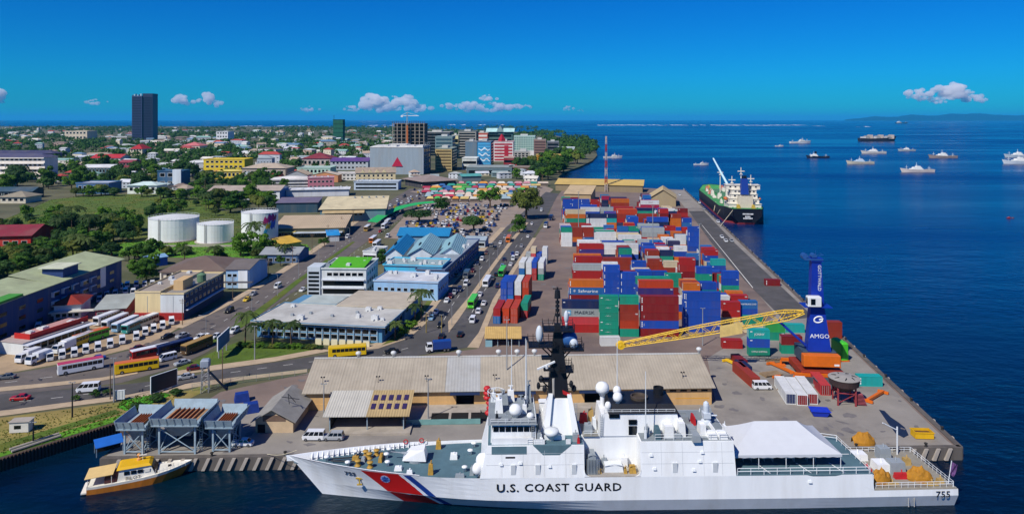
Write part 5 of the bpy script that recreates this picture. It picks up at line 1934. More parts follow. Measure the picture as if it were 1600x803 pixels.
# around the crane and on the open quay
p1 = [(1187, 557, 20, ["teal", "blue", "cyan"], "stack below the yellow boom"), (1178, 520, 20, ["cream", "teal"], "stack behind the yellow boom"), (1212, 532, 20, ["teal", "green"], "stack touching the yellow boom"), (1238, 553, 20, ["teal", "dred"], "stack just left of the blue crane"),
	  (1243, 520, 20, ["cyan"], "by the boom foot of the crane"), (1301, 529, 20, ["rust", "rust"], "stack just right of the blue crane"), (1361, 604, 20, ["cyan"], "cream-topped, standing near the quay edge"), (1145, 545, 20, ["red"], "half hidden behind the long shed roof"), (1208, 447, 20, ["dred"], "on the quay edge beside the lane")]
for u, v, sz, cols, w in p1:
	p = P(u, v)
	st = stack(p.x, p.y + 1.2, R(-4), sz, cols, w, door=True)
	if w.startswith("stack below"):
		logo(st[2], "JONNY", .9, M_LOGO, dz=1.3)
		logo(st[0], "CHINA SHIPPING", .6, M_LOGO, dz=1.4)
# lengthwise refrigerated boxes on the open quay
for u, v, c, lb in ((1236, 632, "white", "white refrigerated box with a blue end on the open quay"), (1254, 634, "white", "white box with a dark red end on the open quay"), (1270, 632, "white", "narrow white box ending at the blue skip"), (1290, 618, "salmon", "red box with pale roof beside the round hopper")):
	p = P(u, v)
	d = Vector((d2.x, d2.y, 0))
	c0 = p + d * 6.1
	o = put_container(c0.x, c0.y, .1, PRZ + math.pi, 40, c, lb, door=False)
	dm = mk("doors", DM[40], o, color={"white": CC["navy"] if u == 1236 else CC["dred"], "salmon": CC["dred"]}[c])
for u, v, c, lb in ((1172, 588, "navy", "dark teal flat-rack box by the yellow spreader"), (1188, 605, "rust", "long rusty red box lying by the white van"), (1165, 578, "dred", "small dark red box by the yellow spreader")):
	p = P(u, v)
	d = Vector((-math.sin(R(18)), math.cos(R(18)), 0))
	c0 = p + d * (3.0 if u != 1188 else 6.1)
	put_container(c0.x, c0.y, .1, PRZ + R(13), 20 if u != 1188 else 40, c, lb)
p = P(952, 549)
put_container(p.x + 1, p.y + 6, .1, R(2), 20, "white", "white short box just behind the long shed roof")

# ------------------------------------------------------------------ long transit shed behind the cutter
M_SHEDW = mat("shed_wall_tan", "#c7a06a", .85, .12, .4, streak=True, dirt="#9a8060", dirt_amt=.4)
M_SHEDR = ribbed("shed_roof_tan", "#a49a88", .75, 0, .022, rough=.75, var=.12, scale=.25, dirt="#8a7f6e", dirt_amt=.4)
M_SHEDR2 = ribbed("shed_roof_grey", "#a6a6a2", .75, 0, .022, rough=.75, var=.1, scale=.25, dirt="#8f887a", dirt_amt=.4)
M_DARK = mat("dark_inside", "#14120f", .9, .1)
M_NAVY = mat("canopy_navy", "#1b2b4a", .6, .1)
M_CONC = mat("plain_concrete", "#a39a8d", .92, .15, .4, dirt="#7c7265")
M_STEEL = mat("steel_bluegrey", "#8fa3ad", .6, .15, .8, dirt="#6b6258", dirt_amt=.25)
M_POLE = mat("pole_galvanised", "#8c8f90", .5, .1)
WA, WB = Vector((-49.6, 169.5, 0)), Vector((49.1, 173.2, 0))
wrz = math.atan2((WB - WA).y, (WB - WA).x)
WL = (WB - WA).length
shed = empty("transit_shed", WA, wrz, label="long tan transit shed with ridged roof behind the cutter", cat="warehouse")
EV, RG, DP = 4.6, 8.5, 24.0
doors = []
for u0, u1 in ((528, 552), (572, 597), (713, 741), (812, 828), (914, 941), (1000, 1028)):
	a, b = (u0 - 800) / FPX * 171.2, (u1 - 800) / FPX * 171.5
	doors.append((a - WA.x, b - WA.x))
xs = [0.0]
for a, b in doors:
	xs += [a, b]
xs.append(WL)
for i in range(0, len(xs), 2):
	q = MB()
	q.box(xs[i], xs[i + 1], 0, .3, 0, EV)
	q.box(xs[i], xs[i + 1], -.06, 0, 0, 1.5)
	q.build("front_wall", M_SHEDW, shed)
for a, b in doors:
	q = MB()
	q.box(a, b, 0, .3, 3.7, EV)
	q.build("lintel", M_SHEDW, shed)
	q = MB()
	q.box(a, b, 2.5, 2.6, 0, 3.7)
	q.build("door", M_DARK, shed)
	q = MB()
	q.hexa([(a - 1.4, -1.6, 3.75), (b + 1.4, -1.6, 3.75), (b + 1.4, -.1, 4.15), (a - 1.4, -.1, 4.15), (a - 1.4, -1.6, 3.9), (b + 1.4, -1.6, 3.9), (b + 1.4, -.1, 4.35), (a - 1.4, -.1, 4.35)])
	q.build("door_canopy", M_NAVY, shed)
q = MB()
q.xprism([(0, 0), (DP, 0), (DP, EV), (DP / 2, RG - .1), (0.02, EV)], .02, .3)
q.build("end_wall", M_SHEDW, shed)
q = MB()
q.xprism([(0, 0), (DP, 0), (DP, EV), (DP / 2, RG - .1), (0.02, EV)], WL - .3, WL - .02)
q.build("end_wall", M_SHEDW, shed)
q = MB()
q.box(.3, WL - .3, DP - .3, DP, 0, EV)
q.build("back_wall", M_SHEDW, shed)
# roof laid in sheets
xr = -.8
k = 0
while xr < WL + .7:
	w = 8.55 if xr + 8.55 < WL + .8 else WL + .8 - xr
	g = 28 < xr < 40
	for sg in (0, 1):
		q = MB()
		y0, y1 = (-.9, DP / 2) if sg == 0 else (DP + .9, DP / 2)
		z0 = EV - .9 * (RG - EV) / (DP / 2)
		p_ = [(xr, y0, z0), (xr + w - .04, y0, z0), (xr + w - .04, y1, RG), (xr, y1, RG)]
		if sg:
			p_ = p_[::-1]
		q.hexa([(x, y, z) for x, y, z in p_] + [(x, y, z + .12 + .006 * (k % 3)) for x, y, z in p_])
		q.build("roof_sheet", M_SHEDR2 if g else M_SHEDR, shed)
	xr += w
	k += 1
q = MB()
q.xprism([(DP / 2 - .5, RG + .05), (DP / 2, RG + .3), (DP / 2 + .5, RG + .05)], -.8, WL + .8)
q.build("ridge_cap", M_SHEDR2, shed)
tv = MB()
tv.lathe([(.35, 0), (.35, .5), (.6, .7), (.75, 1.0), (.6, 1.35), (.1, 1.55)], 12)
tvm = tv.mesh("roof_ventilator", mat("vent_metal", "#c9cac6", .4, .1), True)
for u in (565, 619, 720, 782, 811, 838, 1098):
	mk("roof_ventilator", tvm, shed, ((u - 800) / FPX * 183.5 - WA.x, DP / 2, RG + .2))
lamp = MB()
lamp.tube((0, 0, 0), (0, 0, 1.6), .05, 5)
lamp.box(-.5, -.15, -.15, .2, 1.5, 1.75)
lamp.box(.15, .5, -.15, .2, 1.5, 1.75)
lampm = lamp.mesh("flood_lamp", M_BLACK)
for u in (508, 593, 668, 774, 1070):
	mk("flood_lamp", lampm, shed, ((u - 800) / FPX * 174 - WA.x, 2.6, EV + .8))
q = MB()
for i in range(8):
	q = MB()
	q.box(78 + i * 2.6, 79.6 + i * 2.6, -.03, .0, 3.3, 3.75)
	q.build("vent_window", M_DARK, shed) if 82 < 78 + i * 2.6 < 99 else None
q = MB()
q.box(WL - 9, WL - .6, -.05, 0, 0, 1.7)
q.build("wall_panel", mat("panel_ochre", "#c9922f", .8, .15), shed)
# loading platform and open pit bays in front
q = MB()
q.box(24, 42, -9.0, -.1, 0, 1.0)
q.box(42, WL - 14, -3.4, -.1, 0, 1.0)
q.build("loading_platform", M_CONC, shed)
for i in range(3):
	q = MB()
	x = 12.5 + 27 + i * 0
	q.box(30.6 + i * 4.6, 34.6 + i * 4.6, -8.4, -5.0, 1.0, 1.04)
	q.build("platform_hatch", M_DARK, shed)
# railing in front, teal
q = MB()
q.box(24, 42, -9.2, -9.1, .1, 1.3)
q.build("platform_barrier", mat("barrier_teal", "#6f9a96", .7, .15), shed)

# lean-to with solar panels
o, rz, L_ = frame(514, 674, 632, 673)
ls = empty("solar_shed", o, rz, label="open-fronted shed with solar panels on its mono-pitch roof", cat="shed")
ze = zat(o.y, 648)
zb = ze + 1.9
DPS = 9.0
M_SSR = ribbed("lean_roof", "#b7b3a6", .6, 0, .04, rough=.7, var=.08, scale=.3)
M_SSR2 = ribbed("lean_roof_ochre", "#ab9468", .6, 0, .04, rough=.7, var=.12, scale=.3)
for i in range(6):
	q = MB()
	x0, x1 = -1.2 + (L_ + 2.4) * i / 6, -1.2 + (L_ + 2.4) * (i + 1) / 6 - .03
	q.hexa([(x0, -.9, ze - .15), (x1, -.9, ze - .15), (x1, DPS, zb), (x0, DPS, zb), (x0, -.9, ze), (x1, -.9, ze), (x1, DPS, zb + .15), (x0, DPS, zb + .15)])
	q.build("roof_sheet", M_SSR if i < 3 else M_SSR2, ls)
for i in range(5):
	for j in range(2):
		q = MB()
		x0 = L_ * .53 + i * 1.78
		y0 = 1.6 + j * 3.3
		z = lambda y: ze + (y + .9) / (DPS + .9) * (zb + .15 - ze) + .08
		q.hexa([(x0, y0, z(y0)), (x0 + 1.0, y0, z(y0)), (x0 + 1.0, y0 + 2.0, z(y0 + 2)), (x0, y0 + 2.0, z(y0 + 2)), (x0, y0, z(y0) + .06), (x0 + 1.0, y0, z(y0) + .06), (x0 + 1.0, y0 + 2, z(y0 + 2) + .06), (x0, y0 + 2, z(y0 + 2) + .06)])
		q.build("solar_panel", mat("solar_cell", "#3a2f52", .2, .15, 2), ls)
q = MB()
q.box(0, L_, DPS - .3, DPS - .1, 0, zb)
q.build("back_wall", mat("lean_wall", "#4c453c", .9, .15), ls)
for x in (0.0, L_ - .15):
	q = MB()
	q.xprism([(0, 0), (DPS - .3, 0), (DPS - .3, zb), (0, ze - .2)], x, x + .15)
	q.build("side_wall", MATS["lean_wall"], ls)
for x in (.1, L_ * .5, L_ - .3):
	q = MB()
	q.box(x, x + .2, -.2, 0, 0, ze - .1)
	q.build("post", M_STEEL, ls)
q = MB()
q.box(.4, L_ + 1.5, -2.2, DPS - .4, 0, .5)
q.build("floor_slab", M_CONC, ls)
# weighbridge house with gable
o, rz, L_ = frame(399, 676, 458, 676)
gh = empty("gable_house", o, rz, label="small tan gabled house with grey roof left of the solar shed", cat="house")
ze = 3.0
zr = 5.4
DG = 13.0
q = MB()
q.yprism([(0, 0), (L_, 0), (L_, ze), (L_ * .46, zr - .1), (0, ze)], 0, DG)
q.build("wall", mat("house_tan", "#c2a987", .85, .12, .4, dirt="#9c876a"), gh)
for sg in (0, 1):
	q = MB()
	if sg == 0:
		pl = [(-.8, ze - .45), (L_ * .46, zr)]
	else:
		pl = [(L_ * .46, zr), (L_ + .8, ze - .45)]
	q.yprism([pl[0], pl[1], (pl[1][0], pl[1][1] + .15), (pl[0][0], pl[0][1] + .15)], -.9, DG + .8)
	q.build("roof", mat("house_roof_grey", "#8f8c84", .85, .15, .4, dirt="#6d675e"), gh)
q = MB()
q.box(L_ * .2, L_ * .8, -.06, 0, 2.6, 3.9)
q.build("gable_louvre", mat("louvre_brown", "#6b5648", .8, .2), gh)
q = MB()
q.box(.5, 2.2, -.05, 0, 0, 1.9)
q.build("door", M_DARK, gh)
q = MB()
q.path([(L_ * .75, 4, zr - .6), (L_ * .7, 4.4, zr + 1.6), (L_ * .9, 4.6, zr - .4)], .08, 5)
q.path([(L_ * .5, 5, zr + .7), (L_ * 1.0, 4.6, zr + .3)], .08, 5)
q.build("roof_aerial", M_BLACK, gh)

# ------------------------------------------------------------------ three loading hoppers
def hopper(u0, u1, vb, H_, D_, label, braces=True):
	o, rz, W_ = frame(u0, vb, u1, vb)
	r = empty("loading_hopper", o, rz, label=label, cat="hopper", group="steel hoppers on the left quay")
	for x in (0, W_):
		for y in (0, D_):
			q = MB()
			q.box(x - .18, x + .18, y - .18, y + .18, 0, H_)
			q.build("leg", M_STEEL, r)
	for (a, b) in (((0, 0), (W_, 0)), ((0, D_), (W_, D_)), ((0, 0), (0, D_)), ((W_, 0), (W_, D_))):
		q = MB()
		q.tube((*a, .6), (*b, H_ - .8), .11, 5)
		q.tube((*b, .6), (*a, H_ - .8), .11, 5)
		q.tube((*a, .5), (*b, .5), .12, 5)
		q.build("cross_brace", M_STEEL, r)
	q = MB()
	q.box(-1.2, W_ + 1.2, -1.2, D_ + 1.2, H_, H_ + .3)
	q.build("platform", M_STEEL, r)
	hp = MB()
	for p0, p1 in (((-1.0, -1.0), (W_ + 1.0, -1.0)), ((W_ + 1.0, -1.0), (W_ + 1.0, D_ + 1.0)), ((W_ + 1, D_ + 1), (-1, D_ + 1)), ((-1, D_ + 1), (-1, -1))):
		q = MB()
		dx, dy = p1[0] - p0[0], p1[1] - p0[1]
		ln = math.hypot(dx, dy)
		nx, ny = dy / ln, -dx / ln
		a, b = (p0[0] + nx * .6, p0[1] + ny * .6), (p1[0] + nx * .6, p1[1] + ny * .6)
		q.hexa([(*p0, H_ + .3), (*p1, H_ + .3), (p1[0] + nx * .1, p1[1] + ny * .1, H_ + .3), (p0[0] + nx * .1, p0[1] + ny * .1, H_ + .3), (*a, H_ + 1.9), (*b, H_ + 1.9), (b[0] + nx * .1, b[1] + ny * .1, H_ + 1.9), (a[0] + nx * .1, a[1] + ny * .1, H_ + 1.9)])
		n_ = int(ln / 1.4)
		for i in range(n_ + 1):
			t = i / n_
			x, y = p0[0] + dx * t, p0[1] + dy * t
			q.tube((x + nx * .25, y + ny * .25, H_ + .3), (x + nx * .75, y + ny * .75, H_ + 1.9), .06, 4)
		q.build("bin_side", M_STEEL, r)
	q = MB()
	q.taper(W_ * .25, W_ * .75, D_ * .25, D_ * .75, H_ - 3.2, H_, -W_ * .22, -W_ * .22, -D_ * .22, -D_ * .22)
	q.build("chute", mat("chute_grey", "#7f8b92", .6, .2), r)
	for i in range(6):
		q = MB()
		x = W_ * (.15 + .14 * i)
		q.box(x, x + .14, .3, D_ - .3, H_ + .3, H_ + .8)
		q.build("grate_bar", mat("grate_rust", "#8a4a22", .85, .3), r)
	q = MB()
	q.box(.2, W_ - .2, .2, D_ - .2, H_ + .3, H_ + .36)
	q.build("bin_floor", mat("ore_tan", "#a07c5a", .95, .2), r)
	q = MB()
	q.box(.3, W_ - .3, D_ - .1, D_ + .05, 0, H_ - 1.5)
	q.build("back_screen", mat("screen_navy", "#26334a", .8, .2), r)
	q = MB()
	for i in range(11):
		q.box(W_ + .3, W_ + .9, D_ * .2, D_ * .2 + .06, .4 + i * (H_ - .6) / 11, .46 + i * (H_ - .6) / 11)
	q.tube((W_ + .3, D_ * .2, 0), (W_ + .3, D_ * .2, H_), .05, 4)
	q.tube((W_ + .9, D_ * .2, 0), (W_ + .9, D_ * .2, H_), .05, 4)
	q.build("ladder", M_STEEL, r)


hopper(249, 305, 709, 6.2, 7.2, "middle and largest of the three steel loading hoppers")
hopper(195, 223, 709, 5.4, 6.0, "left-hand steel hopper beside the blue lean-to")
hopper(333, 359, 706, 5.4, 5.6, "right-hand steel hopper beside the white car")
# blue sheet lean-to at the creek
o, rz, L_ = frame(166, 708, 182, 706)
bl_ = empty("blue_lean_to", P(170, 706), R(38), label="small lean-to with a bright blue sheet roof by the creek", cat="shelter")
q = MB()
q.hexa([(-2.6, -1.4, 1.9), (2.6, -1.4, 1.9), (2.6, 1.6, 2.7), (-2.6, 1.6, 2.7), (-2.6, -1.4, 2.0), (2.6, -1.4, 2.0), (2.6, 1.6, 2.8), (-2.6, 1.6, 2.8)])
q.build("roof", mat("blue_sheet", "#1d63b8", .6, .1), bl_)
for x, y in ((-2.4, -1.2), (2.4, -1.2), (2.4, 1.4), (-2.4, 1.4)):
	q = MB()
	q.box(x - .07, x + .07, y - .07, y + .07, 0, 1.95 if y < 0 else 2.7)
	q.build("post", M_STEEL, bl_)
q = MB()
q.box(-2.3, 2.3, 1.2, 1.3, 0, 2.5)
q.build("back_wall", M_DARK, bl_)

# ------------------------------------------------------------------ pilot launch
p = P(139, 764, WZ)
pb = P(300, 738, WZ)
prz = math.atan2((pb - p).y, (pb - p).x)
pil = empty("pilot_launch", p, prz, label="white pilot launch with yellow cabin roof and orange hull", cat="boat")
PLN = (pb - p).length * 1.0
M_PHULL = mat("launch_orange", "#b06a1e", .6, .2, .5, streak=True)
M_PW = mat("launch_white", "#e2ded0", .45, .06, .6, dirt="#b8ad94", dirt_amt=.25)
M_PY = mat("launch_yellow", "#d8a80c", .5, .08, .6)


def boat_hull(L_, B_, hb, hs, mlow, mtop, parent, split=.6, rake=.12, name="hull"):
	"""lofted hull, bow at +x"""
	st = [0, .1, .25, .4, .55, .68, .78, .86, .92, .97, 1.0]

	def sec(f, lv):
		w = B_ / 2 * (1 if f < .55 else max(0.02, 1 - ((f - .55) / .45) ** 2.2)) * (.93 + .07 * lv)
		if f < .1:
			w *= .94 + .6 * f
		top = hs + (hb - hs) * f ** 2
		x = L_ * (f * (1 - rake * (1 - lv)))
		return x, w, -.6 + (top + .6) * lv

	lo, hi = MB(), MB()
	for sg in (-1, 1):
		for (mbb, la) in ((lo, (0, .3, split)), (hi, (split, .8, 1.0))):
			rws = []
			for lv in la:
				rws.append([(sec(f, lv)[0], sg * sec(f, lv)[1], sec(f, lv)[2]) for f in (st if sg > 0 else st[::-1])])
			mbb.grid(rws)
	for mbb, l0, l1 in ((lo, 0, split), (hi, split, 1.0)):
		a, b = sec(0, l0), sec(0, l1)
		mbb.add([(a[0], a[1], a[2]), (a[0], -a[1], a[2]), (b[0], -b[1], b[2]), (b[0], b[1], b[2])], [(0, 1, 2, 3)])
	ho = lo.build(name, mlow, parent)
	hi.build("topsides", mtop, parent)
	dk = MB()
	pts = [sec(f, .93) for f in st]
	dk.prism([(x, -w * .98) for x, w, z in pts] + [(x, w * .98) for x, w, z in pts[::-1]], 0, .02)
	n = len(pts)
	zs = [z for x, w, z in pts] + [z for x, w, z in pts[::-1]]
	return ho, pts


ho, pts = boat_hull(PLN, 5.4, 2.7, 1.5, M_PHULL, M_PW, pil, .78)
dk = MB()
rws = [[(x, -w * .98, z) for x, w, z in pts], [(x, w * .98, z) for x, w, z in pts]]
dk.grid(rws)
dk.build("deck", M_PW, pil)
k = PLN / 20.0
q = MB()
q.hexa([(5.6 * k, -2.1, 1.3), (13.2 * k, -2.1, 1.3), (13.2 * k, 2.1, 1.3), (5.6 * k, 2.1, 1.3), (6.0 * k, -1.9, 3.7), (11.9 * k, -1.7, 3.7), (11.9 * k, 1.7, 3.7), (6.0 * k, 1.9, 3.7)])
pc = q.build("cabin", M_PW, pil)
q = MB()
q.hexa([(5.5 * k, -2.2, 3.7), (12.2 * k, -1.95, 3.7), (12.2 * k, 1.95, 3.7), (5.5 * k, 2.2, 3.7), (6.0 * k, -1.7, 4.1), (11.6 * k, -1.5, 4.1), (11.6 * k, 1.5, 4.1), (6.0 * k, 1.7, 4.1)])
q.build("cabin_roof", M_PY, pil)
for i in range(4):
	q = MB()
	q.box(0, .95, -.04, .03, 0, .62)
	o_ = q.build("window", M_GLASSD if i < 3 else M_PW, pc, loc=((6.9 + i * 1.3) * k, -1.99, 2.55))
	o_.rotation_euler = (R(-5), 0, 0)
q = MB()
q.hexa([(13.35 * k, -1.7, 1.9), (13.35 * k, 1.7, 1.9), (12.2 * k, 1.6, 3.6), (12.2 * k, -1.6, 3.6), (13.25 * k, -1.7, 1.9), (13.25 * k, 1.7, 1.9), (12.1 * k, 1.6, 3.6), (12.1 * k, -1.6, 3.6)])
q.build("windscreen", mat("screen_brown", "#3a2418", .2, .1), pc)
q = MB()
q.hexa([(13.2 * k, -1.8, 1.4), (16.4 * k, -1.2, 1.9), (16.4 * k, 1.2, 1.9), (13.2 * k, 1.8, 1.4), (13.3 * k, -1.6, 2.2), (16.2 * k, -1.0, 2.2), (16.2 * k, 1.0, 2.2), (13.3 * k, 1.6, 2.2)])
fc = q.build("foredeck_trunk", M_PW, pil)
q = MB()
q.box(15.2 * k, 15.8 * k, -.4, .3, 2.2, 2.35)
q.build("hatch", M_BLACK, fc)
q = MB()
q.hexa([(-.4 * k, -2.4, 3.0), (4.9 * k, -2.4, 3.2), (4.9 * k, 2.4, 3.2), (-.4 * k, 2.4, 3.0), (-.4 * k, -2.4, 3.1), (4.9 * k, -2.4, 3.3), (4.9 * k, 2.4, 3.3), (-.4 * k, 2.4, 3.1)])
aw = q.build("awning", mat("awning_cream", "#d8b878", .8, .08), pil)
for x, y in ((.2, -2.2), (.2, 2.2), (4.6, -2.2), (4.6, 2.2)):
	q = MB()
	q.tube((x * k, y, 1.4), (x * k, y, 3.05), .06, 5)
	q.build("awning_post", M_PW, pil)
q = MB()
q.box(3.2 * k, 5.5 * k, -1.9, 1.9, 1.4, 2.5)
q.build("engine_box", mat("launch_maroon", "#4a2426", .7, .1), pil)
q = MB()
q.lathe([(.4, 0), (.4, .3), (.15, .4), (.15, .9)], 10)
q.ell((0, 0, 1.0), (.35, .35, .3))
q.build("roof_lamp", mat("buff", "#d89a5a", .6, .1), pil, loc=(9.4 * k, .5, 4.1))
q = MB()
q.tube((0, 0, 0), (0, 0, 3.2), .05, 5)
q.box(-.7, .7, -.1, .1, .9, 1.1)
q.build("mast", M_PW, pil, loc=(10.2 * k, .2, 4.1))
text("lettering", "PILOT", .95, M_TXT, pil, (8.7 * k, -2.16, 1.85), (R(88), 0, 0), sx=1.1)
q = MB()
q.box(-1.0, .1, -2.3, 2.3, .2, .45)
q.build("swim_platform", M_PW, pil)
q = MB()
for i in range(9):
	x = (13 + i * .72) * k
	f = x / PLN
	q.tube((x, -2.3 * (1 - max(0, (f - .6) / .42) ** 2), 2.0), (x, -2.2 * (1 - max(0, (f - .6) / .42) ** 2), 2.9), .03, 4)
q.build("bow_rail", M_RAIL, pil)

# ------------------------------------------------------------------ mobile harbour crane
M_CBLUE = mat("crane_blue", "#0f2f96", .45, .08, .6, dirt="#0a1f5e", dirt_amt=.3)
M_CYEL = mat("crane_yellow", "#d9b021", .55, .12, .8)
M_CORG = mat("crane_orange", "#d0660f", .55, .1, .6)
cb = P(1278, 588)
crn = empty("harbour_crane", (cb.x, cb.y, 0.1), R(-5), label="tall blue mobile harbour crane with a yellow lattice boom", cat="crane")
q = MB()
bevel_box(q, -5.5, 5.5, -4, 8, 1.0, 2.6, .3, .1)
q.build("chassis", mat("chassis_red", "#8a2f18", .6, .2), crn)
for sx_ in (-1, 1):
	for i in range(7):
		mk("wheel", W_BUS, crn, (sx_ * 4.6, -3 + i * 1.7, .75)).rotation_euler = (0, 0, R(90))
		crn.children[-1].scale = (1.5, 1.5, 1.5)
for x, y in ((-7.5, -4), (7.5, -4), (-7.5, 8), (7.5, 8)):
	q = MB()
	q.box(min(0, x), max(0, x), y - .4, y + .4, 1.3, 2.1)
	q.box(x - 1.1, x + 1.1, y - 1.1, y + 1.1, 0, .35)
	q.tube((x, y, .3), (x, y, 1.4), .3, 8)
	q.build("outrigger", M_CORG, crn)
q = MB()
q.lathe([(2.6, 2.6), (2.6, 3.6)], 20)
q.build("slewing_ring", M_BLACK, crn, loc=(0, 2, 0))
q = MB()
bevel_box(q, -4.7, 4.9, -3.2, -.9, 3.6, 6.6, .1, .08)
co = q.build("counterweight", M_CORG, crn)
q = MB()
q.box(3.2, 4.5, -3.24, -3.2, 3.9, 4.4)
q.build("machine_plate", M_LOGO, co)
q = MB()
bevel_box(q, -4.2, 4.6, -.9, 7.0, 3.6, 7.0, .1, .1)
q.build("machine_house", mat("house_steel", "#3a4a58", .6, .15), crn)
q = MB()
q.hexa([(-3.0, -1.0, 7.0), (3.2, -1.0, 7.0), (2.9, 3.0, 7.0), (-2.7, 3.0, 7.0), (-1.7, .6, 19.0), (1.9, .6, 19.0), (1.8, 3.0, 19.0), (-1.6, 3.0, 19.0)])
tw = q.build("tower", M_CBLUE, crn)
q = MB()
q.hexa([(-1.7, .6, 19.0), (1.9, .6, 19.0), (1.8, 3.2, 19.0), (-1.6, 3.2, 19.0), (-1.3, .8, 31.0), (1.2, .8, 31.0), (1.2, 3.0, 31.0), (-1.3, 3.0, 31.0)])
q.box(-1.6, 1.6, .5, 3.3, 31.0, 31.9)
q.build("upper_tower", M_CBLUE, tw)
q = MB()
q.box(-3.2, 1.6, .4, 3.4, 31.4, 31.8)
q.tube((-3.0, 1.0, 32.3), (-3.0, 3.0, 32.3), .8, 12)
q.tube((-.6, 1.0, 32.4), (-.6, 3.0, 32.4), .7, 12)
q.path([(-3.2, .4, 32.6), (1.6, .4, 32.9), (1.6, 3.4, 32.9)], .07, 5)
q.tube((0, 1.8, 32), (0, 1.8, 34.0), .06, 5)
q.build("sheave_head", mat("sheave_blue", "#24508a", .5, .1), tw)
q = MB()
bevel_box(q, -3.1, .5, -1.7, .55, 19.3, 21.9, .2, .15)
cbn = q.build("operator_cabin", mat("cabin_white", "#d8dad8", .5, .06), crn)
q = MB()
q.box(-2.4, -1.2, -1.76, -1.7, 19.8, 21.4)
q.box(-3.16, -3.1, -1.3, .1, 19.8, 21.4)
q.build("cabin_glass", M_GLASSD, cbn)
q = MB()
q.box(-3.9, 3.4, -1.4, 3.6, 18.9, 19.1)
q.build("walkway", M_CBLUE, crn)
text("maker_name", "GOTTWALD", 1.25, M_LOGO, tw, (.6, .62, 26.6), (R(90), R(90), 0), sx=1.0)
tl = text("owner_name", "AMGO", 1.5, M_LOGO, tw, (.3, -.52, 11.0), (R(90 - 7), 0, 0), sx=1.15)
q = MB()
pts_ = []
for i in range(22):
	a = .5 + i * 5.2 / 21
	pts_.append((1.7 * math.cos(a) * 1.15, 0, 1.25 * math.sin(a)))
pts_ = [(x * .62, y, z * .62) for x, y, z in pts_]
q.path(pts_, .2, 6)
q.box(.1, 1.2, -.2, .2, -.2, .12)
lg = q.build("owner_emblem", M_LOGO, tw, loc=(.2, .1, 15.4))
lg.rotation_euler = (R(-7), R(-15), 0)
# lattice boom, lowered to the left
bt = Vector((31.6, 204.5, 4.6))
b0 = Vector((cb.x - 3.4, cb.y + 1.0, 17.3))
boom = MB()
dv = (bt - b0)
BL = dv.length
e1 = dv.normalized()
e2 = Vector((-e1.y, e1.x, 0)).normalized()
e3 = e1.cross(e2).normalized()
if e3.z < 0:
	e3 = -e3
	e2 = -e2
NB = 22


def bpt(i, a, b):
	f = i / NB
	w = (1.5 if f < .12 else 1.0) * (1 - .45 * max(0, (f - .5) / .5))
	w *= min(1, .35 + f * 6)
	hgt = 2.5 * min(1, .3 + f * 6) * (1 - .55 * max(0, (f - .55) / .45))
	return b0 + e1 * (BL * f) + e2 * a * w * 1.15 + e3 * b * hgt / 2


for i in range(NB):
	for a in (-1, 1):
		for b in (-1, 1):
			boom.tube(bpt(i, a, b), bpt(i + 1, a, b), .15, 5)
	for b in (-1, 1):
		s_ = 1 if i % 2 else -1
		boom.tube(bpt(i, -s_, b), bpt(i + 1, s_, b), .08, 4)
		boom.tube(bpt(i, -1, b), bpt(i, 1, b), .08, 4)
	for a in (-1, 1):
		s_ = 1 if i % 2 else -1
		boom.tube(bpt(i, a, -s_), bpt(i + 1, a, s_), .08, 4)
inv = (Matrix.Translation(crn.location) @ Matrix.Rotation(crn.rotation_euler.z, 4, 'Z')).inverted()
boom.v = [tuple(inv @ Vector(v)) for v in boom.v]
bo = boom.build("boom", M_CYEL, crn)
q = MB()
tip = inv @ bt
q.ell(tuple(tip), (1.5, 1.0, 1.2))
q.tube((tip.x, tip.y - .9, tip.z), (tip.x, tip.y + .9, tip.z), 1.1, 12)
q.build("boom_head", M_CYEL, bo)
q = MB()
m0, m1 = inv @ (b0 + e1 * BL * .33), inv @ (b0 + e1 * BL * .45)
q.hexa([(m1.x, m1.y - 1.5, m1.z - 2.4), (m0.x, m0.y - 1.5, m0.z - 2.4), (m0.x, m0.y - 1.4, m0.z - 2.4), (m1.x, m1.y - 1.4, m1.z - 2.4), (m1.x, m1.y - 1.5, m1.z + .8), (m0.x, m0.y - 1.5, m0.z + .8), (m0.x, m0.y - 1.4, m0.z + .8), (m1.x, m1.y - 1.4, m1.z + .8)])
q.build("boom_banner", mat("banner_cream", "#cbb06a", .8, .15), bo)
q = MB()
q.tube((-2.0, .5, 7.2), inv @ (b0 + e1 * BL * .14 - e3 * 1.0), .35, 8)
q.build("luffing_gear", M_CBLUE, crn)
# green power pack beside it
p = P(1312, 560)
gp = empty("green_tank", (p.x, p.y, .08), R(5), label="bright green upright box behind the crane's counterweight", cat="tank")
q = MB()
bevel_box(q, -1.1, 1.1, -3, 3, 0, 5.4, .3, .4)
q.build("shell", mat("power_green", "#45b828", .5, .1), gp)
q = MB()
q.box(-1.2, 1.2, -3.1, 3.1, 0, .4)
q.build("skid", M_CORG, gp)

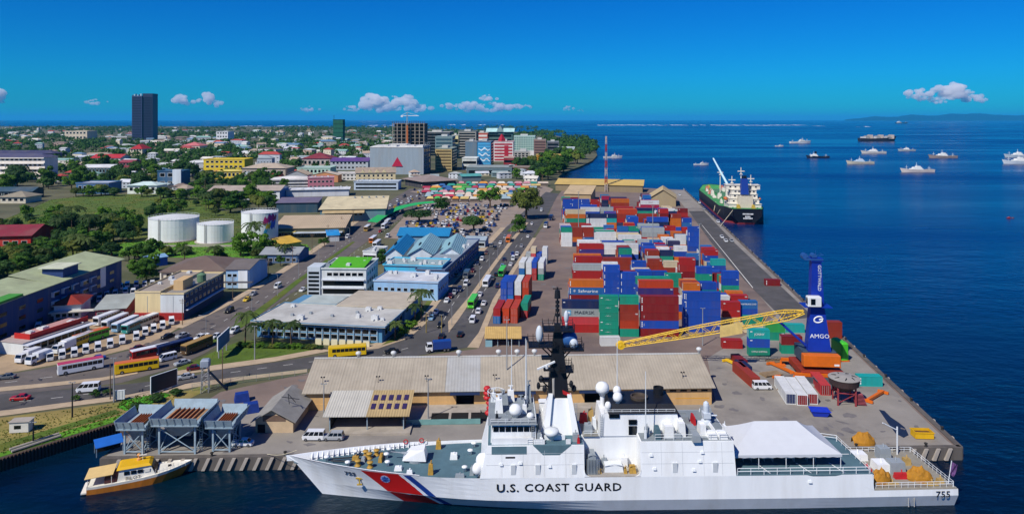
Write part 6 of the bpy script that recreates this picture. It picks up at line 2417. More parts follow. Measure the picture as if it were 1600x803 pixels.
# ------------------------------------------------------------------ round bulk hopper, skips, spreaders, clutter on the open quay
p = P(1328, 637)
bh = empty("bulk_hopper", (p.x, p.y + 3, .08), R(-8), label="round grey-topped bulk hopper on rusty red legs", cat="hopper")
q = MB()
q.lathe([(1.2, 3.0), (3.4, 4.6), (3.6, 6.0), (3.75, 6.2)], 28)
q.build("bin", mat("bin_dark", "#3a2a28", .75, .25, .8), bh)
q = MB()
q.lathe([(3.7, 6.2), (3.7, 6.3), (.3, 6.75)], 28)
q.build("lid", mat("lid_grey", "#97938c", .8, .12), bh)
for a in range(4):
	x, y = 2.9 * math.cos(a * 1.571 + .785), 2.9 * math.sin(a * 1.571 + .785)
	q = MB()
	q.box(x - .18, x + .18, y - .18, y + .18, 0, 4.8)
	q.build("leg", mat("leg_rust", "#8a3438", .75, .25), bh)
for a in range(4):
	x0, y0 = 2.9 * math.cos(a * 1.571 + .785), 2.9 * math.sin(a * 1.571 + .785)
	x1, y1 = 2.9 * math.cos(a * 1.571 + 2.356), 2.9 * math.sin(a * 1.571 + 2.356)
	q = MB()
	q.tube((x0, y0, 3.0), (x1, y1, 3.0), .14, 5)
	q.tube((x0, y0, .6), (x1, y1, 2.9), .1, 5)
	q.build("leg_brace", MATS["leg_rust"], bh)
q = MB()
for i in range(8):
	q.box(2.9, 5.4 - i * .12, -1.2, 1.2, .3 + i * .33, .36 + i * .33)
q.build("stair_panel", mat("panel_pink", "#a05058", .75, .2), bh, loc=(-.6, -.4, 0))
for i in range(7):
	a = i * .9
	q = MB()
	q.tube((2.9 * math.cos(a), 2.9 * math.sin(a), 6.35), (1.9 * math.cos(a + .2), 1.9 * math.sin(a + .2), 6.65), .14, 4)
	q.build("lid_fitting", M_BLACK, bh)
p = P(1445, 686)
ys = empty("yellow_skip", (p.x, p.y + 1, .08), R(-3), label="yellow steel skip on the far right quay corner", cat="skip")
q = MB()
M_SKY = mat("skip_yellow", "#d8a812", .6, .12)
for (p_) in ([(-1.9, -1.2), (1.9, -1.2), (1.9, -1.1), (-1.9, -1.1)], [(-1.9, 1.1), (1.9, 1.1), (1.9, 1.2), (-1.9, 1.2)], [(-2.0, -1.1), (-1.9, -1.1), (-1.9, 1.1), (-2.0, 1.1)], [(1.9, -1.1), (2.0, -1.1), (2.0, 1.1), (1.9, 1.1)]):
	q.prism(p_, 0.1, 1.5)
q.box(-1.9, 1.9, -1.1, 1.1, .1, .25)
q.build("shell", M_SKY, ys)
for y_ in (-1.3, 1.2):
	q = MB()
	q.box(-2.1, 2.1, y_, y_ + .1, 1.3, 1.45)
	q.build("lip", M_SKY, ys)
q = MB()
q.box(-1.8, 1.8, -1.0, 1.0, .9, 1.0)
q.build("load", mat("skip_load", "#6a4a20", .95, .3), ys)
p = P(1283, 652)
bs = empty("blue_skip", (p.x, p.y + 1, .08), R(-8), label="open bright blue skip in front of the white boxes", cat="skip")
q = MB()
q.hexa([(-1.5, -1.0, .1), (1.5, -1.0, .1), (1.5, 1.0, .1), (-1.5, 1.0, .1), (-2.2, -1.5, 1.5), (2.2, -1.5, 1.5), (2.2, 1.5, 1.5), (-2.2, 1.5, 1.5)])
q.build("shell", mat("skip_blue", "#1537b8", .55, .1), bs)
q = MB()
q.box(-2.0, 2.0, -1.3, 1.3, 1.5, 1.56)
q.box(-2.3, 2.3, -1.6, -1.5, 1.35, 1.55)
q.build("cover", MATS["skip_blue"], bs)
# covered orange pile on the quay
q = MB()
rg = random.Random(4)
rws = []
for j in range(9):
	f = j / 8
	env = math.sin(math.pi * (.1 + .8 * f)) ** .7
	rws.append([((f - .5) * 4.6, -math.cos(math.pi * i / 10) * 1.7 * env, math.sin(math.pi * i / 10) * 2.4 * env * (1 + .18 * math.sin(i * 1.3 + j * .9) + .12 * math.sin(j * 2 - i * .7))) for i in range(11)])
q.grid(rws)
op = q.build("covered_pile", M_ORANGE, None, loc=tuple(P(1354, 698) + Vector((0, 1.5, .1))), label="orange tarpaulin pile on the quay behind the cutter's stern", cat="tarpaulin pile")
# spreader frames
def spreader(u, v, rot, m, label):
	p = P(u, v)
	r = empty("crane_spreader", (p.x, p.y, .1), rot, label=label, cat="spreader", group="crane spreaders lying on the quay")
	q = MB()
	q.box(-4.5, 4.5, -.35, .35, .3, .9)
	q.build("beam", m, r)
	for x in (-4.5, 4.5):
		q = MB()
		q.box(x - .25, x + .25, -1.3, 1.3, .1, .7)
		q.build("end_beam", m, r)


spreader(1151, 573, R(112), M_CYEL, "yellow crane spreader lying beside the long shed")
spreader(1222, 578, R(112), M_CORG, "orange spreader lying left of the crane")
spreader(1232, 600, R(110), M_CORG, "orange spreader lying behind the white boxes")
spreader(1368, 622, R(40), M_CORG, "orange spreader lying beside the round hopper")
# grey grab frame in front of the crane
p = P(1290, 608)
gf = empty("grab_frame", (p.x, p.y, .08), R(-6), label="dark steel grab frame lying in front of the crane", cat="grab")
q = MB()
q.box(-4.5, 4.5, 2.2, 2.6, .2, 2.0)
q.build("beam", mat("grab_steel", "#4c545c", .6, .2), gf)
for sg in (-1, 1):
	q = MB()
	q.hexa([(0, -1.8 * 1, .1), (.4 * sg, -1.8, .1), (.4 * sg, 1.8, .1), (0, 1.8, .1), (sg * 2.4, -1.8, 2.6), (sg * 2.8, -1.8, 2.6), (sg * 2.8, 1.8, 2.6), (sg * 2.4, 1.8, 2.6)])
	q.build("jaw", MATS["grab_steel"], gf)
p = P(1293, 604)
rd = empty("red_buoy", (p.x + 1.0, p.y - 2.6, .1), 0, label="dark red round buoy beside the round hopper", cat="buoy")
q = MB()
q.lathe([(.4, 0), (1.3, .5), (1.4, 1.1), (.5, 1.7), (.2, 2.2)], 14)
q.build("float", mat("buoy_red", "#8a1a28", .6, .15), rd)
# low flat-bed pallets and dunnage
for i, (u, v, w_, d_, m) in enumerate(((1215, 566, 6, 3, "#7a6448"), (1205, 586, 5.5, 3, "#8a7458"), (1240, 590, 6, 2.6, "#6f6a66"), (1228, 610, 4, 2.4, "#8a6a4a"), (1248, 575, 5, 2.2, "#7a746c"), (1280, 600, 6, 2.6, "#8a8a88"))):
	p = P(u, v)
	q = MB()
	for j in range(6):
		q.box(-w_ / 2, w_ / 2, -d_ / 2 + j * d_ / 6, -d_ / 2 + j * d_ / 6 + d_ / 7, .35, .5)
	q.box(-w_ / 2, -w_ / 2 + .2, -d_ / 2, d_ / 2, 0, .35)
	q.box(w_ / 2 - .2, w_ / 2, -d_ / 2, d_ / 2, 0, .35)
	q.build("flat_pallet", mat("pallet_" + m[1:], m, .9, .25), None, loc=(p.x, p.y, .09), rz=R(10 + i * 7), label="weathered timber flat rack lying left of the crane", cat="pallet", group="flat racks on the quay")

# guard hut with tan roof by the yard gate
o, rz, L_ = frame(761, 541, 811, 541)
hut = empty("gate_hut", o, rz, label="tan-roofed open gate shelter at the container yard entrance", cat="shelter")
zr_ = zat(o.y, 527)
q = MB()
q.hexa([(-.8, -.8, zr_ - .2), (L_ + .8, -.8, zr_ - .2), (L_ + .8, 7.5, zr_ + 1.0), (-.8, 7.5, zr_ + 1.0), (-.8, -.8, zr_), (L_ + .8, -.8, zr_), (L_ + .8, 7.5, zr_ + 1.2), (-.8, 7.5, zr_ + 1.2)])
q.build("roof", ribbed("hut_roof", "#c2a05e", .6, 0, .04, rough=.75, var=.12, scale=.5), hut)
for i in range(4):
	for y in (0, 6.8):
		q = MB()
		q.box(i * L_ / 3 - .1, i * L_ / 3 + .1, y - .1, y + .1, 0, zr_ - .1 + y * .12)
		q.build("post", M_STEEL, hut)
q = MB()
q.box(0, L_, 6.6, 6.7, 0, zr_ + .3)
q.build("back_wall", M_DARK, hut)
q = MB()
q.box(-.5, 1.6, -.5, 1.5, 0, 2.0)
q.build("booth", mat("booth_blue", "#7fa6b0", .6, .1), hut)

# ------------------------------------------------------------------ light masts, lattice tower, hoardings, signs
def light_mast(u, vb, vt, label, m=M_POLE, r=.14):
	p = P(u, vb)
	zt = zat(p.y, vt)
	o = empty("light_mast", (p.x, p.y, 0.05), 0, label=label, cat="light mast", group="tall lighting masts")
	q = MB()
	q.tube((0, 0, 0), (0, 0, zt), r * 1.4, 8, r * .7)
	q.build("pole", m, o)
	q = MB()
	q.box(-.6, .6, -.06, .06, zt - .06, zt + .06)
	for x in (-.55, .55):
		q.box(x - .16, x + .16, -.3, .1, zt + .02, zt + .16)
	q.build("lamp_head", M_POLE, o)


light_mast(1020, 404, 322, "grey light mast in the middle of the container yard", r=.22)
light_mast(1093, 468, 350, "grey light mast right of the container stacks", r=.22)
light_mast(1098, 540, 482, "grey light mast under the yellow boom")
light_mast(904, 372, 300, "grey light mast at the left side of the yard", r=.2)
light_mast(792, 620, 500, "slender light mast behind the long shed")
light_mast(669, 660, 592, "slender lamp mast in front of the long shed")
light_mast(506, 648, 600, "slender lamp mast left of the solar shed")
light_mast(113, 652, 598, "dark lamp pole on the creek bank", M_BLACK)
light_mast(52, 693, 660, "short dark pole by the white hut", M_BLACK)
light_mast(178, 628, 560, "lamp pole beside the white grid sign")
light_mast(398, 562, 510, "lamp pole on the grass corner")
light_mast(666, 520, 488, "pole on the pavement of the wharf road", MATS["bare_dirt"])
light_mast(690, 520, 492, "pole on the median of the wharf road", MATS["bare_dirt"])
# red and white lattice mast behind the yard
p = P(947, 300)
zt = zat(p.y, 213)
lm = empty("lattice_mast", (p.x, p.y, 0), 0, label="thin red and white lattice mast behind the container yard", cat="mast")
for i in range(7):
	q = MB()
	z0, z1 = zt * i / 7, zt * (i + 1) / 7
	w0, w1 = 1.2 - .7 * i / 7, 1.2 - .7 * (i + 1) / 7
	for a, b in ((-1, -1), (1, -1), (1, 1), (-1, 1)):
		q.tube((a * w0, b * w0, z0), (a * w1, b * w1, z1), .22, 4)
		q.tube((a * w0, b * w0, z0), (-a * w1, b * w1, z1), .15, 4)
		q.tube((a * w0, b * w0, z0), (a * w1, -b * w1, z1), .15, 4)
	q.build("mast_section", mat("mast_red", "#a02a1a", .6, .1) if i % 2 else mat("mast_pale", "#b8a8a0", .6, .1), lm)
# grey lattice tower by the wharf road
p = P(321, 612)
lt = empty("lattice_tower", (p.x, p.y, .05), R(12), label="small grey lattice tower with ladder by the left road bend", cat="tower")
zt = zat(p.y, 572)
q = MB()
for a, b in ((-1, -1), (1, -1), (1, 1), (-1, 1)):
	q.tube((a * .9, b * .9, 0), (a * .7, b * .7, zt), .12, 5)
for i in range(5):
	z0, z1 = zt * i / 5, zt * (i + 1) / 5
	for (a, b), (c, d) in (((-1, -1), (1, -1)), ((1, -1), (1, 1)), ((1, 1), (-1, 1)), ((-1, 1), (-1, -1))):
		q.tube((a * .85, b * .85, z0), (c * .85, d * .85, z1), .06, 4)
q.build("frame", M_POLE, lt)
q = MB()
bevel_box(q, -1.1, 1.1, -1.1, 1.1, zt, zt + 1.8, .2, .3)
q.build("tank_cabin", mat("cabin_grey", "#8a94a0", .6, .15), lt)
q = MB()
q.hexa([(1.0, -.6, zt * .75), (1.2, -.6, zt * .75), (1.2, .6, zt * .75), (1.0, .6, zt * .75), (5.0, -.6, .2), (5.2, -.6, .2), (5.2, .6, .2), (5.0, .6, .2)])
q.build("conveyor", M_BLACK, lt)


def hoarding(u0, v0, u1, v1, h0, h1, m, label, mback=None, posts=3):
	o, rz, L_ = frame(u0, v0, u1, v1)
	r = empty("hoarding", o, rz, label=label, cat="billboard", group="roadside hoardings")
	q = MB()
	q.box(0, L_, -.1, .1, h0, h1)
	q.build("panel", m, r)
	q = MB()
	for a, b in (((-.1, h0 - .1), (L_ + .1, h0)), ((-.1, h1), (L_ + .1, h1 + .1)), ((-.15, h0), (0, h1)), ((L_, h0), (L_ + .15, h1))):
		q.box(a[0], b[0], -.14, .14, a[1], b[1])
	q.build("frame", M_RAIL, r)
	for i in range(posts):
		q = MB()
		x = L_ * (i + .5) / posts
		q.box(x - .15, x + .15, .1, .4, 0, h1 - .3)
		q.build("post", M_POLE, r)
	return r, L_


hoarding(236, 617, 276, 603, .4, 4.6, mat("hoarding_dark", "#2a2634", .6, .2), "dark blank hoarding along the lower left road")
hoarding(340, 563, 358, 545, 2.6, 6.6, mat("hoarding_blue", "#2f6a94", .5, .15), "blue hoarding on the grass corner")
r, L_ = hoarding(178, 627, 194, 626, .6, 2.6, mat("sign_white", "#c9cbc8", .6, .08), "white gridded notice board on the creek bank", posts=2)
for i in range(3):
	q = MB()
	q.box(L_ * (i + .5) / 3 - .03, L_ * (i + .5) / 3 + .03, -.14, -.1, .6, 2.6)
	q.build("grid_bar", M_GREY, r)
# site cabin and pipes on the creek bank
p = P(34, 673)
sc_ = empty("site_cabin", (p.x, p.y, .06), R(8), label="small white site cabin on the creek bank", cat="cabin")
q = MB()
bevel_box(q, -2.0, 2.0, -1.2, 1.2, .1, 2.4, .05, .1)
q.build("wall", mat("cabin_cream", "#d2cdc0", .7, .1), sc_)
q = MB()
q.box(-1.0, .4, -1.23, -1.2, .9, 1.7)
q.build("window", M_GLASSD, sc_)
q = MB()
q.box(-2.2, 2.2, -1.4, 1.4, 2.4, 2.5)
q.build("roof", M_CONC, sc_)
for i, (u0, v0, u1, v1) in enumerate(((15, 705, 92, 680), (18, 708, 95, 683))):
	a, b = P(u0, v0), P(u1, v1)
	q = MB()
	q.tube((0, 0, .35), (b - a).to_tuple()[:2] + (.35,), .28, 8)
	q.build("drain_pipe", M_CONC, None, loc=(a.x, a.y, .1), label=f"{'upper' if i == 0 else 'lower'} of two pale pipes lying on the creek bank", cat="pipe", group="pipes on the creek bank")
# tarpaulined stacks by the gable house
for u, v, rz_, sz, lb in ((378, 626, R(25), (3.6, 2.6, 2.0), "blue tarpaulin stack nearest the wharf road fence"), (392, 643, R(25), (3.8, 2.8, 2.1), "blue tarpaulin stack beside the gabled house")):
	p = P(u, v)
	q = MB()
	q.taper(-sz[0] / 2, sz[0] / 2, -sz[1] / 2, sz[1] / 2, 0, sz[2], .3, .3, .4, .4)
	q.build("tarpaulin_stack", mat("tarp_blue", "#14337f", .6, .2, 1.0, bump=.5, bscale=1.5), None, loc=(p.x, p.y, .05), rz=rz_, label=lb, cat="tarpaulin stack", group="blue tarpaulin stacks")
# chain-link fence along the wharf road
fa = [P(300, 611), P(380, 598), P(480, 586)]
fen = empty("road_fence", fa[0], 0, label="green wire fence along the wharf road bend", cat="fence")
for a, b in zip(fa, fa[1:]):
	n_ = int((b - a).length / 3)
	for i in range(n_ + 1):
		c = a + (b - a) * i / n_ - fen.location
		q = MB()
		q.tube((c.x, c.y, 0), (c.x, c.y, 1.8), .05, 5)
		q.build("post", M_POLE, fen)
	for z in (.2, .6, 1.0, 1.4, 1.75):
		q = MB()
		c, d = a - fen.location, b - fen.location
		q.tube((c.x, c.y, z), (d.x, d.y, z), .03, 4)
		q.build("wire_rail", mat("fence_green", "#4f7a64", .7, .1), fen)

# ------------------------------------------------------------------ utility poles, street lamps, stains, more lane lines
def along(pl, step):
	"""points every step metres along a photo-pixel polyline on the ground"""
	w = [P(*q) for q in pl]
	out, carry = [], 0.0
	for a, c in zip(w, w[1:]):
		d = c - a
		t = carry
		while t < d.length:
			out.append((a + d * (t / d.length), math.atan2(d.y, d.x)))
			t += step
		carry = t - d.length
	return out


up_m = MB()
up_m.tube((0, 0, 0), (0, 0, 9), .14, 7, .1)
up_m.box(-1.1, 1.1, -.07, .07, 8.2, 8.35)
up_m.box(-.8, .8, -.07, .07, 7.5, 7.62)
UPOLE = up_m.mesh("utility_pole", mat("pole_timber", "#6b5844", .9, .2))
sl_m = MB()
sl_m.tube((0, 0, 0), (0, 0, 8.5), .1, 7, .06)
sl_m.path([(0, 0, 8.4), (.9, 0, 8.8), (2.0, 0, 8.85)], .05, 5)
sl_m.box(1.7, 2.5, -.14, .14, 8.78, 8.9)
SLAMP = sl_m.mesh("street_lamp", M_POLE)
for pl, st, me_, nm, lb, gr in (([(285, 508), (350, 476), (415, 440), (470, 404), (520, 370), (570, 336)], 34, UPOLE, "utility_pole", "timber utility pole on the left kerb of the divided road", "utility poles"),
								([(-20, 646), (120, 632), (290, 606), (470, 582)], 26, UPOLE, "utility_pole", "timber utility pole below the wharf road", "utility poles"),
								([(706, 508), (742, 458), (804, 368), (826, 346)], 28, SLAMP, "street_lamp", "street lamp on the wharf road median", "street lamps"),
								([(322, 538), (385, 503), (464, 438), (552, 376)], 30, SLAMP, "street_lamp", "street lamp on the divided road median", "street lamps")):
	for c, a in along(pl, st):
		mk(nm, me_, None, (c.x, c.y, .1), a + R(90), lb, "pole" if me_ is UPOLE else "street lamp", gr)
def dashes(pl, step, ln, w_, z):
	for c, a in along(pl, step):
		dx, dy = math.cos(a) * ln / 2, math.sin(a) * ln / 2
		nx, ny = -math.sin(a) * w_, math.cos(a) * w_
		sheet("lane_dash", [(c.x - dx - nx, c.y - dy - ny), (c.x + dx - nx, c.y + dy - ny), (c.x + dx + nx, c.y + dy + ny), (c.x - dx + nx, c.y - dy + ny)], z, M_LINE, px=False)


dashes([(-60, 633), (60, 625), (200, 608), (340, 585), (480, 566), (600, 555), (650, 540)], 7, 2.6, .09, .1)
dashes([(-40, 604), (80, 589), (180, 570), (260, 545), (340, 507), (420, 462), (500, 408), (590, 346)], 8, 2.8, .09, .1)
dashes([(420, 485), (470, 455), (530, 412), (600, 362), (640, 332)], 8, 2.8, .09, .1)
M_STAIN = mat("oil_stain", "#6e6a68", .8, .25, .4)
M_PATCH = mat("tar_patch", "#3c3a3f", .85, .2, .4)
rs = random.Random(31)


def stain(u, v, r, m, z):
	p = P(u, v)
	n_ = 11
	el, a0 = rs.uniform(.35, 1.0), rs.uniform(0, 3)
	pts = []
	for i in range(n_):
		a = i * 6.283 / n_
		rr = r * rs.uniform(.55, 1.15)
		x, y = rr * math.cos(a), rr * el * math.sin(a)
		pts.append((p.x + x * math.cos(a0) - y * math.sin(a0), p.y + x * math.sin(a0) + y * math.cos(a0)))
	sheet("ground_stain", pts, z, m, px=False)


for i in range(46):
	stain(rs.uniform(1120, 1440), rs.uniform(560, 695), rs.uniform(.4, 1.8), M_STAIN, .082 + .0004 * i)
for i in range(40):
	stain(rs.uniform(840, 890), rs.uniform(330, 540), rs.uniform(.6, 2.4), M_STAIN, .03 + .0004 * i)
for i in range(26):
	stain(rs.uniform(330, 500), rs.uniform(590, 720), rs.uniform(.4, 1.6), M_STAIN, .052 + .0004 * i)
for i in range(34):
	v = rs.uniform(340, 510)
	stain(700 + (510 - v) * .8 + rs.uniform(-5, 25), v, rs.uniform(.5, 2.0), M_PATCH, .075 + .0003 * i)
for i in range(40):
	t = rs.random()
	stain(60 + 420 * t + rs.uniform(-25, 25), 590 - 150 * t ** 1.3 + rs.uniform(-4, 6), rs.uniform(.4, 1.8), M_PATCH, .05 + .0003 * i)

# ------------------------------------------------------------------ town buildings near and middle distance
FLATS = []
OCC = []            # occupied discs (x, y, r)


def occupy(pts):
	cx = sum(p[0] for p in pts) / len(pts)
	cy = sum(p[1] for p in pts) / len(pts)
	x0, x1 = min(p[0] for p in pts), max(p[0] for p in pts)
	y0, y1 = min(p[1] for p in pts), max(p[1] for p in pts)
	OCC.append((x0 - 2, x1 + 2, y0 - 2, y1 + 2))


def free(x, y, r=0):
	for x0, x1, y0, y1 in OCC:
		if x0 - r < x < x1 + r and y0 - r < y < y1 + r:
			return False
	return True


def wmat(hexc, rough=.85, dirty=True):
	return mat("wall_" + hexc[1:], hexc, rough, .08, .35, streak=True, dirt="#8a7f70" if dirty else None, dirt_amt=.3)


def rmat(hexc):
	return mat("roof_" + hexc[1:], hexc, .8, .14, .2, dirt="#6f665a", dirt_amt=.3)


UW = MB()
UW.mi = 0
UW.box(0, 1, -.02, .06, 0, 1)
UW.mi = 1
UW.box(.06, .94, -.035, 0, .07, .93)
WIN = UW.mesh("window", [mat("window_frame", "#c9c9c4", .6, .05), M_GLASSD])
UB = MB().box(0, 1, -.06, .06, 0, 1).mesh("window_band", M_GLASSD)


def win(parent, x, y, z, w, h, rz=0.0, band=False):
	o = mk("window_band" if band else "window", UB if band else WIN, parent, (x, y, z), rz)
	o.scale = (w, 1, h)
	return o


class B:
	"""a building on a photo-pixel footprint: front left, front right (on the ground) and its depth in metres"""

	def __init__(self, name, label, cat, u0, v0, u1, v1, depth, h=None, vt=None, wall="#cfcabd", group=None, skew=0.0):
		self.o, self.rz, self.L = frame(u0, v0, u1, v1)
		self.D = depth
		self.H = h if h else zat((P(u0, v0).y + P(u1, v1).y) / 2, vt)
		self.root = empty(name, self.o, self.rz, label, cat, group)
		self.wallm = wmat(wall) if isinstance(wall, str) else wall
		M4 = Matrix.Translation(self.o) @ Matrix.Rotation(self.rz, 4, 'Z')
		occupy([M4 @ Vector(q) for q in ((0, 0, 0), (self.L, 0, 0), (self.L, depth, 0), (0, depth, 0))])

	def wall(self, x0=0, x1=None, y0=0, y1=None, z0=0, z1=None, m=None, name="wall"):
		q = MB()
		q.box(x0, self.L if x1 is None else x1, y0, self.D if y1 is None else y1, z0, self.H if z1 is None else z1)
		return q.build(name, m or self.wallm, self.root)

	def flat(self, m, over=.3, para=.7, z=None, x0=0, x1=None, y0=0, y1=None, pm=None):
		x1 = self.L if x1 is None else x1
		y1 = self.D if y1 is None else y1
		z = self.H if z is None else z
		q = MB()
		q.box(x0 - over, x1 + over, y0 - over, y1 + over, z + .004, z + .2)
		r = q.build("roof", rmat(m), self.root)
		FLATS.append((self.root, x1, y0, y1, z, 3 if x1 - x0 < 20 else 7))
		if para:
			q = MB()
			for a in ((x0 - over, x1 + over, y0 - over, y0 - over + .2), (x0 - over, x1 + over, y1 + over - .2, y1 + over), (x0 - over, x0 - over + .2, y0 - over + .2, y1 + over - .2), (x1 + over - .2, x1 + over, y0 - over + .2, y1 + over - .2)):
				q.box(*a, z + .2, z + .2 + para)
			q.build("parapet", pm or self.wallm, r)
		return r

	def gable(self, m, rise=3, over=.7, along='x', z=None, x0=0, x1=None, y0=0, y1=None, mono=False):
		x1 = self.L if x1 is None else x1
		y1 = self.D if y1 is None else y1
		z = self.H if z is None else z
		rm = rmat(m) if isinstance(m, str) else m
		if along == 'x':
			ym = (y0 + y1) / 2 if not mono else y1 + over
			q = MB()
			k = rise / (ym - y0)
			q.xprism([(y0 - over, z - k * over), (ym, z + rise), (ym, z + rise + .2), (y0 - over, z - k * over + .2)], x0 - over, x1 + over)
			q.build("roof", rm, self.root)
			if not mono:
				q = MB()
				q.xprism([(ym, z + rise), (y1 + over, z - k * over), (y1 + over, z - k * over + .2), (ym, z + rise + .2)], x0 - over, x1 + over)
				q.build("roof", rm, self.root)
			q = MB()
			q.xprism([(y0, z), (y1, z), (min(ym, y1), z + rise - .02)] if not mono else [(y0, z), (y1, z), (y1, z + rise - .05)], x0 + .02, x1 - .02)
			q.build("gable_wall", self.wallm, self.root)
		else:
			xm = (x0 + x1) / 2
			k = rise / (xm - x0)
			for sg in (0, 1):
				q = MB()
				pl = [(x0 - over, z - k * over), (xm, z + rise), (xm, z + rise + .2), (x0 - over, z - k * over + .2)] if sg == 0 else [(xm, z + rise), (x1 + over, z - k * over), (x1 + over, z - k * over + .2), (xm, z + rise + .2)]
				q.yprism(pl, y0 - over, y1 + over)
				q.build("roof", rm, self.root)
			q = MB()
			q.yprism([(x0, z), (x1, z), (xm, z + rise - .02)], y0 + .02, y1 - .02)
			q.build("gable_wall", self.wallm, self.root)

	def hip(self, m, rise=3, over=.8, z=None, x0=0, x1=None, y0=0, y1=None):
		x1 = self.L if x1 is None else x1
		y1 = self.D if y1 is None else y1
		z = self.H if z is None else z
		a, b, c, d = x0 - over, x1 + over, y0 - over, y1 + over
		w = min(b - a, d - c) / 2
		if b - a >= d - c:
			r0, r1 = (a + w, (c + d) / 2), (b - w, (c + d) / 2)
		else:
			r0, r1 = ((a + b) / 2, c + w), ((a + b) / 2, d - w)
		q = MB()
		z0 = z + .01
		vs = [(a, c, z0), (b, c, z0), (b, d, z0), (a, d, z0), (*r0, z0 + rise), (*r1, z0 + rise)]
		if b - a >= d - c:
			q.add(vs, [(0, 1, 5, 4), (1, 2, 5), (2, 3, 4, 5), (3, 0, 4), (3, 2, 1, 0)])
		else:
			q.add(vs, [(0, 1, 4), (1, 2, 5, 4), (2, 3, 5), (3, 0, 4, 5), (3, 2, 1, 0)])
		return q.build("roof", rmat(m) if isinstance(m, str) else m, self.root)

	def front_windows(self, nx, nz, z0=1.2, dz=3.2, w=1.4, h=1.3, x0=None, x1=None, band=False, y=0.0):
		a = self.L * .04 if x0 is None else x0
		b = self.L * .96 if x1 is None else x1
		for j in range(nz):
			if band:
				win(self.root, a, y - .03, z0 + j * dz, b - a, h, 0, True)
				continue
			for i in range(nx):
				x = a + (b - a) * (i + .5) / nx - w / 2
				win(self.root, x, y - .03, z0 + j * dz, w, h)

	def side_windows(self, ny, nz, z0=1.2, dz=3.2, w=1.4, h=1.3, band=False):
		a, b = self.D * .06, self.D * .94
		for j in range(nz):
			if band:
				win(self.root, self.L + .03, a, z0 + j * dz, b - a, h, math.pi / 2, True)
				continue
			for i in range(ny):
				win(self.root, self.L + .03, a + (b - a) * (i + .5) / ny - w / 2, z0 + j * dz, w, h, math.pi / 2)


# long blue block at the left edge
b = B("office_block", "long blue building with pale green roof at the left edge", "building", -80, 573, 190, 453, 14.5, h=12.6, wall="#223a6c")
b.wall()
b.gable("#a3ac84", 3.0, .9, 'x', mono=True, x0=b.L * .52, z=12.6)
b.gable("#a3ac84", 2.4, .9, 'x', mono=True, x0=0, x1=b.L * .5, z=12.6)
q = MB()
q.box(b.L * .60, b.L * .70, 1.5, 9, 12.7, 16.4)
q.build("roof_monitor", b.wallm, b.root)
q = MB()
q.box(b.L * .59, b.L * .71, .8, 10, 16.4, 16.7)
q.build("monitor_roof", rmat("#c9cdb0"), b.root)
q = MB()
q.box(0, b.L * .33, -.8, 6, 12.75, 13.4)
q.build("green_gutter", mat("gutter_green", "#3f8a30", .8, .1), b.root)
wl_ = mat("ledge_white", "#c8ccd2", .7, .06)
for i in range(5):
	for j in range(3):
		q = MB()
		x = b.L * (.50 + .062 * i)
		q.box(x, x + 3.4, -1.0, 0, 3.4 + 3.2 * j, 3.6 + 3.2 * j)
		q.box(x, x + .2, -1.0, 0, 1.8 + 3.2 * j, 3.4 + 3.2 * j)
		q.build("balcony", wl_, b.root)
for j_ in range(3):
	for i_ in range(10):
		win(b.root, b.L * (.03 + .097 * i_), -.03, 1.6 + j_ * 3.3, 3.0, 1.2, 0, True)
q = MB()
q.box(b.L * .83, b.L * .87, -.12, 0, 4.5, 12.2)
q.build("pale_panel", wl_, b.root)
# red canopy kiosk
b = B("depot_hall", "long low depot with red parapet in the bus yard", "building", 36, 556, 140, 520, 9, h=3.6, wall="#cfd2d0")
b.wall()
b.flat("#a89a94", .2, 0)
q = MB()
q.box(3, b.L + .4, 1.0, 1.3, 3.8, 5.4)
q.box(3, 3.3, 1.3, 7, 3.8, 5.4)
q.build("red_parapet", mat("parapet_red", "#b5241c", .7, .1), b.root)
q = MB()
q.box(3.3, b.L, 1.3, 8.6, 3.85, 4.3)
q.build("upper_roof", rmat("#b88a84"), b.root)
q = MB()
q.box(-.5, b.L + .5, -2.6, 0, 3.2, 3.4)
q.build("awning", wl_, b.root)
b.front_windows(9, 1, .5, 3, 2.2, 2.0)
b = B("red_roof_house", "small house with dark red roof beside the bus yard", "house", 84, 502, 126, 499, 12, h=5.5, wall="#c3cbd0")
b.wall()
b.hip("#8a2a1c", 2.4, .8)
b.front_windows(4, 1, 1.2)
q = MB()
q.box(-1, b.L + 6, -2.4, 0, 3.2, 3.5)
q.build("porch_roof", rmat("#c9c4b4"), b.root)
b = B("depot_workshop", "low workshop with grey roof and maroon fascia", "building", 149, 500, 196, 497, 14, h=3.6, wall="#7a2436")
b.wall()
b.gable("#9aa09a", 1.6, .6, 'x', mono=True)
b.front_windows(4, 1, .4, 3, 2.0, 2.2)
# cream panelled building with long dark flank
b = B("panelled_building", "cream and white panelled building with a long dark flank", "building", 211, 500, 287, 500, 34, vt=458, wall="#d8c493")
b.wall(0, b.L * .52)
b.wall(b.L * .52, b.L, m=wmat("#ccd2d2"), z1=b.H - .6)
b.flat("#9a8f82", .1, .5, x1=b.L * .52)
b.flat("#8c8880", .1, .5, x0=b.L * .52 + .3, z=b.H - .6)
q = MB()
for i in range(2):
	q = MB()
	q.box(b.L * (.25 if i else .78), b.L * (.25 if i else .78) + .15, -.05, 0, 0, b.H - 1)
	q.build("panel_joint", M_GREY, b.root)
q = MB()
q.box(-.1, b.L + .1, -.6, -.05, 0, 2.6)
q.build("red_shopfront", mat("shop_red", "#9a2020", .7, .25, 1.5), b.root)
q = MB()
q.box(b.L + .16, b.L + 1.2, .6, 33, 3.2, 3.5)
q.build("flank_canopy", wl_, b.root)
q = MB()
q.box(b.L + .004, b.L + .12, .02, 33.9, 0, b.H - .7)
